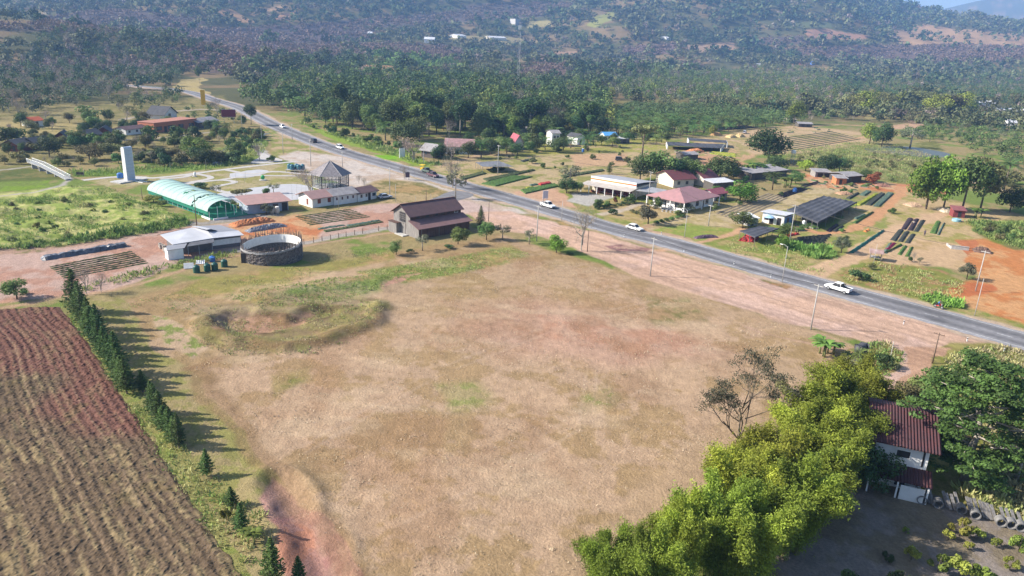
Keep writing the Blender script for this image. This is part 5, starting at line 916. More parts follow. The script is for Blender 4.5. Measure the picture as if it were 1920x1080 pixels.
def shade(name, label, pts, z, mat, cat='shade net', postr=.05, nx=4, ny=3, sag=.12, edge=0, group=None, pm=None):
    P = [G(x, y, zz if isinstance(z, (list, tuple)) else z) for (x, y), zz in zip(pts, z if isinstance(z, (list, tuple)) else [z] * 4)]; c = sum(P) / 4; t = thing(name, label, cat, (c[0], c[1], 0), 0, group); Q = [p - [c[0], c[1], 0] for p in P]; NX, NY = nx * 5, ny * 4; V = []; F = []
    bl = lambda u, v: (Q[0] * (1 - u) + Q[1] * u) * (1 - v) + (Q[3] * (1 - u) + Q[2] * u) * v
    for j in range(NY + 1):
        for i in range(NX + 1): u, v = i / NX, j / NY; p = bl(u, v); V.append((p[0], p[1], p[2] - sag * abs(math.sin(u * nx * math.pi)) - sag * .7 * abs(math.sin(v * ny * math.pi))))
    n = len(V); V += [(x, y, zz - .03) for x, y, zz in V]
    for j in range(NY):
        for i in range(NX): q = j * (NX + 1) + i; F += [(q, q + 1, q + NX + 2, q + NX + 1), (q + n + NX + 1, q + n + NX + 2, q + n + 1, q + n)]
    npmesh('net', np.array(V), F, mat, t, True); m = MB(); r = postr
    for i in range(nx + 1):
        for j in range(ny + 1): p = bl(i / nx, j / ny); m.box(p[0] - r, p[0] + r, p[1] - r, p[1] + r, -.2, p[2] - .02)
    m.build('posts', pm or (steel if mat is not netm else wood_w), t); BLOCK.append((c[0], c[1], max(np.linalg.norm(q[:2]) for q in Q) * .9))
    if edge:
        m = MB(); 
        for a_, b_ in ((0, 1), (1, 2)): p, q = Q[a_], Q[b_]; m.add([(p[0], p[1], p[2]), (q[0], q[1], q[2]), (q[0], q[1], q[2] - edge), (p[0], p[1], p[2] - edge)], [(0, 1, 2, 3)])
        m.build('hanging_edge', netm, t)
    return t
shade('shade_house', 'huge black shade net stretched over posts in the nursery', [(1476, 392), (1534, 416), (1607, 378), (1545, 366)], 2.6, netm, nx=6, ny=5, sag=.22, edge=.5)
shade('shade_house', 'low black shade net over red flowering plants beside the road', [(1388, 432), (1416, 444), (1462, 427), (1425, 423)], 2.3, netm, nx=3, ny=2, sag=.15, edge=.3)
shade('shade_house', 'dark flat shade roof in the field right of the bare trees', [(892, 304), (905, 312), (964, 312), (935, 301)], 2.3, netg, nx=3, ny=2)
shade('shade_house', 'shade net on two rows of white posts behind the roadside village', [(1250, 266), (1252, 272), (1352, 278), (1358, 270)], 2.0, netm, nx=7, ny=1, postr=.2, pm=wht)
shade('shade_house', 'second half of the white posted shade net, nearer the palms', [(1290, 258), (1292, 263), (1364, 268), (1362, 263)], 2.4, netm, nx=6, ny=1, postr=.2, pm=wht)
house('nursery_cottage', 'small white walled nursery cottage with a pale metal roof beside the huge shade net', 'cottage', (1428, 417), (1468, 424), 7, 2.5, 'fshed', .5, white, roof_white, .6, doors=((.35, 1.0, 2), (.7, 1, 2)), win=((.1, 1, 1, .8),))
house('blue_shed', 'blue walled shed between the nursery cottage and the huge shade net', 'shed', (1470, 423), (1484, 420), 5, 2.3, 'flat', 0, M('blue_wall', (.10, .20, .36), .6), roof_grey, .3, doors=((.3, .9, 1.9),))
house('nursery_shelter', 'little shelter with a white sheet roof left of the nursery cottage', 'shelter', (1402, 424), (1420, 422), 3.5, 2, 'shed', .6, M('shelter_wall', (.33, .33, .33)), wht, .4, doors=((.3, .9, 1.7),))
# parasol
q = G(1440, 418); t = thing('parasol', 'light blue parasol in front of the nursery cottage', 'parasol', (q[0] - .3, q[1] - 1.2, 0)); MB().lathe([(1.5, 1.9), (1.0, 2.25), (.1, 2.5)], 12).build('canopy', M('pale_blue_cloth', (.30, .48, .70), .7), t); MB().tube([(0, 0, 0), (0, 0, 2.4)], .03, 6).build('pole', wht, t)
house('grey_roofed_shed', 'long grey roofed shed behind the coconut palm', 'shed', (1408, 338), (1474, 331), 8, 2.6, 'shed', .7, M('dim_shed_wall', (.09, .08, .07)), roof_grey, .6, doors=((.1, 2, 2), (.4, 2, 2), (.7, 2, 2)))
house('open_shed', 'small open shed with a dark sheet roof under the dark green tree', 'shed', (1528, 332), (1556, 333), 4.5, 2.0, 'shed', .5, M('pale_back_wall', (.25, .24, .23)), roof_grey, .5, doors=((.15, 2, 1.5), (.6, 2, 1.5)))
house('orange_hut', 'small orange walled hut with a grey roof beside the double shed', 'hut', (1567, 346), (1586, 347), 4.5, 2.4, 'shed', .4, M('orange_wall', (.50, .18, .08), .7), roof_grey, .5, doors=((.3, 1, 1.9),))
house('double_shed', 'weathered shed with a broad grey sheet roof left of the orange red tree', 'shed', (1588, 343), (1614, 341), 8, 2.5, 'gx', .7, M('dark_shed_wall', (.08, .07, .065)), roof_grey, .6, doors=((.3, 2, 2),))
house('red_hut', 'small dark red hut under the tall bright trees', 'hut', (1786, 407), (1808, 409), 4, 2.2, 'shed', .5, M('maroon_wall', (.20, .05, .05)), corr('dull_red_roof', (.27, .10, .10), 0, 3), .4, doors=((.4, .9, 1.8),))
# rusty stand
def stand():
    a, rz, L = frame((1630, 488), (1652, 491)); t = thing('market_stand', 'open stand with a rusty tin roof beside the dirt track', 'stand', (a[0], a[1], 0), rz); MB().slab([(-.3, -.4, 1.9), (L + .3, -.4, 1.9), (L + .3, 2.4, 2.3), (-.3, 2.4, 2.3)], .05).build('roof', corr('rusty_tin', (.50, .36, .33), 0, 4, .3, .6, .03, (.36, .22, .18)), t)
    for x, y in ((.1, .1), (L - .1, .1), (.1, 2), (L - .1, 2)): MB().box(x - .05, x + .05, y - .05, y + .05, -.1, 1.85).build('post', wood_w, t)
    MB().box(.2, L - .2, .2, 1.8, .65, .72).build('counter', wood_w, t); rs = random.Random(3); m = MB(); [m.box(x, x + .3, .4 + .3 * rs.random(), 1.2, .73, .9 + .2 * rs.random()) for x in np.arange(.3, L - .5, .45)]; m.build('goods', steel, t)
stand()
# houses at the wood edge
house('brown_roofed_hall', 'hall with a broad faded brown roof at the wood edge', 'hall', (836, 288), (886, 290), 12, 3.2, 'gx', 2.2, M('pale_blue_wall', (.5, .56, .62)), corr('faded_brown_roof', (.34, .20, .19), 0, 3), .8, win=((.2, 1, 1.2, 1), (.5, 1, 1.2, 1), (.8, 1, 1.2, 1)))
house('crimson_gabled_house', 'small house with a steep crimson gable roof among palms', 'house', (963, 281), (982, 281), 8, 2.8, 'gy', 3.4, cream, corr('crimson_roof', (.34, .09, .11), 0, 3), .6, win=((.3, 1, 1, 1),))
house('two_storey_white_house', 'white two storey house partly hidden by palms', 'house', (1034, 274), (1049, 274), 7, 5.8, 'gx', 1, white, roof_grey, .5, win=((.2, 3.6, 1, 1), (.6, 3.6, 1, 1), (.3, 1, 1, 1)))
house('white_gabled_shed', 'white gabled shed standing in the open beside a palm', 'shed', (1082, 272), (1097, 271), 7, 3.6, 'gy', 1.3, white, roof_dark, .3, doors=((.3, 1.2, 2.2),))
house('blue_roofed_house', 'small white house with a bright blue roof at the wood edge', 'house', (1134, 264), (1156, 264), 6, 2.7, 'gx', 1.2, white, M('bright_blue_roof', (.10, .32, .62), .5), .5, win=((.3, 1, 1, 1),))
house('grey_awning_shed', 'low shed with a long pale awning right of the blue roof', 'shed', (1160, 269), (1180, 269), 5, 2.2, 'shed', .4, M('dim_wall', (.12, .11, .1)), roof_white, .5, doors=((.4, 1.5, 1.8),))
house('pale_blue_house', 'small pale house hidden behind palms left of the two storey house', 'house', (975, 256), (990, 256), 6, 3, 'gx', 1.4, white, roof_grey, .5, win=((.3, 1, 1, 1),))
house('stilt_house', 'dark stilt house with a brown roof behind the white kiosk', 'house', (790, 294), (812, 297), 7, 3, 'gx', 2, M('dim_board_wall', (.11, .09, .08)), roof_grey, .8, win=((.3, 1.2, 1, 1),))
# farther
FARB = [((1388, 172), (1424, 172), 8, 3, 'gx', 1.2, white, roof_white, 'long_shed', 'long white roofed shed in the loose wood beyond the plantation'), ((1487, 121), (1512, 122), 9, 5, 'flat', 0, brick, roof_white, 'red_white_building', 'red and white building far beyond the plantation'), ((1522, 122), (1529, 122), 6, 8, 'flat', 0, M('cobalt_wall', (.08, .16, .45)), roof_white, 'blue_tower_house', 'narrow blue building right of the red and white one'),
 ((1830, 199), (1858, 197), 10, 4, 'gx', 2, white, roof_white, 'white_barn', 'white roofed barn behind the dark grove'), ((1872, 215), (1940, 218), 22, 4, 'gx', 1.5, cream, roof_white, 'wide_white_shed', 'very wide white roofed shed at the right edge'), ((1888, 236), (1916, 238), 8, 3, 'gx', 1.5, white, roof_white, 'white_house', 'small white roofed house at the right edge below the wide shed'), ((1505, 165), (1530, 165), 8, 3, 'gx', 1.2, white, roof_white, 'pale_shed', 'low pale shed in the loose wood right of the long one'),
 ((795, 80), (812, 80), 25, 7, 'gx', 4, white, roof_white, 'far_white_house', 'bright white house far off on the left of the valley'), ((858, 72), (880, 73), 25, 6, 'gx', 3, white, roof_white, 'far_long_shed', 'long pale shed far off in the middle of the valley'), ((918, 76), (950, 77), 25, 6, 'gx', 3, cream, roof_white, 'far_pale_shed', 'second long pale shed far off right of the first'), ((966, 48), (976, 48), 25, 16, 'flat', 0, conc, roof_grey, 'far_tall_block', 'tall block far off behind the mast'), ((1418, 124), (1424, 124), 6, 4, 'gx', 1, white, roof_white, 'tiny_white_house', 'tiny white house left of the red and white building'),
 ((1284, 142), (1296, 140), 10, 4, 'gx', 2, M('dusty_blue_wall', (.3, .36, .5)), roof_grey, 'dusty_blue_house', 'dusty blue house before the loose wood'), ((1838, 138), (1850, 138), 10, 4, 'gx', 2, white, roof_white, 'far_right_house', 'small white house far off at the right among trees'), ((690, 68), (697, 68), 20, 6, 'gx', 3, white, roof_white, 'far_left_house', 'tiny white house far off on the left hillside'), ((1250, 76), (1262, 76), 25, 6, 'gx', 3, white, roof_white, 'far_slope_house', 'tiny white house far off below the wooded slope')]
def onland(px, py):                           # first point of the land along a sight line
    d = cF * FPX + cR * (px - 960) - cU * (py - 540); d = d / np.linalg.norm(d); t = np.arange(300, 3400, 4.0); X = d[0] * t; Y = d[1] * t; Z = CAMH + d[2] * t; h = H(X, Y); k = np.nonzero(Z < h)[0]; k = k[0] if len(k) else len(t) - 1; return np.array([X[k], Y[k], h[k]])
for A, B, D, wh, rt, rh, wl, rf, nm, lb in FARB:
    a, b = onland(*A), onland(*B); d = b[:2] - a[:2]; L = float(np.linalg.norm(d)); mx = (B[0] - A[0]) / 1400 * float(np.linalg.norm(a)) * 1.05; d = d / L if L < mx * 1.5 else np.array([1., 0]); t, _, _ = house(nm, lb, 'building', None, None, D, wh, rt, rh, wl, rf, .5, win=((.2, 1, 1.5, 1.2), (.6, 1, 1.5, 1.2)), loc=((a[0], a[1]), math.atan2(d[1], d[0]), mx)); t.location.z = min(a[2], b[2]) - .3 if L < mx * 1.5 else a[2] - .3; BLOCK.append((a[0], a[1] - 12, 16))
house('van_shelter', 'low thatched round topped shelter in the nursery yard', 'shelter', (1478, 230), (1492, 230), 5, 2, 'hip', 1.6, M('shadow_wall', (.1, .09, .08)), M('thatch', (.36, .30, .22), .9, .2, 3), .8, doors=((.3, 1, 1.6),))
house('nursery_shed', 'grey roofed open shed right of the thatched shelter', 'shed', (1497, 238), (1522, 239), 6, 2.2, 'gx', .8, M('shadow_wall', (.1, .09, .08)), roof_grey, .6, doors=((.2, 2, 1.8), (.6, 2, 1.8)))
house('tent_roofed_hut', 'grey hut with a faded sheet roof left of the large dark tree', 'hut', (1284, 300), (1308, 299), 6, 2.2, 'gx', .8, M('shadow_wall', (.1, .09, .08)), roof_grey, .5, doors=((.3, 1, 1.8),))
# ---- two storey house at the lower right
def twostorey():
    z2 = 5.6; a = G(1640, 826, z2)[:2]; b = G(1754, 850, z2)[:2]; d = b - a; L = float(np.linalg.norm(d)); rz = math.atan2(d[1], d[0]); bk = G(1622, 752, 7.2)[:2]; nrm = np.array([-d[1], d[0]]) / L; D = float(np.dot(bk - a, nrm)); D = max(6.5, min(D, 11))
    t = thing('two_storey_house', 'shaded two storey white house with a long red tiled roof darkened as if shaded', 'house', (a[0], a[1], 0), rz); BLOCK.append((a[0], a[1], 12)); w0 = .9
    MB().box(.3, L - .3, w0, D, 2.7, 5.4).build('upper_wall', white, t); MB().box(.3, L - .3, w0 + .3, D, -.2, 2.7).build('lower_wall', white, t); f = (D) * .92; k = 1.9 / f
    MB().slab([(-.6, .0, z2), (L + .6, 0, z2), (L + .6, f, z2 + 1.9), (-.6, f, z2 + 1.9)], .14).slab([(-.6, f, z2 + 1.9), (L + .6, f, z2 + 1.9), (L + .6, D + 1.5, z2 + 1.5), (-.6, D + 1.5, z2 + 1.5)], .14).build('roof', roof_tile, t)
    MB().extr([(w0, 5.402), (D - .1, 5.402), (D * .92, 5.6 + 1.7), (w0, 5.6 + .1)], 'x', .302, .5).extr([(w0, 5.402), (D - .1, 5.402), (D * .92, 5.6 + 1.7), (w0, 5.6 + .1)], 'x', L - .5, L - .302).build('gable_wall', white, t)
    MB().slab([(-.2, -1.3, 2.15), (L + .3, -1.3, 2.15), (L + .3, w0 - .01, 2.95), (-.2, w0 - .01, 2.95)], .1).build('lower_roof', roof_tile, t); pposts([(.1, -1.1), (L * .5, -1.1), (L, -1.1)], 2.1, .08, 'post', wht, t)
    opening(t, L * .42, 3.9, 1.3, .8, w0, 'window', dark, wht); opening(t, L * .86, 3.3, .1, 1.9, w0, 'window', dark, dark); opening(t, L * .5, .3, 1.0, 1.6, w0 + .3, 'door', dark, wht); opening(t, L * .15, 1, 1.2, 1, w0 + .3, 'window', dark, wht)
    MB().box(L * .55, L * .95, -1.2, -1.1, -.1, 1.7).build('porch_wall', white, t)
twostorey()
# ================================================================== POLES, WIRES, FENCES
polec = M('pole_concrete', (.40, .39, .37), .85, .15, 2); polew = M('pole_wood', (.17, .12, .09), .9, .2, 2)
def pole(px, py, top, label, wood=False, arms=1, r=.14, name='utility_pole', lamp=False, group=None):
    q = G(px, py); h = hgt(q[0], q[1], top); t = thing(name, label, 'utility pole' if name == 'utility_pole' else name.replace('_', ' '), (q[0], q[1], 0), 2.3, group); MB().tube([(0, 0, -.3), (0, 0, h)], [r, r * .62], 8).build('shaft', polew if wood else polec, t, True)
    for i in range(arms): z = h - .35 - .9 * i; a = MB().box(-.8, .8, -.06 - r * .5, .06 - r * .5 - .02, z, z + .12).build('crossarm', polec if not wood else polew, t); m = MB(); [m.tube([(x, -r * .5 - .01, z + .125), (x, -r * .5 - .01, z + .3)], .04, 6) for x in (-.7, 0.35, .7)]; m.build('insulators', M('insulator', (.25, .16, .12), .3), a)
    if lamp: MB().tube([(0, 0, h - .2), (.5, 0, h + .15), (1.3, 0, h + .2)], .04, 5).build('lamp_arm', steel, t); MB().box(1.1, 1.7, -.1, .1, h + .1, h + .2).build('lamp_head', wht, t)
    return (q[0], q[1], h)
PL = {}
for k, a in {'a': (1520, 618, 533, 'leaning concrete pole at the corner of the dry plot near the elephant statue'), 'b': (1219, 518, 445, 'concrete pole in the middle of the plot edge beside the pink verge'), 'c': (1006, 452, 385, 'concrete pole left of the round bright tree at the plot corner'), 'd': (1829, 546, 470, 'concrete pole on the orange mound at the right edge'), 'e': (1480, 456, 384, 'concrete pole between the shade nets of the nursery'),
             'f': (1328, 424, 384, 'concrete pole beside the pale striped beds by the pink roofed house'), 'g': (1466, 530, 462, 'slim pole on the near verge opposite the green leafy patch'), 'h': (1827, 592, 522, 'slim pole with red foot beside the orange dirt yard'), 'i': (1748, 681, 624, 'dark pole at the mouth of the drive'), 'j': (369, 424, 365, 'pole beside the open end of the green tunnel'), 'k': (731, 368, 314, 'concrete pole behind the long white house annex'), 'l': (742, 379, 345, 'thin pole right of the one behind the annex'),
             'm': (635, 391, 352, 'pole in front of the long white house'), 'n': (583, 311, 261, 'pole in the pale yard behind the blue tanks'), 'o': (531, 288, 247, 'pole on the grass between the track and the road'), 'p': (491, 266, 231, 'pole beside the road near the stream'), 'q': (642, 313, 285, 'pole beside the road behind the pavilion'), 'r': (1053, 413, 376, 'thin white pole on the near verge opposite the shop'), 's': (1215, 380, 321, 'pole in front of the shop canopy'), 't': (933, 328, 272, 'pole beside the dark flat shade roof'), 'u': (1283, 446, 394, 'thin pole on the far verge before the pink roofed house'),
             'v': (548, 262, 232, 'pole at the roadside left of the grassy wood edge'), 'w': (838, 300, 258, 'pole before the brown roofed hall'), 'x': (454, 240, 212, 'pole beside the red billboard'), 'y': (794, 308, 280, 'pole left of the roadside vehicles'), 'z': (1126, 262, 246, 'white pole near the white gabled shed')}.items():
    thin = k in 'lmrughw'; PL[k] = pole(*a, arms=0 if thin or k in 'jz' else 1, r=.08 if thin else .13, wood=k in 'ij', lamp=k in 'gu')
for a in [(1101, 472, 431, 'brown wooden post beside the tall bare tree'), (916, 415, 378, 'brown wooden post right of the barn'), (799, 379, 355, 'dark stump post behind the barn'), (267, 374, 350, 'dark post before the far end of the green tunnel')]: pole(*a[:4], wood=True, arms=0, r=.1, name='wooden_post')
pole(1667, 681, 640, 'slanting white post beside the drive', arms=0, r=.06, name='white_post'); 
for a in [(1637, 498, 458, 'thin post beside the rusty roofed stand')]: pole(*a, arms=0, r=.06, name='thin_post')
for i, (x, y) in enumerate([(1376, 496), (1445, 521), (1282, 472), (1694, 608), (1813, 640), (1882, 660), (1240, 440), (1170, 445)]):
    q = G(x, y); t = thing('kilometre_marker', 'short white marker post at the edge of the road', 'marker post', (q[0], q[1], 0), 0, 'short white marker posts along the road'); MB().box(-.08, .08, -.05, .05, -.1, .7).build('post', wht, t); MB().box(-.083, .083, -.053, .053, .45, .6).build('band', M('black_band', (.03, .03, .03)), t)
def wire(name, ks, label, offs=(-.7, .35, .7)):
    t = MB()
    for o in offs:
        for a, b in zip(ks[:-1], ks[1:]):
            A = Vector(PL[a] if isinstance(a, str) else a); B = Vector(PL[b] if isinstance(b, str) else b); A = A + Vector((o * -.67, o * .74, -.1)); B = B + Vector((o * -.67, o * .74, -.1)); L = (B - A).length; pts = [A.lerp(B, s) - Vector((0, 0, 4 * s * (1 - s) * L * .02)) for s in np.linspace(0, 1, 9)]; t.tube(pts, .02, 3, False)
    tag(t.build(name, M('wire', (.05, .05, .05), .6)), label, 'wire')
wire('power_line', ['c', 'b', 'a'], 'wires strung along the plot edge between the concrete poles'); wire('power_line', ['e', 'f', 's', 't'], 'wires strung along the roadside village between the poles'); wire('power_line', ['d', 'e'], 'wires crossing the nursery to the orange mound'); wire('power_line', ['q', 'n', 'o', 'p', 'x'], 'wires strung along the pale yard beside the road')
# fence along the yard
fp = [(570, 458), (588, 455), (604, 452), (620, 450), (635, 447), (649, 444), (665, 441), (680, 438), (710, 433), (726, 430)]
for i, (x, y) in enumerate(fp):
    q = G(x, y); t = thing('fence_post', 'short wooden fence post between the dirt yard and the plot', 'fence post', (q[0], q[1], 0), 0, 'fence posts between the yard and the plot'); MB().tube([(0, 0, -.2), (0, 0, 1.25)], [.09, .07], 6).build('shaft', polew, t); MB().tube([(0, 0, 1.25), (0, 0, 1.3)], [.07, .03], 6).build('cap', polew, t)
m = MB(); Q = [G(*p)[:2] for p in fp]
for z in (.5, .9, 1.15):
    for a, b in zip(Q[:-1], Q[1:]): m.tube([(a[0], a[1], z), (b[0], b[1], z)], .012, 3, False)
tag(m.build('fence_wire', M('wire', (.05, .05, .05))), 'thin wires strung between the wooden fence posts', 'wire')
# ================================================================== MAST
q = onland(969, 188); hm_ = hgt(q[0], q[1], 42) - q[2]; t = thing('radio_mast', 'very tall thin lattice mast rising from the wood', 'mast', tuple(q)); m = MB(); w = 1.0; [m.tube([(w * math.cos(a), w * math.sin(a), 0), (w * .6 * math.cos(a), w * .6 * math.sin(a), hm_)], .12, 4) for a in (0, 2.09, 4.19)]
for i in range(int(hm_ / 2)): z = i * 2; m.tube([(w * math.cos(i * 2.09), w * math.sin(i * 2.09), z), (w * math.cos((i + 1) * 2.09), w * math.sin((i + 1) * 2.09), z + 2)], .07, 3, False)
m.build('lattice', steel, t); MB().box(-1.2, 1.2, -.3, .3, hm_ - 5, hm_ - 2).build('antenna_panels', wht, t)
# ================================================================== VEHICLES
tyre = M('tyre_rubber', (.025, .025, .027), .85); rim = M('wheel_rim', (.4, .41, .42), .35, metal=.6); carwin = M('car_glass', (.02, .025, .03), .08, spec=.6)
def paint(n, c): return M(n, c, .28, .03, 1, .6)
def vehicle(name, label, p, nose, kind, pm, L=4.6, flip=False):
    """p: pixel of the middle on the ground, nose: pixel the front points to"""
    a = G(*p)[:2]; b = G(*nose)[:2]; d = b - a; t = thing(name, label, 'pickup truck' if kind == 'pickup' else 'car', (a[0], a[1], .05), math.atan2(d[1], d[0])); W = 1.78; x0 = -L / 2
    def loft(mb, secs):                        # secs: list of (x, halfwidth bottom, hw top, z0, z1)
        vs = []; 
        for x, hb, ht, z0, z1 in secs: vs += [(x, -hb, z0), (x, -hb * 1.0, z0 + (z1 - z0) * .55), (x, -ht, z1), (x, ht, z1), (x, hb * 1.0, z0 + (z1 - z0) * .55), (x, hb, z0)]
        n = len(secs); fs = [(i * 6 + k, i * 6 + (k + 1) % 6, (i + 1) * 6 + (k + 1) % 6, (i + 1) * 6 + k) for i in range(n - 1) for k in range(6)]; return mb.add(vs, fs + [tuple(range(6))[::-1], tuple(range((n - 1) * 6, n * 6))])
    h = W / 2; zb = .34 if kind != 'pickup' else .45; bl = {'car': .80, 'suv': .98, 'pickup': 1.05}[kind]; S_ = lambda f: x0 + L * f
    bd = MB(); loft(bd, [(S_(0), h * .88, h * .8, zb + .05, bl * .92), (S_(.04), h * .98, h * .9, zb, bl), (S_(.3), h, h * .92, zb, bl), (S_(.66), h, h * .92, zb, bl), (S_(.9), h * .97, h * .84, zb, bl * .93), (S_(.985), h * .86, h * .72, zb + .02, bl * .80), (S_(1), h * .8, h * .66, zb + .08, bl * .72)])
    body = bd.build('body', pm, t, False)
    ca, cb, rt = {'car': (.08, .70, 1.43), 'suv': (.02, .70, 1.72), 'pickup': (.36, .72, 1.78)}[kind]; i0, i1 = {'car': (.24, .54), 'suv': (.06, .56), 'pickup': (.38, .60)}[kind]
    g = MB(); loft(g, [(S_(ca), h * .88, h * .86, bl - .02, bl + .03), (S_(i0), h * .88, h * .74, bl - .02, rt - .03), (S_(i1), h * .88, h * .74, bl - .02, rt - .03), (S_(cb), h * .86, h * .80, bl - .04, bl + .03)]); g.build('windows', carwin, t)
    r = MB(); loft(r, [(S_(i0 - .02), h * .75, h * .66, rt - .06, rt), (S_((i0 + i1) / 2), h * .76, h * .68, rt - .06, rt + .03), (S_(i1 + .015), h * .75, h * .66, rt - .06, rt)])
    for s in (-1, 1):
        for f0, z0, f1, z1 in ((ca, bl, i0, rt - .04), (cb, bl, i1, rt - .04), ((i0 + i1) / 2, bl, (i0 + i1) / 2, rt - .04)): r.tube([(S_(f0), s * h * .87, z0), (S_(f1), s * h * .75, z1)], .05, 4)
    r.build('roof', pm, t)
    if kind == 'pickup':
        MB().box(S_(.02), S_(.34), -h * .78, h * .78, bl + .003, bl + .02).build('bed_floor', M('bed_liner', (.03, .03, .035), .8), t); MB().box(S_(.0), S_(.35), -h * .93, -h * .80, bl + .002, bl + .12).box(S_(.0), S_(.35), h * .80, h * .93, bl + .002, bl + .12).box(S_(.0), S_(.02), -h * .79, h * .79, bl + .021, bl + .12).build('bed_sides', pm, t); MB().tube([(S_(.33), -h * .7, bl + .02), (S_(.31), -h * .66, rt - .1), (S_(.31), h * .66, rt - .1), (S_(.33), h * .7, bl + .02)], .05, 6).build('roll_bar', M('bed_liner', (.03, .03, .035)), t)
    wr = .37 if kind != 'car' else .32
    for f in (.17, .81):
        for s in (-1, 1):
            y0, y1 = sorted((s * h * 1.01, s * (h - .22))); vs = [(S_(f) + wr * math.cos(2 * math.pi * k / 16), y, wr + wr * math.sin(2 * math.pi * k / 16)) for y in (y0, y1) for k in range(16)]; wl = MB().add(vs, [tuple(range(16)), tuple(range(16, 32))[::-1]] + [(k, (k + 1) % 16, (k + 1) % 16 + 16, k + 16) for k in range(16)]).build('wheel', tyre, t)
            yy = s * h * 1.02; vs = [(S_(f) + wr * .6 * math.cos(2 * math.pi * k / 12), yy, wr + wr * .6 * math.sin(2 * math.pi * k / 12)) for k in range(12)]; MB().add(vs + [(x, yy - s * .03, z) for x, y, z in vs], [tuple(range(12)), tuple(range(12, 24))[::-1]]).build('rim', rim, wl)
    for s in (-1, 1):
        y0, y1 = sorted((s * h * .55, s * h * .84)); MB().box(S_(.985) - .1, S_(.995), y0, y1, bl * .62, bl * .76).build('headlight', M('headlamp', (.8, .8, .78), .2), t); MB().box(S_(-.004), S_(.012), y0, y1, bl * .70, bl * .88).build('tail_light', M('tail_lamp', (.4, .02, .02), .3), t)
    MB().box(S_(.99), S_(1.006), -h * .6, h * .6, zb, bl * .55).build('grille', M('black_trim', (.025, .025, .025), .5), t); MB().box(S_(-.01), S_(.0), -h * .75, h * .75, zb, zb + .2).build('rear_bumper', M('black_trim', (.025, .025, .025)), t); return t
pw = paint('white_car_paint', (.78, .78, .78)); pdk = paint('dark_car_paint', (.035, .035, .045)); pmr = paint('maroon_car_paint', (.10, .04, .05)); psl = paint('silver_car_paint', (.5, .52, .55))
vehicle('pickup_truck', 'white pickup truck with an open black bed on the near lane, heading left', (1571, 546), (1490, 522), 'pickup', pw, 5.3)
vehicle('car', 'white sedan on the far lane before the pink roofed house', (1190, 431), (1260, 450), 'car', pw, 4.7)
vehicle('pickup_truck', 'white pickup truck on the far lane in front of the shop', (1027, 389), (1100, 411), 'pickup', pw, 5.2)
vehicle('car', 'maroon dark car on the far lane behind the half bare roadside tree', (812, 332), (880, 351), 'pickup', pmr, 5.2)
vehicle('car', 'dark car on the near lane far up the road', (588, 267), (560, 256), 'suv', pdk, 4.6)
vehicle('car', 'white sport utility car on the far lane beside the grassy wood edge', (638, 279), (680, 292), 'suv', pw, 4.6)
vehicle('car', 'white car furthest up the road near the billboard', (530, 240), (560, 251), 'suv', pw, 4.6)
vehicle('jeep', 'dark old jeep parked in the bare nursery yard', (1163, 302), (1180, 303), 'suv', pdk, 4.2)
vehicle('parked_car', 'silver car parked at the right end of the white annex', (722, 372), (740, 370), 'car', psl, 4.3)
vehicle('parked_van', 'pale van parked by the sand heaps of the far nursery', (1396, 250), (1404, 244), 'suv', psl, 5.2)
vehicle('parked_car', 'dark green pickup stopped on the far verge behind the maroon one', (800, 324), (782, 319), 'pickup', paint('grey_green_paint', (.07, .10, .08)), 5)
q = G(792, 321); t = thing('food_cart', 'bright yellow cart on the far verge behind the green pickup', 'cart', (q[0], q[1], 0), 1.2); MB().box(-.9, .9, -.5, .5, .5, 1.4).build('body', M('yellow_paint', (.75, .5, .03), .5), t); MB().slab([(-1.1, -.8, 2.2), (1.1, -.8, 2.2), (1.1, .8, 2.3), (-1.1, .8, 2.3)], .06).build('roof', MATS['yellow_paint'], t); pposts([(-.9, -.5), (.9, -.5), (.9, .5), (-.9, .5)], 2.15, .03, 'post', steel, t)
for x in (-.6, .6): MB().tube([(x, -.56, .3), (x, -.48, .3)], .3, 14).build('wheel', tyre, t)
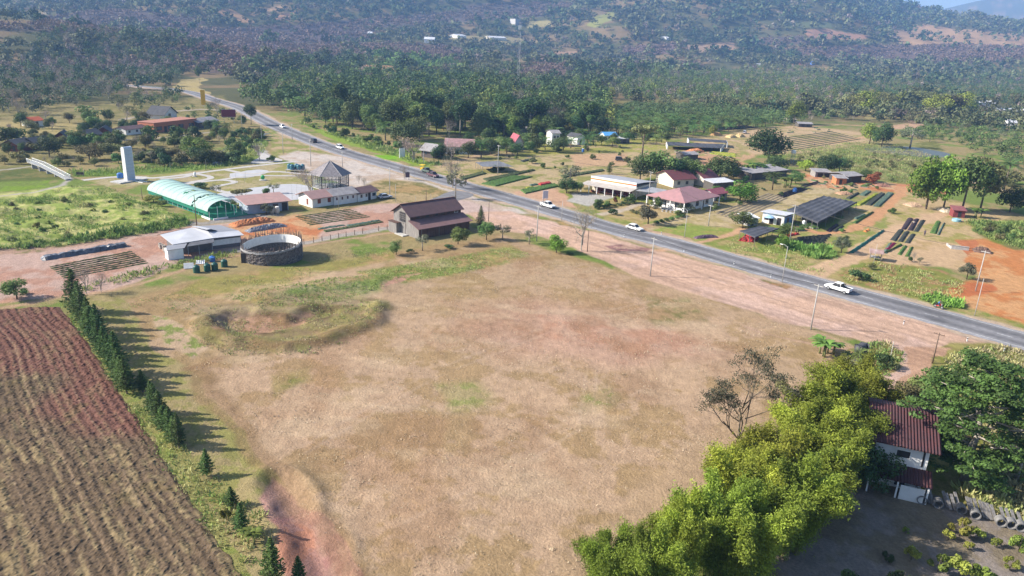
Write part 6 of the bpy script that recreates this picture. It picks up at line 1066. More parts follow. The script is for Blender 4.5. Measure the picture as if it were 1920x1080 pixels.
# ================================================================== FIGURES
def skin(name, verts, edges, rad, mat, parent, lvl=1, root=0):
    me = bpy.data.meshes.new('tmp'); me.from_pydata(verts, edges, []); o = bpy.data.objects.new('tmp', me); COL.objects.link(o); md = o.modifiers.new('s', 'SKIN'); 
    for i, r in enumerate(rad): me.skin_vertices[0].data[i].radius = (r, r) if np.ndim(r) == 0 else r
    me.skin_vertices[0].data[root].use_root = True; md.use_smooth_shade = True; s2 = o.modifiers.new('b', 'SUBSURF'); s2.levels = lvl; s2.render_levels = lvl
    dg = bpy.context.evaluated_depsgraph_get(); nm = bpy.data.meshes.new_from_object(o.evaluated_get(dg)); bpy.data.objects.remove(o); nm.name = name; nm.materials.clear(); nm.materials.append(mat); r_ = bpy.data.objects.new(name, nm); COL.objects.link(r_); r_.parent = parent; return r_
skinm = M('skin', (.30, .17, .11), .6)
def person(label, loc, rz, shirt, trousers, pose, hat=None, z=0):
    t = thing('person', label, 'person', (loc[0], loc[1], z), rz); J = pose; names = list(J); idx = {n: i for i, n in enumerate(names)}; E = [('pel', 'che'), ('che', 'nek'), ('nek', 'hed'), ('hed', 'top'), ('che', 'shl'), ('shl', 'ell'), ('ell', 'hal'), ('che', 'shr'), ('shr', 'elr'), ('elr', 'har'), ('pel', 'hil'), ('hil', 'knl'), ('knl', 'anl'), ('anl', 'tol'), ('pel', 'hir'), ('hir', 'knr'), ('knr', 'anr'), ('anr', 'tor')]
    Rr_ = dict(pel=.15, che=.16, nek=.06, hed=.10, top=.085, shl=.075, ell=.045, hal=.035, shr=.075, elr=.045, har=.035, hil=.10, knl=.062, anl=.042, tol=.04, hir=.10, knr=.062, anr=.042, tor=.04)
    body = skin('body', [J[n] for n in names], [(idx[a], idx[b]) for a, b in E], [Rr_[n] for n in names], skinm, t, 1, idx['pel'])
    v = lambda n: Vector(J[n]); m = 1.18
    skin('shirt', [J['pel'], J['che'], J['shl'], tuple(v('shl').lerp(v('ell'), .8)), J['shr'], tuple(v('shr').lerp(v('elr'), .8))], [(0, 1), (1, 2), (2, 3), (1, 4), (4, 5)], [.17, .185, .095, .065, .095, .065], shirt, t, 1)
    skin('trousers', [J['pel'], J['hil'], J['knl'], tuple(v('knl').lerp(v('anl'), .85)), J['hir'], J['knr'], tuple(v('knr').lerp(v('anr'), .85))], [(0, 1), (1, 2), (2, 3), (0, 4), (4, 5), (5, 6)], [.165, .115, .08, .06, .115, .08, .06], trousers, t, 1)
    hd = v('hed').lerp(v('top'), .55)
    if hat: h_ = MB().lathe([(.26, 0), (.27, .02), (.13, .05), (.11, .14), (.02, .17)], 14).build('hat', hat, t); h_.location = hd + Vector((0, 0, .02))
    else: h_ = MB().lathe([(.02, -.04), (.105, .0), (.11, .06), (.07, .115), (.01, .13)], 12).build('hair', M('black_hair', (.015, .013, .012)), t); h_.location = hd
    return t
STAND = dict(pel=(0, 0, .92), che=(.02, 0, 1.28), nek=(.03, 0, 1.46), hed=(.04, 0, 1.56), top=(.05, 0, 1.66), shl=(.02, .18, 1.38), ell=(.1, .24, 1.14), hal=(.32, .18, 1.02), shr=(.02, -.18, 1.38), elr=(.06, -.25, 1.12), har=(.28, -.2, .98), hil=(0, .1, .86), knl=(.03, .11, .48), anl=(0, .12, .08), tol=(.16, .12, .04), hir=(0, -.1, .86), knr=(.06, -.11, .48), anr=(.02, -.12, .08), tor=(.18, -.12, .04))
BEND = dict(pel=(0, 0, .9), che=(.3, 0, 1.05), nek=(.46, 0, 1.0), hed=(.55, 0, .95), top=(.64, 0, .9), shl=(.36, .18, 1.02), ell=(.42, .2, .74), hal=(.5, .14, .5), shr=(.36, -.18, 1.02), elr=(.42, -.2, .74), har=(.55, -.14, .48), hil=(0, .1, .86), knl=(.08, .12, .48), anl=(0, .13, .08), tol=(.16, .13, .04), hir=(0, -.1, .86), knr=(.08, -.12, .48), anr=(0, -.13, .08), tor=(.16, -.13, .04))
RIDE = dict(pel=(-.15, 0, .88), che=(.05, 0, 1.22), nek=(.12, 0, 1.4), hed=(.15, 0, 1.5), top=(.17, 0, 1.6), shl=(.06, .18, 1.32), ell=(.24, .26, 1.12), hal=(.5, .24, 1.06), shr=(.06, -.18, 1.32), elr=(.24, -.26, 1.12), har=(.5, -.24, 1.06), hil=(-.12, .12, .84), knl=(.26, .2, .72), anl=(.16, .2, .34), tol=(.32, .2, .30), hir=(-.12, -.12, .84), knr=(.26, -.2, .72), anr=(.16, -.2, .34), tor=(.32, -.2, .30))
cl = lambda n, c: M(n, c, .85, .1, 5)
q = G(1715, 423); person('person in a pale shirt bending over a dark seedling bed', q, 2.2, cl('pale_shirt', (.5, .5, .52)), cl('dark_trousers', (.04, .04, .06)), BEND, cl('straw_hat', (.5, .42, .25)))
q = G(1733, 443); person('person in dark clothes standing and watering the beds', q, 3.9, cl('dark_shirt', (.05, .05, .09)), cl('dark_trousers', (.04, .04, .06)), STAND, cl('dark_hat', (.07, .06, .07)))
q = G(1618, 235); person('person standing in the far nursery rows', q, 1, cl('grey_shirt', (.3, .3, .33)), cl('dark_trousers', (.04, .04, .06)), STAND)
q = G(1527, 273); person('person in pale blue crouching over in the far nursery', q, 1, cl('light_blue_shirt', (.3, .4, .6)), cl('dark_trousers', (.04, .04, .06)), BEND)
def moto(label, p, nose, pmat):
    a = G(*p)[:2]; b = G(*nose)[:2]; d = b - a; rz = math.atan2(d[1], d[0]); t = thing('motorcycle', label, 'motorcycle', (a[0], a[1], .05), rz)
    for x in (-.62, .64):
        w = MB().tube([(x, -.05, .3), (x, .05, .3)], .3, 18).build('wheel', tyre, t); MB().tube([(x, -.055, .3), (x, .055, .3)], .17, 12).build('rim', rim, w)
    MB().tube([(-.7, 0, .62), (-.3, 0, .72), (.1, 0, .70)], [.09, .13, .1], 8).build('seat', M('black_vinyl', (.02, .02, .02), .5), t); MB().tube([(-.62, 0, .35), (-.1, 0, .45), (.25, 0, .55), (.42, 0, .9)], [.05, .13, .13, .07], 8).build('frame', pmat, t); MB().tube([(.64, 0, .3), (.5, 0, .7), (.42, 0, 1.0)], .04, 6).build('fork', steel, t); MB().tube([(.45, -.3, 1.02), (.42, 0, .98), (.45, .3, 1.02)], .02, 6).build('handlebar', steel, t); MB().tube([(.52, 0, .85), (.6, 0, .84)], .09, 10).build('headlight', M('headlamp', (.8, .8, .78)), t); return (a[0], a[1]), rz
loc, rz = moto('red and black motorcycle on the far lane near the orange yard', (1759, 578), (1830, 600), M('red_fairing', (.4, .03, .03), .4)); person('person in a blue jacket riding the red motorcycle', loc, rz, cl('blue_jacket', (.05, .18, .45)), cl('dark_trousers', (.04, .04, .06)), RIDE, z=.05)
loc, rz = moto('small motorcycle on the far lane beside the half bare tree', (873, 345), (940, 366), M('dark_fairing', (.06, .02, .03), .4)); person('person in dark clothes riding the motorcycle beside the half bare tree', loc, rz, cl('dark_shirt', (.05, .05, .09)), cl('dark_trousers', (.04, .04, .06)), RIDE, z=.05)
# elephant statue
q = G(1612, 668); t = thing('elephant_statue', 'dark grey elephant statue standing by the drive', 'statue', (q[0], q[1], 0), .55); es = M('dark_statue_grey', (.075, .075, .085), .7, .2, 3)
Vv_ = [(-.75, 0, 1.45), (-.2, 0, 1.55), (.45, 0, 1.6), (.85, 0, 1.8), (1.2, 0, 1.85), (1.5, 0, 1.45), (1.6, 0, .95), (1.55, 0, .5), (1.65, 0, .3), (-.75, .3, 1.0), (-.78, .32, .5), (-.75, .32, .08), (-.75, -.3, 1.0), (-.78, -.32, .5), (-.75, -.32, .08), (.5, .32, 1.0), (.52, .33, .5), (.52, .33, .08), (.5, -.32, 1.0), (.52, -.33, .5), (.52, -.33, .08), (-1.15, 0, 1.3), (-1.25, 0, .8)]
skin('body', Vv_, [(0, 1), (1, 2), (2, 3), (3, 4), (4, 5), (5, 6), (6, 7), (7, 8), (0, 9), (9, 10), (10, 11), (0, 12), (12, 13), (13, 14), (2, 15), (15, 16), (16, 17), (2, 18), (18, 19), (19, 20), (0, 21), (21, 22)], [.52, .66, .56, .38, .36, .2, .14, .1, .08, .27, .2, .19, .27, .2, .19, .24, .18, .18, .24, .18, .18, .07, .04], es, t, 2, 1)
for s in (-1, 1):
    MB().add([(1.0, s * .3, 2.05), (.75, s * .75, 2.1), (.55, s * .85, 1.7), (.7, s * .7, 1.25), (1.0, s * .35, 1.45), (1.0, s * .25, 2.0), (.72, s * .70, 2.05), (.52, s * .80, 1.7), (.67, s * .65, 1.3), (.97, s * .3, 1.5)], [(0, 1, 2, 3, 4), (9, 8, 7, 6, 5), (0, 5, 6, 1), (1, 6, 7, 2), (2, 7, 8, 3), (3, 8, 9, 4)]).build('ear', es, t); MB().tube([(1.4, s * .2, 1.5), (1.7, s * .26, 1.2), (1.95, s * .24, 1.25)], [.06, .05, .02], 6).build('tusk', M('ivory_paint', (.6, .56, .45), .5), t)
# ================================================================== CROP ROWS AND BEDS
rsb = np.random.RandomState(12)
soil = M('seedling_soil', (.07, .045, .04), .9, .4, 6, c2=(.10, .09, .045))
def bed(name, label, pts, h, mat, group=None, bumpy=.1, cat='plant bed', st_=.3, soilm=None):
    W = np.array([G(*p)[:2] for p in pts]); c = W.mean(0); Lx = np.linalg.norm(W[1] - W[0]); Ly = np.linalg.norm(W[3] - W[0]); nx = int(min(90, max(3, Lx / st_))); ny = int(min(90, max(3, Ly / st_))); u = np.linspace(0, 1, nx)[None, :, None]; v = np.linspace(0, 1, ny)[:, None, None]
    P = (W[0] * (1 - u) + W[1] * u) * (1 - v) + (W[3] * (1 - u) + W[2] * u) * v - c; z = h + (rsb.rand(ny, nx) - .5) * bumpy * 2; P = P + (rsb.rand(ny, nx, 2) - .5) * st_ * .5; z[0] = z[-1] = .0; z[:, 0] = z[:, -1] = .0; V = np.concatenate([P, z[..., None]], -1).reshape(-1, 3); i = np.arange(ny - 1)[:, None] * nx + np.arange(nx - 1)[None, :]; F = np.stack([i, i + 1, i + nx + 1, i + nx], -1).reshape(-1, 4)
    o = npmesh(name, V, F, mat, loc=(c[0], c[1], .03)); 
    if o.data.polygons[len(F) // 2].normal.z < 0: o.data.flip_normals()
    return tag(o, label, cat, group)
gm1 = M('row_seedlings', (.075, .10, .035), .8, .5, 4, c2=(.05, .055, .025)); gm2 = M('green_seedlings', (.085, .16, .035), .8, .4, 4, c2=(.05, .09, .025)); gdk = M('dark_seedlings', (.05, .065, .045), .8, .5, 5, c2=(.035, .03, .035)); gpu = M('dark_purple_seedlings', (.055, .035, .045), .8, .5, 5, c2=(.03, .025, .03)); gbl = M('blue_green_seedlings', (.10, .15, .11), .8, .3, 4, c2=(.06, .09, .07)); gye = M('yellow_green_seedlings', (.22, .24, .03), .8, .2, 4); gma = M('magenta_flowers', (.28, .015, .07), .8, .4, 5, c2=(.14, .02, .05)); gre = M('red_flowers', (.45, .03, .05), .8, .4, 5, c2=(.2, .05, .03)); gor = M('orange_flowers', (.45, .17, .05), .8, .3, 5)
def lerp2(a, b, f): return (a[0] + (b[0] - a[0]) * f, a[1] + (b[1] - a[1]) * f)
def rows(tl, tr, br, bl, n, mat, h, label, group, duty=.55, name='crop_row', a0=(0, 0), a1=(0, 0)):
    for i in range(n):
        f0, f1 = i / n, (i + duty) / n; e0 = rsb.rand() * .015; bed(name, label, [lerp2(tl, bl, f0), lerp2(tr, br, f0), lerp2(tr, br, f1), lerp2(tl, bl, f1)], h, mat, group, .08, 'crop row', .4)
rows((553, 406), (656, 392), (698, 408), (583, 424), 7, gm1, .14, 'long low green row in the block of seven between the white house and the plot', 'crop rows in the block of seven', .48)
bed('crop_row', 'short pale green row below the block of seven, nearer the heaps', [(595, 428), (645, 421), (648, 423), (597, 431)], .16, gbl, 'pale rows below the block of seven'); bed('crop_row', 'long pale green row below the block of seven', [(648, 422), (710, 412), (714, 414), (652, 425)], .16, gbl, 'pale rows below the block of seven'); bed('crop_row', 'lowest pale green row, nearest the fence posts', [(606, 432), (716, 415), (720, 417), (610, 436)], .16, gm1, 'pale rows below the block of seven')
rows((92, 500), (247, 471), (281, 495), (122, 524), 8, gm1, .14, 'long dark green row in the block of eight beside the workshop', 'crop rows in the block of eight', .48)
o = bed('tarpaulin_row', 'long row covered with grey black plastic beside the dirt road', [(75, 484), (238, 458), (240, 463), (80, 490)], .7, M('black_plastic_sheet', (.09, .095, .11), .35, .5, 1.2, .5), None, .2, 'covered row', .5)
def heap(name, label, A, B, w, h, mat):
    a, rz, L = frame(A, B); t = L / 2; n = 26; m = 12; V = []; 
    for i in range(n + 1):
        for j in range(m + 1): u = i / n * 2 - 1; v = j / m * 2 - 1; r = max(0, 1 - abs(u) ** 3) * max(0, 1 - v * v); V.append((L / 2 + u * L / 2, v * w / 2 + (vn(np.array([i * 1.]), np.array([3.]), 4)[0] - .5) * .5, max(-.02, h * r ** .7 * (.8 + .35 * rsb.rand()) - .02)))
    F = [(i * (m + 1) + j, (i + 1) * (m + 1) + j, (i + 1) * (m + 1) + j + 1, i * (m + 1) + j + 1) for i in range(n) for j in range(m)]; o = npmesh(name, np.array(V), F, mat, loc=(a[0], a[1], 0)); o.rotation_euler = (0, 0, rz); return tag(o, label, 'heap')
heap('soil_heap', 'long heap of bright orange soil between the ring and the storehouse', (434, 424), (512, 412), 4, 1.1, M('orange_soil', (.42, .17, .08), .95, .3, 2, .05)); heap('gravel_heap', 'long heap of dark grey gravel beside the orange soil heap', (462, 435), (535, 422), 2.6, .9, M('dark_gravel', (.10, .105, .13), .9, .4, 3, .1, c2=(.30, .31, .34)))
for A, B, w, h, lb, c in (((1364, 258), (1378, 257), 4, 1.6, 'small yellow sand heap, left of three', (.5, .36, .18)), ((1382, 257), (1392, 256), 4, 1.8, 'small yellow sand heap, middle of three', (.5, .36, .18)), ((1336, 254), (1350, 253), 4, 1.6, 'small orange sand heap, near the palms', (.45, .27, .13)), ((1291, 286), (1315, 284), 5, 1.5, 'orange dirt heap behind the dark green trees', (.46, .2, .1)), ((1700, 386), (1726, 386), 5, 1.0, 'sandy heap under the tall bright trees', (.36, .25, .17)), ((1570, 364), (1596, 364), 4, .9, 'brown earth heap above the huge shade net', (.32, .2, .13)), ((1824, 470), (1858, 474), 3.4, 1.2, 'heap of brown husks beside the concrete block wall', (.14, .09, .07)), ((1762, 396), (1786, 397), 5, 1.0, 'pale sand heap beside the red hut', (.46, .38, .28)), ((1640, 349), (1668, 350), 3, 1.0, 'heap of brick rubble beside the orange red tree', (.28, .15, .11))): heap('earth_heap', lb, A, B, w, h, M('heap_' + '_'.join(lb.split()[:3]), c, .95, .3, 2, .05))
heap('drum_fallen_logs', 'low bank of purple brown stems beside the far verge', (1302, 447), (1345, 444), 1.6, .7, M('purple_stems', (.14, .09, .12), .9, .4, 3))
# nursery beds, right
B6 = 'dark seedling beds in two rows of three'
for p, mt, lb in [([(1689, 430), (1702, 409), (1713, 411), (1699, 431)], gpu, 'far left'), ([(1701, 432), (1714, 411), (1724, 411), (1712, 433)], gpu, 'far middle'), ([(1713, 434), (1726, 413), (1736, 413), (1722, 435)], gdk, 'far right'), ([(1669, 450), (1684, 431), (1695, 432), (1680, 453)], gdk, 'near left'), ([(1683, 453), (1696, 434), (1706, 435), (1693, 454)], gdk, 'near middle'), ([(1696, 455), (1708, 439), (1717, 440), (1706, 457)], gdk, 'near right')]: bed('seedling_bed', lb + ' bed of the six dark seedling beds around the bending person', p, .25, mt, B6)
for p, mt, lb in [([(1654, 474), (1666, 456), (1676, 456), (1663, 476)], gbl, 'blue green bed left of the magenta one'), ([(1657, 469), (1673, 455), (1681, 456), (1666, 470)], gma, 'magenta flowering bed beside the track'), ([(1655, 476), (1668, 472), (1688, 458), (1692, 460), (1666, 480)], gm2, 'green bed just right of the magenta one'), ([(1682, 477), (1694, 461), (1702, 462), (1690, 479)], gm2, 'middle green bed of the low block beside the magenta one'), ([(1696, 481), (1706, 464), (1713, 464), (1705, 482)], gm2, 'rightmost green bed of the low block beside the magenta one'), ([(1743, 437), (1755, 415), (1764, 416), (1756, 439)], gm2, 'green bed standing apart right of the far dark beds'), ([(1756, 440), (1769, 418), (1772, 418), (1762, 441)], gbl, 'thin pale bed right of the lone green bed')]: bed('seedling_bed', lb, p[:4], .28, mt)
for p, mt, lb in [([(1602, 384), (1638, 364), (1648, 365), (1614, 386)], gye, 'bright yellow green bed right of the huge shade net'), ([(1621, 384), (1650, 362), (1660, 364), (1634, 386)], gdk, 'dark bed right of the yellow green one'), ([(1636, 387), (1664, 361), (1676, 364), (1650, 388)], gbl, 'blue grey bed at the right end beside the orange track'), ([(1610, 366), (1622, 358), (1634, 360), (1622, 368)], gbl, 'small grey green bed above the yellow green one'), ([(1585, 372), (1606, 362), (1612, 363), (1594, 374)], gdk, 'small dark bed at the far corner of the huge shade net'), ([(1549, 433), (1566, 421), (1573, 423), (1556, 436)], gpu, 'left small dark bed below the huge shade net'), ([(1561, 434), (1576, 423), (1583, 425), (1569, 435)], gdk, 'right small dark bed below the huge shade net'), ([(1597, 418), (1626, 403), (1640, 397), (1606, 420)], gm2, 'ragged green bed inside the bend of the orange track'), ([(1600, 410), (1618, 402), (1624, 404), (1606, 412)], gbl, 'small pale green bed inside the bend of the orange track')]: bed('plant_bed', lb, p, .4, mt)
rows((1494, 446), (1560, 440), (1545, 458), (1500, 460), 5, gdk, .35, 'short dark green row below the orange track near the power pole', 'short dark rows by the power pole'); rows((1455, 366), (1500, 352), (1516, 356), (1470, 372), 4, gpu, .3, 'long dark bed between the coconut palm and the huge shade net', 'long dark beds by the coconut palm', .6); rows((1500, 349), (1530, 341), (1541, 343), (1512, 352), 2, gpu, .3, 'long dark bed by the path to the sheds', 'dark beds by the sheds', .6)
rows((1340, 400), (1440, 362), (1480, 372), (1385, 416), 6, M('pale_bed_soil', (.25, .2, .14), .9, .25, 2, c2=(.19, .15, .09)), .16, 'pale sandy bed in the striped field right of the pink roofed house', 'pale beds of the striped field', .7)
bed('green_net_strip', 'long strip of green netting laid beside the dirt track', [(1590, 474), (1656, 431), (1658, 434), (1600, 475)], .5, M('green_net', (.035, .15, .11), .7, .3, 2), None, .1, 'netting', .6)
bed('flower_bed', 'red flowering plants under the low black shade net', [(1384, 452), (1398, 442), (1424, 446), (1412, 455)], .5, gre, None, .3); bed('flower_bed', 'small orange flower bed beside the orange track', [(1618, 434), (1626, 430), (1632, 432), (1624, 436)], .4, gor, None, .2); bed('flower_bed', 'tiny red flower bed beside the power pole of the nursery', [(1474, 441), (1496, 438), (1500, 440), (1478, 444)], .4, gre, None, .2)
for p, mt, lb in [([(902, 345), (960, 330), (1000, 332), (930, 350)], gm2, 'long green bed in the roadside field'), ([(975, 357), (1040, 345), (1048, 350), (985, 364)], gm2, 'green bed nearest the shop'), ([(1008, 345), (1030, 341), (1034, 344), (1014, 348)], gre, 'small red bed in the roadside field'), ([(992, 347), (1006, 345), (1010, 347), (996, 349)], gbl, 'small grey bed left of the red one'), ([(905, 336), (1000, 318), (1004, 320), (915, 341)], gm1, 'long thin bed left of the power pole field'), ([(1050, 330), (1130, 318), (1134, 321), (1056, 334)], gm1, 'long thin dark bed behind the shop'), ([(860, 334), (905, 322), (912, 326), (868, 338)], gm1, 'rough bed beside the half bare tree'), ([(975, 302), (1000, 297), (1004, 299), (980, 304)], gdk, 'small dark bed right of the flat shade roof'), ([(985, 352), (1000, 350), (1002, 352), (988, 354)], gye, 'tiny yellow bed in the roadside field')]: bed('field_bed', lb, p, .35, mt)
rows((1400, 268), (1560, 246), (1620, 262), (1450, 290), 8, gm1, .15, 'long pale green row in the far nursery field', 'rows of the far nursery field', .4); rows((1330, 240), (1400, 236), (1420, 240), (1345, 246), 3, gdk, .4, 'dark row beside the palm plantation', 'dark rows beside the plantation', .6); rows((1335, 283), (1380, 289), (1380, 297), (1330, 290), 2, gye, .3, 'yellow green row behind the dark green trees', 'yellow green rows behind the trees', .6)
# concrete pipes and leaning planks
pipem = M('pipe_concrete', (.20, .195, .19), .85, .2, 3); n_ = 0  # pipe concrete darkened, shade over the row put into its colour
for x, y in ((1711, 939), (1727, 946), (1758, 954), (1801, 965), (1828, 975), (1876, 989), (1895, 993), (1913, 998)):
    q = G(x, y); t = thing('concrete_pipe', 'short grey concrete pipe lying in the row beside the bare lot', 'pipe', (q[0], q[1], .5), 1.25, 'concrete pipes lying in a row'); n = 20; V = []; 
    for xx in (0, .8):
        for r in (.5, .40): V += [(xx, r * math.cos(2 * math.pi * k / n), r * math.sin(2 * math.pi * k / n)) for k in range(n)]
    F = []; 
    for k in range(n): k2 = (k + 1) % n; F += [(k, k2, k2 + 2 * n, k + 2 * n), (k + n, k + 3 * n, k2 + 3 * n, k2 + n), (k, k + n, k2 + n, k2), (k + 2 * n, k2 + 2 * n, k2 + 3 * n, k + 3 * n)]
    npmesh('pipe', np.array(V), F, pipem, t)
for x, y in [(1717, 932), (1736, 936), (1742, 940), (1768, 944), (1774, 948), (1783, 950), (1790, 946), (1812, 955), (1818, 957), (1826, 958), (1836, 962), (1843, 965), (1850, 967), (1858, 970), (1876, 975), (1886, 977), (1896, 980), (1908, 984)]:
    q = G(x, y); tag(MB().slab([(-.16, -.9, .12), (.16, -.9, .12), (.16, .5, 1.25), (-.16, .5, 1.25)], .06).build('plank', wood_w, loc=(q[0], q[1], 0)), 'grey weathered plank leaning in the row behind the concrete pipes', 'plank', 'planks leaning behind the pipes')
# court furniture: little green play figure base, lamp posts, poles of the court
q = G(493, 338); t = thing('play_statue', 'small bright green garden statue on the round grass island', 'statue', (q[0], q[1], 0)); skin('body', [(0, 0, .2), (0, 0, 1.0), (0, 0, 1.7), (.6, .1, 1.1), (-.5, 0, .8)], [(0, 1), (1, 2), (1, 3), (1, 4)], [.5, .55, .35, .2, .3], M('bright_green_paint', (.05, .35, .12), .5), t, 2); MB().lathe([(1.1, 0), (1.1, .2), (.9, .22)], 18).build('base', conc, t)
q = G(365, 331); t = thing('garden_statue', 'small white garden statue beside the garden path', 'statue', (q[0], q[1], 0)); skin('body', [(0, 0, .2), (0, 0, 1.0), (0, 0, 1.5), (.4, .1, .9)], [(0, 1), (1, 2), (1, 3)], [.4, .4, .25, .18], wht, t, 2); MB().lathe([(.7, 0), (.7, .2), (.5, .22)], 14).build('base', conc, t)
for x, y, tp in ((320, 323, 305), (387, 318, 300), (158, 330, 318), (443, 345, 325), (459, 344, 326), (461, 338, 322)):
    pole(x, y, tp, 'slim white garden lamp post beside the court paths', arms=0, r=.05, name='lamp_post', group='garden lamp posts')
for x in (548, 557, 566, 574): pole(x, 373, 345, 'thin bare white pole beside the court in front of the pavilion', arms=0, r=.04, name='thin_white_pole', group='thin white poles by the court')
q = G(150, 330); t = thing('bench', 'dark bench on the path by the footbridge', 'bench', (q[0], q[1], 0), .2); MB().box(-1.1, 1.1, -.3, .3, .4, .5).build('seat', M('dark_wood', (.05, .045, .04)), t); MB().box(-1.1, 1.1, .3, .38, .5, 1.1).build('backrest', MATS['dark_wood'], t); MB().box(-1, -.9, -.25, .25, 0, .4).box(.9, 1, -.25, .25, 0, .4).build('legs', steel, t)
q = G(1608, 296); q = G(1093, 285); t = thing('blue_barrel', 'blue barrel standing in the open field', 'barrel', (q[0], q[1], 0)); MB().lathe([(.5, 0), (.55, .4), (.55, 1.0), (.5, 1.4)], 14).build('body', blue, t); MB().lathe([(.5, 1.41), (.5, 1.47), (.05, 1.48)], 14).build('lid', wht, t)
tank(1490, 360, 'blue plastic tank beside the long dark beds', blue, .7, 1.4); tank(1793, 415, 'low pale blue tank beside the red hut', M('pale_blue_plastic', (.25, .45, .52), .5), 1.2, .9); tank(1507, 422, 'white tank before the corner of the huge shade net', wht, .5, 1.3)
# water tower on legs
q = G(1485, 305); hh = hgt(q[0], q[1], 282); t = thing('water_tower', 'small white tank raised on thin legs beside the large dark tree', 'water tower', (q[0], q[1], 0)); pposts([(-.5, -.5), (.5, -.5), (.5, .5), (-.5, .5)], hh - 1.2, .06, 'post', steel, t); MB().box(-.8, .8, -.8, .8, hh - 1.195, hh).build('tank', wht, t)
t = thing('block_wall', 'low pale concrete block wall around the husk heap', 'wall', (*G(1816, 470)[:2], 0), 1.35); MB().box(0, .15, 0, 4, 0, 1).build('wall', conc, t); MB().box(.155, 4, 3.85, 4, 0, .6).build('wall_return', conc, t)
# picnic set by the pink roofed house
q = G(1256, 398)
for x in (-2, -.9, .2, 1.3): tag(MB().lathe([(.3, 0), (.22, .3), (.36, .5), (.36, .58)], 10).build('garden_stool', conc, loc=(q[0] + x, q[1] - x * .3, 0)), 'round grey stone stool on the lawn by the pink roofed house', 'stool', 'stone stools on the lawn')

# potted plant trays, crates and stone rubble in the nursery yards
rsc = random.Random(21)
pot = thing('plant_crate', 'low crate of potted seedlings', 'crate', (0, 0, 0)); MB().box(-.6, .6, -.4, .4, 0, .22).build('crate', wood_w, pot); MB().box(-.56, .56, -.36, .36, .221, .42).build('seedlings', gm2, pot); reg(pot)
first = True
for wn, poly, n in (('before the blue shed and the huge shade net', [(1490, 424), (1530, 420), (1536, 428), (1494, 436)], 14), ('in the yard of the grey sheds', [(1520, 338), (1640, 346), (1660, 352), (1560, 360)], 16), ('around the little white roofed cottage', [(1404, 428), (1470, 428), (1474, 436), (1410, 434)], 12), ('behind the roadside village', [(1250, 274), (1380, 280), (1380, 300), (1280, 296)], 16), ('beside the thatched shelter of the far nursery', [(1460, 236), (1560, 238), (1560, 250), (1460, 250)], 14)):
    for i in range(n):
        u, v = rsc.random(), rsc.random(); p = lerp2(lerp2(poly[0], poly[1], u), lerp2(poly[3], poly[2], u), v); q = G(*p); o = pot if first else dup(pot); first = False
        o.location = (q[0], q[1], 0); o.rotation_euler = (0, 0, rsc.random() * 3); k = .7 + rsc.random() * .9; o.scale = (k * 1.3, k, k * .8); o['label'] = 'low wooden crate of potted seedlings ' + wn; o['group'] = 'seedling crates ' + wn
# ================================================================== PLANTING
T = tree
# row of norfolk pines along the ploughed field
gp = 'norfolk pines in a row beside the ploughed field'
gA = 'norfolk pines of the dense far run of the row beside the ploughed field'
for i in range(13):
    f = i / 12; px = 143 + (242 - 143) * f + prs.uniform(-4, 4); py = 585 + (738 - 585) * f ** .95 + prs.uniform(-5, 5); T('pine', px, py, py - (84 - 14 * f + prs.randint(-14, 8)), 44 + prs.randint(-8, 8), 'dark norfolk pine in the unbroken far run of the row beside the ploughed field', gA)
T('pine', 268, 735, 692, 30, 'small norfolk pine standing alone between the two dense runs of the pine row')
gB = 'norfolk pines of the dense nearer run of the row beside the ploughed field'
for i in range(7):
    f = i / 6; px = 285 + (338 - 285) * f + prs.uniform(-3, 3); py = 775 + (842 - 775) * f + prs.uniform(-4, 4); T('pine', px, py, py - 58 - prs.randint(-8, 12), 38 + prs.randint(-7, 6), 'green norfolk pine in the shorter nearer run of the row beside the ploughed field', gB)
T('pine', 388, 893, 840, 32, 'lone norfolk pine with a bare lower trunk just past the nearer run of the row')
T('pine', 434, 950, 911, 31, 'small norfolk pine with a rounded crown, between the lone pine and the banana plant')
T('pine', 453, 1002, 941, 34, 'norfolk pine standing just behind the banana plant')
T('pine', 512, 1100, 1006, 52, 'largest norfolk pine at the near end of the row beside the red gully')
T('pine', 561, 1100, 1041, 34, 'norfolk pine nearest the red gully, cut by the lower edge of the view')
T('banana', 476, 1016, 980, 30, 'bright green banana plant beside the pines and the red gully')
T('shrub_yel', 425, 975, 945, 22, 'thin yellowish bush between the small pine and the ploughed field')
# bamboo
bam = [(1592, 800, 668, 150, 'tall bamboo clump furthest back, beside the red roofed house'), (1545, 850, 690, 165, 'bamboo clump just in front of the furthest back one, reaching over the dry plot edge'), (1490, 900, 742, 165, 'broad bamboo clump behind the slender spreading tree'),
       (1440, 960, 790, 165, 'bamboo clump in the middle of the hedge facing the dry plot'), (1385, 1010, 828, 165, 'bamboo clump with golden tips facing the dry plot'), (1330, 1075, 880, 165, 'bamboo clump bulging over the dry plot near the front'), (1265, 1110, 915, 125, 'narrow bamboo clump with a tall plume near the front'),
       (1130, 1130, 985, 125, 'low bamboo clump standing apart at the front of the bamboo hedge'), (1205, 1150, 985, 140, 'shadowy bamboo clump between the low front one and the narrow plumed one'), (1562, 890, 735, 150, 'dark bamboo clump leaning towards the two storey house'), (1540, 960, 800, 170, 'shaded bamboo clump overlooking the bare dark lot'), (1470, 1035, 860, 175, 'big bamboo clump shading the bare dark lot'), (1400, 1110, 920, 175, 'bamboo clump at the lower edge of the view behind the front row')]
for a in bam: T('bamboo', *a, 'bamboo clumps of the hedge')
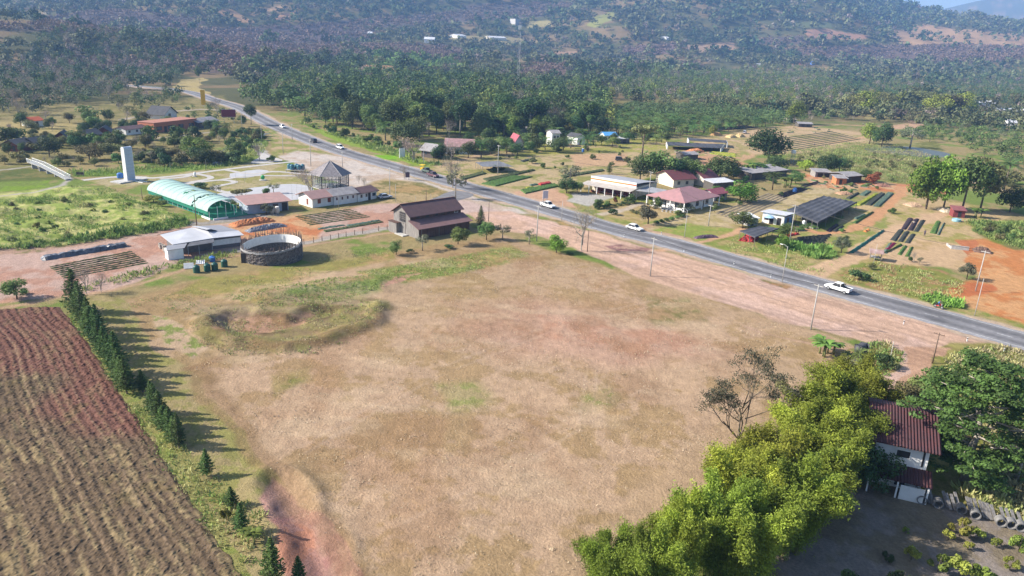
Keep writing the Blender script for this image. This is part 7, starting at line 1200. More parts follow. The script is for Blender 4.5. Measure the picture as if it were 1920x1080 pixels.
# slender spreading tree
def spreading(px, py, top, label):
    q = G(px, py); h = hgt(q[0], q[1], top); rs = np.random.RandomState(3); t = thing('slender_tree', label, 'tree', (q[0], q[1], 0)); mb = MB(); tips = []
    for d, L in (((-.10, 0, 1), .42), ((.02, .05, 1), .48), ((.14, -.03, 1), .46), ((-.62, -.1, .7), .34)):
        twigs(rs, mb, Vector((0, 0, h * .05)), Vector(d).normalized(), h * L * .84, h * .010, 3, tips)
    mb.build('trunk', bark, t); tp = np.array([e for e, d, L in tips]); k = tp[:, 2] > h * .35; tp = tp[k]; ii = rs.randint(0, len(tp), 6000); P = tp[ii] + rs.randn(6000, 3) * .36 * np.array([1, 1, .55])
    npmesh('crown', leafq(P, rs.randn(6000, 3), .12, .5, rs), qf(6000), LM['grey'], t, attrs={'tone': ('FLOAT', 'FACE', .65 + .5 * rs.rand(6000))})
spreading(1383, 832, 662, 'slender grey green tree with several leaning stems at the bamboo edge of the dry plot')
# big layered tree by the house
def layered(px, py, top, label, w=13.):
    q = G(px, py); h = hgt(q[0], q[1], top) * .98; rs = np.random.RandomState(9); t = thing('layered_tree', label, 'tree', (q[0], q[1], 0)); mb = MB(); mb.tube([(0, 0, 0), (.3, .2, h * .4), (.1, .4, h * .9)], [.42, .32, .1], 9); C = []; N = []; T_ = []
    for k in range(58):
        f = .17 + .80 * (k / 58) + rs.randn() * .02; a = k * 2.4; R = (w / 2) * (.55 + .45 * math.sin(math.pi * min(1, (f - .1)))) * (1.15 - .75 * max(0, f - .6) / .4); r = R * (.45 + .5 * rs.rand()); c = np.array([math.cos(a) * r, math.sin(a) * r, h * f]); pr = 1.5 + 1.0 * rs.rand()
        mb.tube([(.2, .3, h * f - 1.0), tuple(c * [.55, .55, 1] - [0, 0, .5]), tuple(c)], [.13, .09, .03], 5); n = int(620 * pr / 2); d = rs.randn(n, 3); d /= np.linalg.norm(d, axis=1)[:, None]
        sub = c + rs.randn(9, 3) * [pr * .55, pr * .55, .2]; C.append(sub[rs.randint(0, 9, n)] + d * [.75, .75, .3] * (.6 + .5 * rs.rand(n, 1))); N.append(d * .5 + [0, 0, .9] + rs.randn(n, 3) * .35); T_.append((.7 + .6 * rs.rand()) * (.75 + .5 * rs.rand(n)))
    C = np.concatenate(C); mb.build('trunk', barkp, t, True); npmesh('crown', leafq(C, np.concatenate(N), .17, .62, rs), qf(len(C)), LM['bright'] if 0 else M('layered_leaves', (.075, .135, .03), .6, .2, .6, .3, tone=True, trans=.2), t, attrs={'tone': ('FLOAT', 'FACE', np.concatenate(T_))})
layered(1806, 900, 672, 'big layered dark green tree with a pale trunk beside the two storey house', 13.4)
T('sparse', 1905, 900, 770, 95, 'thin leafed tree behind the layered tree at the right edge')
T('round_dark', 1628, 920, 836, 78, 'dark bushy tree pressed against the shaded end wall of the two storey house')
T('round_olive', 1690, 770, 708, 66, 'yellow green bush in front of the drive, behind the two storey house')
T('round_mid', 1732, 760, 700, 62, 'rounded green bush between the drive and the layered tree')
T('shrub_yel', 1722, 745, 712, 40, 'smaller yellow tipped bush behind the red roof')
for i, (x, y, r, lb) in enumerate([(1798, 1005, 42, 'pale leafy bush nearest the concrete pipes'), (1708, 1050, 30, 'yellow green sapling in the bare lot, left of the others'), (1662, 1052, 22, 'small dark sapling in the bare lot at the edge of the shade'), (1758, 1072, 40, 'wide yellow green bush in the bare lot at the lower edge'), (1798, 1082, 40, 'yellow green bush at the lower edge between two wide ones'), (1842, 1092, 44, 'big yellow green bush at the lower right of the bare lot'), (1831, 1010, 24, 'small yellow bush just right of the pale leafy one'), (1909, 1035, 36, 'yellow green bush at the right edge of the bare lot'), (1778, 1012, 20, 'tiny yellow bush touching the pale leafy one'), (1814, 1030, 18, 'small bush in the sunny part of the bare lot'), (1865, 1025, 20, 'low thin bush between the yellow bushes and the pipes'), (1698, 1000, 15, 'smallest sapling in the shade of the bare lot'), (1893, 1068, 28, 'thin bush at the lower right, beside the big yellow one'), (1590, 1110, 40, 'dark bush at the lower edge under the bamboo'), (1690, 1108, 50, 'dark green bush at the lower edge of the shaded lot')]):
    T('shrub_yel' if 'dark' not in lb else 'shrub_dark', x, y, y - r * .95, r, lb)
# garden near the elephant
T('banana', 1543, 668, 628, 38, 'banana plant beside the corner of the dry plot'); T('banana', 1562, 662, 632, 30, 'banana plant closer to the elephant statue'); T('palm', 1606, 690, 648, 26, 'little fan palm next to the elephant statue'); T('shrub', 1619, 700, 682, 22, 'small leafy plant at the feet of the elephant statue'); T('bare', 1590, 700, 662, 30, 'small bare white twigged tree between the bamboo and the elephant statue'); T('shrub_dark', 1660, 690, 664, 30, 'dark bush by the white post of the drive')
T('shrub_olive', 1465, 735, 708, 26, 'low olive bush at the edge of the bamboo hedge, near the plot corner')
# plot edge trees
for a in [('round_mid', 743, 478, 447, 22, 'small green tree at the plot edge, first to the left of the barn'), ('sparse', 792, 470, 434, 30, 'gnarled grey green tree in front of the barn gable'), ('round_mid', 859, 458, 422, 34, 'gnarled tree with a green crown in front of the barn lean-to'), ('round_mid', 912, 450, 413, 32, 'green crowned gnarled tree just right of the barn'), ('sparse', 942, 450, 414, 28, 'crooked thin tree right of the green gnarled ones at the plot corner'), ('sparse', 992, 458, 425, 26, 'thin leafed small tree left of the concrete pole by the plot'), ('round_bright', 1043, 474, 437, 34, 'round bright green tree between the concrete pole and the bare tree'), ('pine', 901, 427, 384, 20, 'narrow dark conifer beside the barn'), ('shrub_dark', 770, 474, 466, 14, 'low dark bush between the first two plot edge trees'), ('shrub_dark', 842, 466, 458, 20, 'low dark bush in front of the barn'), ('shrub_dark', 1068, 478, 470, 14, 'tiny dark bush beside the round bright tree'),
          ('bare', 1090, 470, 378, 44, 'tall bare grey tree on the dirt verge beside a brown post'), ('round_mid', 32, 560, 521, 46, 'green tree by the path at the far left, above the ploughed field'), ('bare', 163, 552, 490, 30, 'bare grey tree behind the far end of the pine row'), ('bare', 190, 548, 505, 24, 'smaller bare tree behind the far end of the pine row'), ('shrub', 40, 552, 540, 18, 'small bush right of the green tree by the path'),
          ('sparse', 854, 373, 310, 36, 'half bare tree with yellow leaves on the near side of the road'), ('bare', 848, 352, 286, 38, 'bare brown tree on the far side of the road behind the half bare one'), ('bare', 758, 337, 306, 18, 'small bare tree on the near verge beside a notice board'), ('bare', 582, 362, 312, 50, 'wide bare grey tree beside the pavilion'), ('bare', 683, 350, 330, 12, 'tiny bare sapling behind the long white house'), ('bare', 673, 345, 326, 12, 'tiny bare sapling right of the pavilion'), ('umbrella', 455, 386, 350, 42, 'flat topped olive tree beside the low pink roofed building'), ('sparse', 513, 362, 339, 22, 'thin tree at the edge of the paved court'), ('shrub', 502, 365, 352, 18, 'small bush at the edge of the paved court'), ('sparse', 406, 369, 340, 20, 'thin pale tree between the tunnel and the paved court'),
          ('shrub_dark', 377, 353, 341, 26, 'dark bush between the garden path and the green tunnel'), ('yellow', 288, 379, 362, 30, 'golden bush at the far end of the green tunnel'), ('shrub', 302, 388, 374, 18, 'grey green bush beside the green tunnel'), ('bare', 487, 302, 264, 20, 'pinkish bare tree beside the pale track'), ('shrub', 508, 302, 290, 16, 'green bush at the fork of the pale track'), ('shrub', 432, 385, 372, 16, 'bush at the open end of the green tunnel'), ('round_grey', 500, 402, 378, 24, 'grey bush against the wall of the low pink roofed building'),
          ('tall_dark', 471, 234, 194, 22, 'slim dark tree beside the red billboard'), ('bare', 775, 304, 250, 48, 'dense bare grey tree beside the white kiosk'), ('shrub_yel', 770, 298, 290, 10, 'yellow flowering bush by the white kiosk'), ('shrub_yel', 786, 298, 290, 12, 'yellow flowering bush under the bare grey tree'),
          # west bank
          ('round_dark', 93, 294, 251, 40, 'round dark tree beside the two cabins at the left edge'), ('tall', 139, 278, 243, 26, 'upright tree beside the middle cabins'), ('round_bright', 334, 256, 236, 22, 'ball shaped bright green tree in front of the brick building'), ('round_olive', 168, 300, 268, 42, 'olive tree left of the white climbing tower'), ('round_olive', 210, 298, 262, 38, 'olive tree just behind the white climbing tower'), ('yellow', 365, 298, 252, 56, 'big yellow green tree on the stream bank'), ('round_olive', 300, 302, 276, 36, 'olive tree on the bank right of the climbing tower'), ('round_olive', 326, 300, 272, 34, 'olive tree on the bank beside the big yellow green one'), ('shrub', 171, 272, 260, 16, 'bright round bush in front of the cabins'), ('round_mid', 222, 262, 240, 18, 'green tree left of the white walled long building'), ('round_mid', 272, 276, 255, 24, 'tree in front of the white walled long building'), ('palm', 412, 246, 222, 22, 'palm beside the grey roofed restaurant building'), ('palm', 428, 248, 226, 18, 'palm near the red billboard'), ('round_dark', 395, 244, 222, 22, 'dark tree in front of the grey roofed restaurant building'), ('round_dark', 62, 255, 240, 18, 'dark bush behind the left cabins'), ('round_mid', 315, 228, 216, 18, 'small tree before the white gabled hall'), ('bare', 408, 216, 178, 26, 'bare tree by the yellow sign tower'), ('tall_dark', 374, 156, 122, 10, 'narrow dark spire shaped tree beside the far orchard'),
          ('shrub_dark', 440, 305, 280, 34, 'dense bush on the right bank of the stream'), ('round_dark', 385, 308, 275, 40, 'dark tree hanging over the stream'), ('round_mid', 445, 300, 262, 30, 'green bush tree on the far bank of the stream')]:
    T(*a)
# east of the road
for a in [('round_dark', 1440, 304, 234, 70, 'large round dark tree standing alone by the nursery beds'), ('round_mid', 1236, 340, 277, 62, 'big green tree behind the shop with the curved roof'), ('round_dark', 1200, 338, 288, 42, 'dark tree at the back corner of the shop with the curved roof'), ('round_dark', 1262, 342, 290, 46, 'dark tree over the red roofed house'), ('round_mid', 1303, 345, 296, 36, 'green tree between the red roofs'), ('round_dark', 1350, 338, 288, 48, 'dark tree behind the second red roof'), ('round_bright', 1387, 378, 336, 54, 'bushy blue green tree beside the pink roofed house'), ('banana', 1400, 328, 300, 24, 'banana plant left of the others behind the grey roofed shed'), ('banana', 1413, 326, 298, 26, 'banana plant in the middle of the clump behind the grey roofed shed'), ('banana', 1428, 324, 300, 26, 'banana plant right of the others behind the grey roofed shed'), ('round_dark', 1457, 320, 290, 40, 'dark rounded tree right of the banana plants'), ('round_bright', 1510, 321, 297, 30, 'light green tree left of the twin dark one behind the sheds'), ('round_dark', 1550, 325, 286, 36, 'dark green tree behind the small open shed'), ('round_dark', 1573, 325, 289, 34, 'dark green tree behind the grey double shed'), ('coconut', 1448, 356, 318, 34, 'coconut palm between the grey shed and the seedling beds'), ('banana', 1473, 352, 325, 24, 'banana plant beside the coconut palm'), ('round_mid', 1491, 344, 317, 24, 'small green tree beside the path to the sheds'), ('red', 1637, 344, 318, 28, 'orange red leaved tree beside the grey sheds'), ('round_dark', 1622, 340, 314, 24, 'dark green tree left of the orange red one'),
          ('round_grey', 1577, 474, 440, 32, 'small round tree with white painted foot beside the green net strip'), ('round_mid', 1392, 428, 392, 40, 'green tree beside the little white roofed house'), ('round_mid', 1475, 450, 415, 32, 'green tree between the shade nets by the power pole'), ('round_bright', 1464, 466, 438, 24, 'light green small tree in front of the low shade net'), ('round_grey', 1215, 420, 376, 40, 'dull green tree on the lawn of the pink roofed house'), ('round_grey', 1285, 398, 378, 30, 'small tree at the corner of the pink roofed house'), ('shrub', 1275, 405, 392, 20, 'bush at the porch of the pink roofed house'), ('shrub_dark', 1150, 403, 391, 18, 'dark round bush on the lawn by the road'), ('shrub', 1122, 392, 372, 20, 'trimmed bush at the left end of the hedge before the shop'), ('shrub', 1139, 388, 374, 13, 'second small bush of the hedge before the shop'), ('red', 1154, 382, 367, 9, 'tiny red flowering bush in the hedge before the shop'), ('sparse', 1068, 352, 300, 44, 'umbrella shaped thin tree beside the shop'), ('round_dark', 1062, 362, 330, 34, 'dark bushy tree at the left end of the shop'), ('round_mid', 1082, 362, 338, 24, 'green bush beside the shop canopy'), ('pine', 1142, 326, 303, 14, 'single small conifer in the bare nursery yard'), ('umbrella', 1203, 298, 222, 64, 'tall tree with flat layered crown behind the shop'), ('shrub', 928, 322, 308, 16, 'bush beside the dark flat shade roof'), ('shrub', 940, 322, 312, 14, 'small bush right of the power pole at the dark shade roof'), ('shrub', 1228, 392, 366, 20, 'bush at the left wall of the pink roofed house'), ('shrub', 1180, 380, 362, 22, 'bush under the wall of the shop'), ('shrub', 1350, 378, 366, 16, 'bush between the pink roof and the bushy blue green tree'),
          ('round_bright', 1736, 392, 288, 58, 'bright green tree, leftmost of the tall ones by the red hut'), ('round_bright', 1768, 394, 286, 58, 'bright green tree in the middle of the tall ones by the red hut'), ('yellow', 1735, 390, 310, 36, 'lower bright tree at the left foot of the tall ones'), ('round_mid', 1803, 396, 286, 66, 'tall green tree behind the small red hut'), ('round_olive', 1838, 392, 285, 60, 'brownish crowned tall tree, rightmost of the tall ones'), ('round_dark', 1893, 398, 346, 46, 'dark round tree standing apart at the right edge'), ('coconut', 1882, 356, 294, 44, 'coconut palm rising beside the tall trees at the right edge'), ('banana', 1830, 408, 385, 22, 'banana plant beside the small red hut'),
          ('yellow', 1630, 270, 224, 32, 'golden green tree of the pair near the reedy pond'), ('round_dark', 1652, 276, 226, 38, 'dark tree of the pair near the reedy pond'), ('sparse', 1706, 277, 232, 42, 'thin grey tree behind the reedy pond'), ('yellow', 1488, 232, 182, 34, 'golden green tree at the right end of the palm plantation'), ('bare', 1713, 492, 470, 12, 'tiny bare sapling by the seedling beds'), ('shrub', 1705, 490, 480, 10, 'tiny bush by the seedling beds'), ('sparse', 1723, 496, 479, 14, 'thin sapling between the seedling beds and the hollow'), ('round_grey', 1812, 524, 488, 30, 'shrubby tree at the corner of the orange dirt yard'), ('shrub_dark', 1610, 525, 498, 34, 'dark bush in the hollow beside the road'), ('shrub', 1671, 400, 388, 14, 'small bush by the orange track'), ('shrub_olive', 1635, 505, 492, 14, 'low dry bush in front of the rusty roofed stand'), ('yellow', 1335, 254, 232, 14, 'small yellow green plant at the edge of the palm plantation')]:
    T(*a)
for i, (x, y, t, w) in enumerate([(1602, 212, 168, 40), (1625, 214, 164, 46), (1650, 212, 166, 40), (1700, 205, 166, 42), (1730, 208, 164, 46), (1755, 222, 168, 50), (1782, 222, 170, 46), (1805, 216, 168, 44)]):
    T('yellow' if i % 2 else 'round_olive', x, y, t, w, 'broad olive green clump tree in the dark grove beyond the nursery', 'clump trees of the grove beyond the nursery')
for kd, x, y, tp, w, lb in [('palm', 1022, 281, 252, 24, 'palm left of the white two storey house'), ('palm', 1056, 281, 250, 26, 'palm right of the white two storey house'), ('palm', 1070, 278, 254, 22, 'palm left of the white gabled shed'), ('palm', 1112, 272, 246, 26, 'palm right of the white gabled shed'), ('round_mid', 1128, 272, 252, 20, 'small tree left of the bright blue roof'), ('palm', 950, 288, 254, 26, 'palm left of the crimson gabled house'), ('round_mid', 992, 286, 262, 20, 'green tree right of the crimson gabled house'), ('round_dark', 1006, 283, 256, 24, 'dark tree between the crimson gable and the white two storey house'), ('round_dark', 878, 296, 262, 30, 'dark tree in front of the brown roofed hall'), ('palm', 902, 296, 256, 30, 'palm right of the brown roofed hall'), ('round_dark', 920, 290, 258, 32, 'broad dark tree between the brown hall and the crimson gable'), ('round_dark', 826, 298, 266, 26, 'dark tree left of the brown roofed hall'), ('palm', 935, 290, 258, 26, 'palm between the broad dark tree and the crimson gable'), ('round_mid', 1176, 268, 246, 26, 'green tree behind the long pale awning'),
    ('palm', 1040, 262, 232, 28, 'tall palm rising behind the white two storey house'), ('palm', 1090, 260, 236, 26, 'tall palm rising behind the white gabled shed')]: T(kd, x, y, tp, w, lb)
for kd, x, y, tp, w, lb in [('round_dark', 1044, 285, 254, 34, 'dark tree before the wall of the white two storey house'), ('palm', 1102, 283, 246, 36, 'large palm before the white gabled shed'), ('round_mid', 970, 292, 264, 26, 'low green tree before the crimson gable'), ('round_mid', 1148, 276, 254, 26, 'green tree hiding part of the bright blue roof'), ('bare', 846, 300, 262, 34, 'bare tree before the left end of the brown roofed hall')]: T(kd, x, y, tp, w, lb)
for x in np.arange(1232, 1285, 9): T('shrub', x, 419 - (x - 1232) * .24, 412 - (x - 1232) * .24, 11, 'clipped low hedge bush on the lawn edge of the pink roofed house', 'hedge bushes of the lawn')
for x in np.arange(1186, 1212, 8): T('shrub_olive', x, 398 + (x - 1186) * .35, 391 + (x - 1186) * .35, 12, 'low olive hedge bush near the dull green lawn tree', 'olive hedge bushes of the lawn')
for x in np.arange(1120, 1185, 8): T('shrub_dark', x, 392 - (x - 1120) * .16, 385 - (x - 1120) * .16, 11, 'low hedge bush along the drive of the shop', 'hedge bushes before the shop')

# ---------------- woods
RCL = [tuple(p) for p in RCS[::3]]
BLK = [(o.location.x, o.location.y, 5) for o in []]
ZN = [ # base polygon, spacing, [(kind, weight)], (hmin, hmax), wood name, group
 ([(468, 196), (520, 160), (600, 148), (760, 150), (960, 165), (1135, 178), (1135, 215), (1150, 240), (1040, 258), (905, 256), (865, 262), (800, 262), (770, 276), (735, 268), (660, 244), (600, 236), (560, 222), (500, 208)], 9.2, [('tall', 2), ('round_mid', 5), ('tall_dark', 3.4), ('round_dark', 4), ('bare', 1.6), ('yellow', 2.2), ('palm', 1.2)], (10, 19), 'in the dense wood beyond the road', 1),
 ([(1130, 214), (1180, 202), (1380, 206), (1485, 222), (1480, 236), (1380, 246), (1290, 256), (1165, 262)], 6.4, [('palm', 1)], (6, 9), 'in the oil palm plantation', 1),
 ([(-40, 150), (100, 118), (330, 118), (345, 150), (240, 170), (210, 190), (110, 206), (60, 222), (-40, 225)], 8.5, [('bare', 4), ('round_mid', 3), ('round_grey', 3), ('tall_dark', 2), ('round_dark', 2)], (7, 13), 'in the mixed wood behind the cabins', 1),
 ([(210, 190), (345, 178), (335, 200), (215, 212)], 9, [('round_mid', 3), ('round_olive', 2), ('bare', 2), ('round_dark', 2)], (6, 11), 'in the grove behind the restaurant buildings', 1),
 ([(150, 247), (262, 236), (268, 242), (156, 254)], 4.6, [('round_dark', 1)], (4, 5.5), 'in the dark hedge behind the cabins', 1),
 ([(-30, 300), (60, 300), (155, 302), (235, 306), (250, 310), (100, 314), (-30, 312)], 5, [('shrub_olive', 2), ('bare', 1), ('shrub', 1)], (2, 4), 'on the stream bank near the footbridge', 1),
 ([(245, 300), (300, 292), (330, 300), (420, 300), (430, 304), (380, 312), (260, 314)], 4.6, [('shrub_dark', 2), ('shrub_olive', 2), ('round_olive', 2), ('bare', 1)], (3, 6), 'on the stream bank behind the climbing tower', 1),
 ([(150, 262), (200, 268), (280, 262), (400, 258), (440, 250), (450, 262), (400, 272), (300, 282), (160, 290)], 6.5, [('shrub', 2), ('round_olive', 4), ('round_mid', 2), ('bare', 1), ('shrub_dark', 2)], (3, 7), 'on the slope below the restaurant buildings', 1),
 ([(440, 244), (478, 246), (500, 262), (480, 285), (440, 290), (425, 275)], 6, [('shrub', 2), ('shrub_dark', 2), ('shrub_olive', 1)], (2, 4), 'on the bushy bank beside the road', 1),
 ([(560, 226), (640, 250), (700, 266), (745, 276), (760, 288), (700, 276), (640, 262), (580, 242)], 6, [('shrub', 2), ('shrub_yel', 2), ('palm', .5), ('tall', .8)], (2, 5), 'at the grassy wood edge along the road', 1),
 ([(870, 272), (905, 262), (1040, 256), (1130, 258), (1130, 272), (1060, 270), (1000, 275), (975, 284), (900, 292)], 8, [('round_mid', 3), ('palm', 3), ('round_dark', 2), ('shrub', 1)], (4, 8), 'among the houses at the wood edge', 1),
 ([(790, 284), (835, 290), (880, 294), (870, 300), (800, 302)], 7, [('round_dark', 2), ('palm', 1)], (4, 6), 'around the brown roofed hall', 1),
 ([(1140, 262), (1280, 262), (1260, 272), (1150, 272)], 8, [('palm', 1), ('round_mid', 1)], (4, 7), 'at the front edge of the plantation', 1),
 ([(1145, 150), (1400, 140), (1560, 148), (1560, 205), (1480, 212), (1380, 200), (1145, 190)], 8.6, [('round_mid', 3), ('round_grey', 3), ('bare', 1.5), ('palm', 1), ('yellow', 2), ('tall', 1)], (5, 14), 'in the loose wood behind the plantation', 1),
 ([(1560, 160), (1930, 158), (1930, 210), (1820, 190), (1640, 190), (1560, 200)], 9, [('round_mid', 3), ('round_dark', 2), ('round_olive', 1.5), ('bare', .6)], (5, 14), 'in the loose wood on the far right', 1),
 ([(1745, 236), (1860, 222), (1940, 240), (1940, 320), (1850, 300), (1790, 268), (1690, 264), (1690, 250)], 8, [('round_mid', 2), ('round_dark', 1), ('palm', 1.3), ('shrub', 2), ('round_grey', 1)], (3.5, 7), 'in the orchard at the right edge', 1),
 ([(1850, 310), (1940, 310), (1940, 380), (1900, 372)], 8, [('shrub_olive', 2), ('bare', 1), ('round_olive', 1)], (3, 6), 'behind the tall trees at the right edge', 1),
 ([(1250, 338), (1290, 325), (1330, 330), (1400, 320), (1400, 332), (1340, 342), (1270, 345)], 5, [('round_dark', 2), ('round_mid', 3), ('round_olive', 1)], (5.5, 8.5), 'between the roofs of the roadside village', 1),
 ([(1500, 210), (1590, 214), (1600, 226), (1500, 228)], 8, [('shrub', 2), ('round_grey', 1), ('bare', 1)], (3, 6), 'at the end of the plantation', 1),
 ([(1480, 292), (1600, 285), (1760, 300), (1760, 325), (1620, 318), (1490, 305)], 7, [('shrub_olive', 3), ('shrub', 1)], (1, 2.2), 'in the dry scrub flat', 1),
 ([(1840, 420), (1940, 432), (1940, 470), (1860, 450)], 3.5, [('shrub', 2), ('shrub_olive', 1)], (1.2, 2.4), 'in the green scrub at the right edge', 1),
 ([(0, 262), (60, 262), (150, 264), (240, 270), (235, 285), (150, 285), (0, 296)], 7.5, [('round_olive', 3), ('round_mid', 2), ('shrub', 2), ('round_dark', 1)], (3, 6.5), 'around the dark roofed cabins', 1),
 ([(0, 232), (60, 226), (200, 222), (300, 206), (330, 214), (300, 232), (230, 244), (150, 246), (60, 252), (0, 256)], 10.5, [('round_olive', 2), ('bare', 2), ('round_mid', 2), ('shrub', 1)], (4, 8), 'on the open ground behind the cabins', 1),
 ([(340, 206), (400, 200), (440, 214), (470, 236), (420, 244), (350, 232)], 11, [('round_mid', 2), ('palm', 2), ('bare', 1), ('shrub_dark', 2)], (3.5, 7), 'around the restaurant entrance', 1),
 ([(880, 290), (1000, 282), (1190, 275), (1240, 290), (1180, 310), (1060, 320), (1040, 345), (900, 335), (850, 315)], 14, [('shrub', 3), ('shrub_olive', 2), ('round_mid', 1)], (1, 2.6), 'in the roadside field', 1),
 ([(1300, 345), (1420, 335), (1500, 345), (1480, 365), (1380, 400), (1340, 398), (1330, 372)], 10, [('shrub', 3), ('round_mid', 1), ('shrub_dark', 1)], (1.2, 3.4), 'in the yard beside the pink roofed house', 1),
 ([(1490, 330), (1660, 335), (1720, 350), (1660, 372), (1560, 362), (1500, 345)], 13, [('shrub', 2), ('shrub_olive', 2)], (1, 2.2), 'in the yard of the grey sheds', 1),
 ([(1500, 430), (1660, 380), (1700, 400), (1600, 470), (1500, 470)], 11, [('shrub', 3), ('shrub_yel', 1)], (.7, 1.5), 'beside the orange track', 1),
 ([(-10, 392), (130, 354), (280, 390), (340, 415), (180, 450), (-10, 478)], 7, [('shrub', 2), ('shrub_yel', 2), ('shrub_olive', 2)], (.9, 1.9), 'in the green weed field', 1),
 ([(1860, 660), (1930, 665), (1930, 900), (1880, 900)], 6, [('shrub_olive', 2), ('shrub_yel', 1)], (1, 2), 'in the dry weeds at the right edge', 1),
 ([(960, 238), (1130, 246), (1130, 258), (1040, 258), (905, 258)], 6.5, [('tall', 2), ('round_dark', 2), ('yellow', 2), ('palm', 2)], (8, 13), 'at the wood edge behind the houses', 1),
]
NAMES = {'tall': 'tall slim green tree with a pale trunk', 'round_mid': 'green broad crowned tree', 'tall_dark': 'tall dark green tree', 'round_dark': 'dark round crowned tree', 'bare': 'bare brown grey tree', 'yellow': 'yellow green tree', 'palm': 'green palm with drooping fronds', 'round_grey': 'dull grey green tree', 'round_olive': 'olive coloured tree',
         'shrub': 'green bush', 'shrub_olive': 'olive dry bush', 'shrub_dark': 'dark green bush', 'shrub_yel': 'yellow green bush'}
KN = {'palm': 'palm', 'bare': 'bare', 'shrub': 'shrub', 'shrub_olive': 'shrub', 'shrub_dark': 'shrub', 'shrub_yel': 'shrub'}
CLR = {'tall': (0.111, 0.163, 0.052), 'round_mid': (0.104, 0.156, 0.049), 'tall_dark': (0.062, 0.104, 0.042), 'round_dark': (0.058, 0.101, 0.039), 'bare': (0.273, 0.221, 0.189), 'yellow': (0.195, 0.234, 0.052), 'palm': (0.104, 0.156, 0.058), 'round_grey': (0.143, 0.156, 0.098), 'round_olive': (0.163, 0.163, 0.072), 'shrub': (0.117, 0.169, 0.052), 'shrub_olive': (0.169, 0.169, 0.078), 'shrub_dark': (0.065, 0.111, 0.046), 'shrub_yel': (0.195, 0.234, 0.052)}
cand = []; rsx = np.random.RandomState(77)
for zi, (poly, sp, kinds, (h0, h1), wname, _g) in enumerate(ZN):
    W = np.array([G(*q)[:2] for q in poly]); a, b = W.min(0), W.max(0); X, Y = np.meshgrid(np.arange(a[0], b[0], sp), np.arange(a[1], b[1], sp)); X = X.ravel() + (rsx.rand(X.size) - .5) * sp * .95; Y = Y.ravel() + (rsx.rand(Y.size) - .5) * sp * .95
    ok = (pdist(W, X, Y) > 0) & (ldist(RCL, X, Y) > 10); 
    for bx, by, br in BLOCK: ok &= np.hypot(X - bx, Y - by) > br
    X, Y = X[ok], Y[ok]; w = np.array([k[1] for k in kinds]); kk = rsx.choice(len(kinds), len(X), p=w / w.sum())
    for x, y, k in zip(X, Y, kk):
        kd = kinds[k][0]; h = h0 + (h1 - h0) * rsx.rand(); h *= (1.12 if kd.startswith('tall') else .85 if not kd.startswith('shrub') else 1); cand.append((math.hypot(x, y), x, y, kd, h, zi))
cand.sort(); cnt = {}; rest = []
LIM = {'palm': 230, 'bare': 240, 'shrub': 220, 'tree': 215}
ASP = {'tall': .62, 'round_mid': .85, 'tall_dark': .75, 'round_dark': 1.0, 'bare': .75, 'yellow': .85, 'palm': 1.05, 'round_grey': .85, 'round_olive': .95, 'shrub': 1.3, 'shrub_olive': 1.3, 'shrub_dark': 1.3, 'shrub_yel': 1.3}
for d, x, y, kd, h, zi in cand:
    kn = KN.get(kd, 'tree'); zz = float(H(np.array([x]), np.array([y]))[0]) if d > 650 else 0
    if cnt.get(kn, 0) < LIM[kn]:
        cnt[kn] = cnt.get(kn, 0) + 1; lb = NAMES[kd] + ' ' + ZN[zi][4]; plant(kd, x, y, h, h * ASP[kd] * (.85 + .3 * rsx.rand()), lb, NAMES[kd] + 's ' + ZN[zi][4], z=zz)
    else: rest.append((x, y, zz, kd, h))
print('individual', cnt, 'rest', len(rest))
# ---------------- far forest: crowns merged
def merged(name, pts, K, leaf, mat, rs, trunk=False):
    """pts: list of (x,y,z,colour,h,w,shape)"""
    n = len(pts); X = np.array([[p[0], p[1], p[2]] for p in pts]); c = np.array([p[3] for p in pts]); h = np.array([p[4] for p in pts]); w = np.array([p[5] for p in pts])
    cl = rs.randn(n, 5, 3) * .5; cl /= np.maximum(1, np.linalg.norm(cl, axis=2) / .62)[..., None]; ci = rs.randint(0, 5, (n, K)); d = rs.randn(n, K, 3); d /= np.linalg.norm(d, axis=2)[..., None]
    L = np.take_along_axis(cl, ci[..., None].repeat(3, 2), 1) + d * .48 * (.75 + .4 * rs.rand(n, K, 1)); Z = .56 + L[..., 2] * .40
    C = np.stack([X[:, None, 0] + L[..., 0] * w[:, None] / 2, X[:, None, 1] + L[..., 1] * w[:, None] / 2, X[:, None, 2] + np.maximum(Z, .03) * h[:, None]], -1).reshape(-1, 3)
    N = (d * .8 + rs.randn(n, K, 3) * .4 + [0, 0, .4]).reshape(-1, 3); V = leafq(C, N, np.repeat(w * leaf, K) * (.7 + .6 * rs.rand(n * K)), .75, rs); ct = (.82 + .36 * rs.rand(n, 5)); tn = np.take_along_axis(ct, ci, 1) * (.92 + .16 * rs.rand(n, K))
    cc = np.clip(c[:, None, :] * tn[..., None], 0, 1).reshape(-1, 3); F = qf(n * K)
    return npmesh(name, V, F, mat, attrs={'col': ('FLOAT_COLOR', 'FACE', np.concatenate([cc, np.ones((n * K, 1))], 1))})
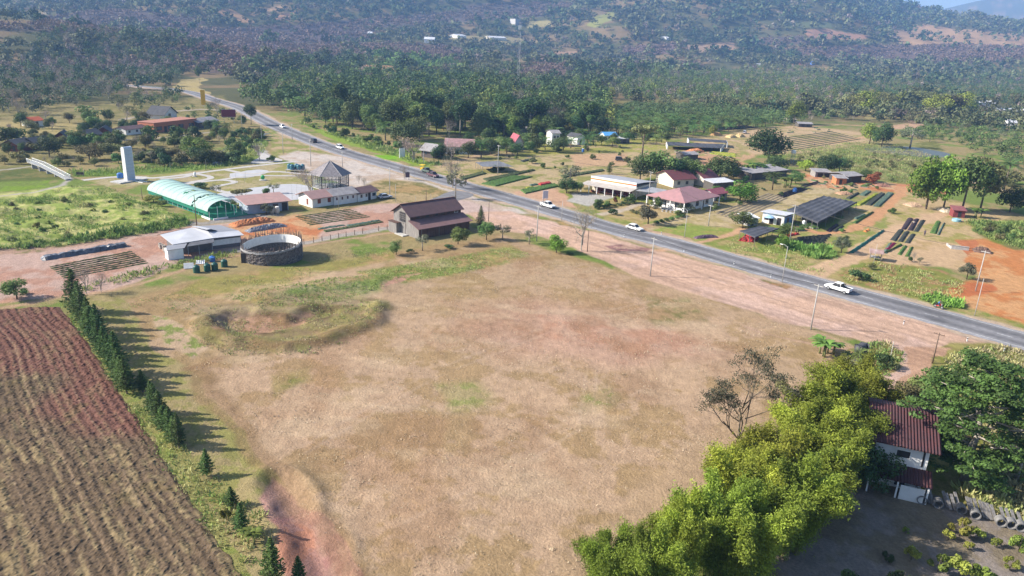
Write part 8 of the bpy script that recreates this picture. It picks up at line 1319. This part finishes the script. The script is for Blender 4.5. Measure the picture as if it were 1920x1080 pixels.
def attrmat(name, tr=.15):
    m = bpy.data.materials.new(name); m.use_nodes = True; t = m.node_tree; b = t.nodes['Principled BSDF']; b.inputs['Roughness'].default_value = .7; b.inputs['Specular IOR Level'].default_value = .15; a = t.nodes.new('ShaderNodeAttribute'); a.attribute_name = 'col'; t.links.new(a.outputs['Color'], b.inputs['Base Color'])
    if tr: q = t.nodes.new('ShaderNodeBsdfTranslucent'); t.links.new(a.outputs['Color'], q.inputs[0]); s = t.nodes.new('ShaderNodeMixShader'); s.inputs[0].default_value = tr; t.links.new(b.outputs[0], s.inputs[1]); t.links.new(q.outputs[0], s.inputs[2]); t.links.new(s.outputs[0], t.nodes['Material Output'].inputs[0])
    return m
fm = attrmat('forest_leaves')
vr = lambda c, s=.25: tuple(np.array(c) * (1 + (rsx.rand() - .5) * 2 * s) * (1 + (rsx.rand(3) - .5) * .12))
tag(merged('woodland', [(x, y, z, vr(CLR[k]), h, h * ASP[k]) for x, y, z, k, h in rest], 150, .055, fm, rsx), 'mixed green and brown woodland filling the middle distance', 'woodland', kind='stuff')
ctr, lim, xs_ = [], [], []
for (r0, r1, sp) in ((600, 1150, 11.5), (1150, 1900, 14.5), (1900, 3300, 17.0)):
    nA = int((math.radians(84)) * (r1 ** 2 - r0 ** 2) / 2 / sp ** 2); a = rsx.rand(nA) * math.radians(84) - math.radians(42); r = np.sqrt(r0 ** 2 + rsx.rand(nA) * (r1 ** 2 - r0 ** 2)); X = r * np.sin(a); Y = r * np.cos(a); Z = H(X, Y)
    U, Vv = PV(X, Y, Z); ok = (U > -120) & (U < 2040) & (Vv > -30); X, Y, Z, U, Vv, r = X[ok], Y[ok], Z[ok], U[ok], Vv[ok], r[ok]; keep = np.ones(len(X), bool); kind = np.zeros(len(X), int)
    nf = fbm(X, Y, 170, 13, 4); nk = fbm(X, Y, 210, 41, 4); nd = fbm(X, Y, 90, 51, 3)
    keep &= ~((nf > (.60 if r0 < 1150 else .66 if r0 < 1900 else .76)) & (rsx.rand(len(X)) < .88)); kind[(nk > .53)] = 1; kind[(nk < .40)] = 2
    for poly, c, kd in FAR:
        ins = pdist(poly, U, Vv) > (rsx.rand(len(X)) - .5) * 3
        if kd == 'clear': keep &= ~(ins & (rsx.rand(len(X)) < .97))
        elif kd == 'part': keep &= ~(ins & (rsx.rand(len(X)) < .82))
        elif kd == 'bare': keep &= ~(ins & (rsx.rand(len(X)) < .93))
        elif kd == 'palm': kind[ins] = 4; keep |= ins
    for zz_ in ZN:
        if min(p[1] for p in zz_[0]) < 185: keep &= ~(pdist(zz_[0], U, Vv) > 0)
    keep &= (ldist(RCL, X, Y) > 14) & (pdist([(330, 140), (400, 140), (470, 165), (470, 210), (330, 210)], U, Vv) < 0); 
    for bx, by, br in BLOCK: keep &= np.hypot(X - bx, Y - by) > br
    X, Y, Z, kind, r = X[keep], Y[keep], Z[keep], kind[keep], r[keep]; print('far', len(X)); P = []
    base = [(.088, .125, .050), (.130, .14, .068), (.050, .082, .040), (.165, .14, .12), (.13, .21, .06)]
    for x, y, z, k, q in zip(X, Y, Z, kind, rsx.rand(len(X), 3)):
        if k == 3: c = vr(base[3], .14); h = 7 + 2 * q[0]; w = sp * 1.0
        else:
            c = base[1] if q[1] < .2 else base[2] if q[1] > .82 else base[k]; c = (.19, .155, .13) if q[2] < .08 and k != 4 else c; c = vr(c, .42); g_ = (.5 + .75 * q[0]) * (1.55 if q[2] > .9 else 1); h = sp * g_ * .95; w = sp * g_ * 1.02
        P.append((x, y, z - .5, c, h, w))
    tag(merged('forest', P, 110 if r0 == 600 else 46 if r0 == 1150 else 22, .07 if r0 == 600 else .11 if r0 == 1150 else .16, fm, rsx), {600: 'scattered woodland and leafless plantations across the valley floor', 1150: 'forest and plantations on the foot of the hills', 1900: 'hazy forest covering the distant hillsides'}[r0], 'forest', kind='stuff')

# leafless plantations: low even crowns, one carpet
P = []
for (r0, r1, sp) in ((650, 1400, 7.5), (1400, 3300, 11.5)):
    nA = int((math.radians(84)) * (r1 ** 2 - r0 ** 2) / 2 / sp ** 2); a = rsx.rand(nA) * math.radians(84) - math.radians(42); rd = np.sqrt(r0 ** 2 + rsx.rand(nA) * (r1 ** 2 - r0 ** 2)); X = rd * np.sin(a); Y = rd * np.cos(a); Z = H(X, Y); U, Vv = PV(X, Y, Z); ins = np.zeros(len(X), bool)
    for poly, c, kd in FAR:
        if kd == 'bare': ins |= pdist(poly, U, Vv) > (rsx.rand(len(X)) - .5) * 3
    ins &= ldist(RCL, X, Y) > 14
    for x, y, z in zip(X[ins], Y[ins], Z[ins]): P.append((x, y, z - .5, vr((.185, .13, .10), .10), 5.5 + rsx.rand(), sp * 1.25))
print('plantation', len(P)); tag(merged('plantation', P, 14, .13, fm, rsx), 'brown leafless tree plantations spread over the valley and foothills', 'plantation', kind='stuff')
# ---------------- weeds and tall grass
wm = attrmat('weed_blades', .25)
def weeds(name, poly, sp, h, cols, label, blades=12, lw=.09, dens=.8, sc=6):
    W = np.array([G(*q)[:2] for q in poly]); a, b = W.min(0), W.max(0); X, Y = np.meshgrid(np.arange(a[0], b[0], sp), np.arange(a[1], b[1], sp)); X = X.ravel() + (rsx.rand(X.size) - .5) * sp; Y = Y.ravel() + (rsx.rand(Y.size) - .5) * sp
    n_ = fbm(X, Y, sc, 61, 3); ok = (pdist(W, X, Y) > -.5) & (n_ + (rsx.rand(len(X)) - .5) * .2 < dens) & (ldist(RCL, X, Y) > 6); X, Y, n_ = X[ok], Y[ok], n_[ok]; n = len(X)
    if not n: return
    Zg = H0(X, Y); hh = h * (.5 + rsx.rand(n)) * (.6 + .9 * fbm(X, Y, sc * .6, 71, 2)); K = blades; o = rsx.randn(n, K, 3) * [sp * .42, sp * .42, 0]; o[..., 2] = rsx.rand(n, K) * hh[:, None] * .8
    o[..., 2] *= .25; C = (np.stack([X, Y, Zg], -1)[:, None, :] + o).reshape(-1, 3); bh = np.repeat(hh, K)[:, None] * (.5 + .6 * rsx.rand(n * K, 1)); up = np.concatenate([rsx.randn(n * K, 2) * .55, np.ones((n * K, 1))], 1); up /= np.linalg.norm(up, axis=1)[:, None]; th = rsx.rand(n * K) * 6.28
    sd_ = np.stack([np.cos(th), np.sin(th), 0 * th], -1) * (bh * .13 + .035) * (lw / .09); V = np.stack([C - sd_ * .7, C + sd_ * .7, C + up * bh * .6 + sd_, C + up * bh - sd_ * .2], 1).reshape(-1, 3)
    cols = np.array(cols); q = np.clip(fbm(X, Y, sc, 81, 3) * 1.6 - .3 + (rsx.rand(n) - .5) * .35, 0, .999) * (len(cols) - 1); i = q.astype(int); f = (q - i)[:, None]; c = cols[i] * (1 - f) + cols[i + 1] * f
    cc = (c[:, None, :] * (.7 + .6 * rsx.rand(n, K, 1))).reshape(-1, 3); o_ = npmesh(name, V, qf(n * K), wm, attrs={'col': ('FLOAT_COLOR', 'FACE', np.concatenate([cc, np.ones((n * K, 1))], 1))}); tag(o_, label, 'weeds', kind='stuff'); return o_
g1, g2, g3, g4, g5 = (.20, .30, .08), (.30, .36, .11), (.46, .43, .20), (.13, .20, .06), (.36, .30, .18)
weeds('weeds', REG[2][0] if 0 else [(-30, 388), (130, 350), (200, 354), (290, 387), (345, 412), (350, 422), (180, 452), (-30, 478)], .8, .5, [g4, g1, g2, g1, g3, g2], 'tall tangled green weeds covering the field below the footbridge', 9, sc=5, dens=.44)
weeds('weeds', [(-30, 470), (120, 460), (330, 428), (350, 424), (350, 414), (180, 445), (-30, 470)], 1.0, .9, [g4, g1, g4, g2], 'dark rank weeds along the dirt road edge of the green field', 14)
weeds('grass', [(118, 565), (150, 575), (245, 735), (340, 850), (430, 925), (500, 985), (540, 1100), (470, 1100), (330, 900), (210, 710)], .62, .34, [g2, g3, g2, g1, g3], 'patchy grass and low weeds under the row of pines', 7, dens=.56, sc=4)
weeds('grass', [(430, 560), (560, 538), (640, 528), (715, 522), (720, 540), (620, 566), (520, 576)], .6, .22, [g1, g2, g1, g3], 'green grass on the low mound at the back of the plot', 8, dens=.62, sc=4)
weeds('grass', [(670, 512), (790, 494), (955, 464), (990, 478), (900, 503), (760, 530), (730, 532)], .6, .22, [g1, g2, g3, g1], 'green grass tongue at the back of the plot near the barn', 8, dens=.58, sc=4)
weeds('grass', [(240, 570), (420, 530), (660, 470), (735, 460), (740, 470), (640, 505), (430, 555), (300, 600)], .7, .2, [g3, g2, g5, g1], 'dry yellow grass along the far edge of the plot', 7, dens=.5, sc=4)
weeds('grass', [(365, 590), (450, 560), (700, 560), (720, 590), (620, 660), (430, 665), (370, 640)], .6, .22, [g3, g5, g2, g5], 'straw coloured grass on the banks of the pit', 7, dens=.5, sc=3)
weeds('dry_grass', [(345, 690), (560, 640), (720, 600), (940, 460), (1100, 500), (1500, 620), (1400, 780), (1250, 900), (1120, 1090), (700, 1090), (520, 860)], 1.3, .16, [(.50, .41, .30), (.46, .36, .25), (.50, .42, .29), (.42, .34, .2)], 'short dry grass over the fallow plot', 6, dens=.55, sc=5)
weeds('weeds', [(1790, 665), (1900, 650), (1960, 680), (1960, 900), (1900, 985), (1850, 960), (1850, 760), (1770, 700)], .7, .5, [g3, g2, g3, g5, g1], 'yellow dry weeds between the road and the layered tree', 12, dens=.85, sc=5)
weeds('weeds', [(1800, 925), (1860, 905), (1960, 930), (1960, 985), (1900, 975)], .6, .8, [g3, g5, g3, g2], 'dry yellow brush behind the concrete pipes', 12, dens=.9, sc=4)
weeds('weeds', [(1575, 515), (1640, 492), (1700, 500), (1810, 528), (1790, 560), (1740, 562), (1600, 532)], .9, .35, [g1, g3, g2, g5], 'weeds in the hollow beside the road', 9, dens=.58, sc=4)
weeds('weeds', [(1730, 562), (1745, 556), (1800, 570), (1800, 578), (1760, 572)], .6, .9, [g1, (.22, .40, .07), g1], 'bright green verge weeds beside the motorcycle', 12, dens=.95)
weeds('weeds', [(1380, 448), (1480, 462), (1570, 486), (1540, 515), (1490, 510), (1400, 490), (1370, 462)], 1.0, .35, [g1, g2, g3, g1], 'green weeds on the far verge before the low shade net', 9, dens=.55, sc=4)
weeds('weeds', [(1510, 462), (1555, 470), (1562, 482), (1530, 486), (1505, 478)], .7, 1.0, [(.15, .32, .06), g1, (.17, .35, .07)], 'bright green leafy patch beside the far verge', 12, dens=.95)
weeds('weeds', [(1478, 455), (1500, 455), (1506, 468), (1480, 470)], .7, .9, [(.15, .32, .06), g1], 'small bright green leafy patch beside the power pole', 12, dens=.95)
weeds('weeds', [(560, 230), (640, 256), (700, 270), (760, 288), (830, 310), (800, 312), (690, 278), (610, 248)], 1.5, 1.2, [g1, g2, g1, g3], 'green weeds on the wood side verge of the road', 10, dens=.62, sc=10)
weeds('weeds', [(1480, 285), (1640, 262), (1780, 300), (1790, 322), (1700, 345), (1560, 322), (1480, 305)], 1.7, .55, [g3, g5, g2, g4, g3], 'reeds and scrub on the wet flat beyond the sheds', 10, dens=.75, sc=14)
weeds('weeds', [(130, 322), (260, 314), (390, 306), (440, 308), (380, 320), (130, 332)], 1.6, .9, [g1, g2, g1], 'green grass strip on the bank behind the climbing tower', 9, dens=.7, sc=8)
weeds('weeds', [(440, 258), (480, 250), (500, 268), (485, 296), (430, 312), (412, 308)], 1.5, 1.0, [g1, g2, g3], 'green weeds on the right bank of the stream', 9, dens=.65, sc=8)
weeds('weeds', [(1820, 415), (1940, 420), (1940, 470), (1900, 462), (1830, 436)], 1.0, .8, [g1, g4, g2, g4], 'rank green growth at the right edge beyond the dirt yard', 12, dens=.9, sc=6)
weeds('weeds', [(1590, 660), (1660, 642), (1690, 662), (1680, 690), (1615, 728), (1590, 700)], .7, .5, [g4, g1, g5], 'low dark ground plants around the elephant statue', 8, dens=.6, sc=3)
weeds('weeds', [(170, 545), (300, 510), (440, 478), (440, 470), (300, 500), (150, 540)], .9, .6, [g1, g2, g4], 'weeds along the fence beside the dirt yard', 9, dens=.6)
unused()
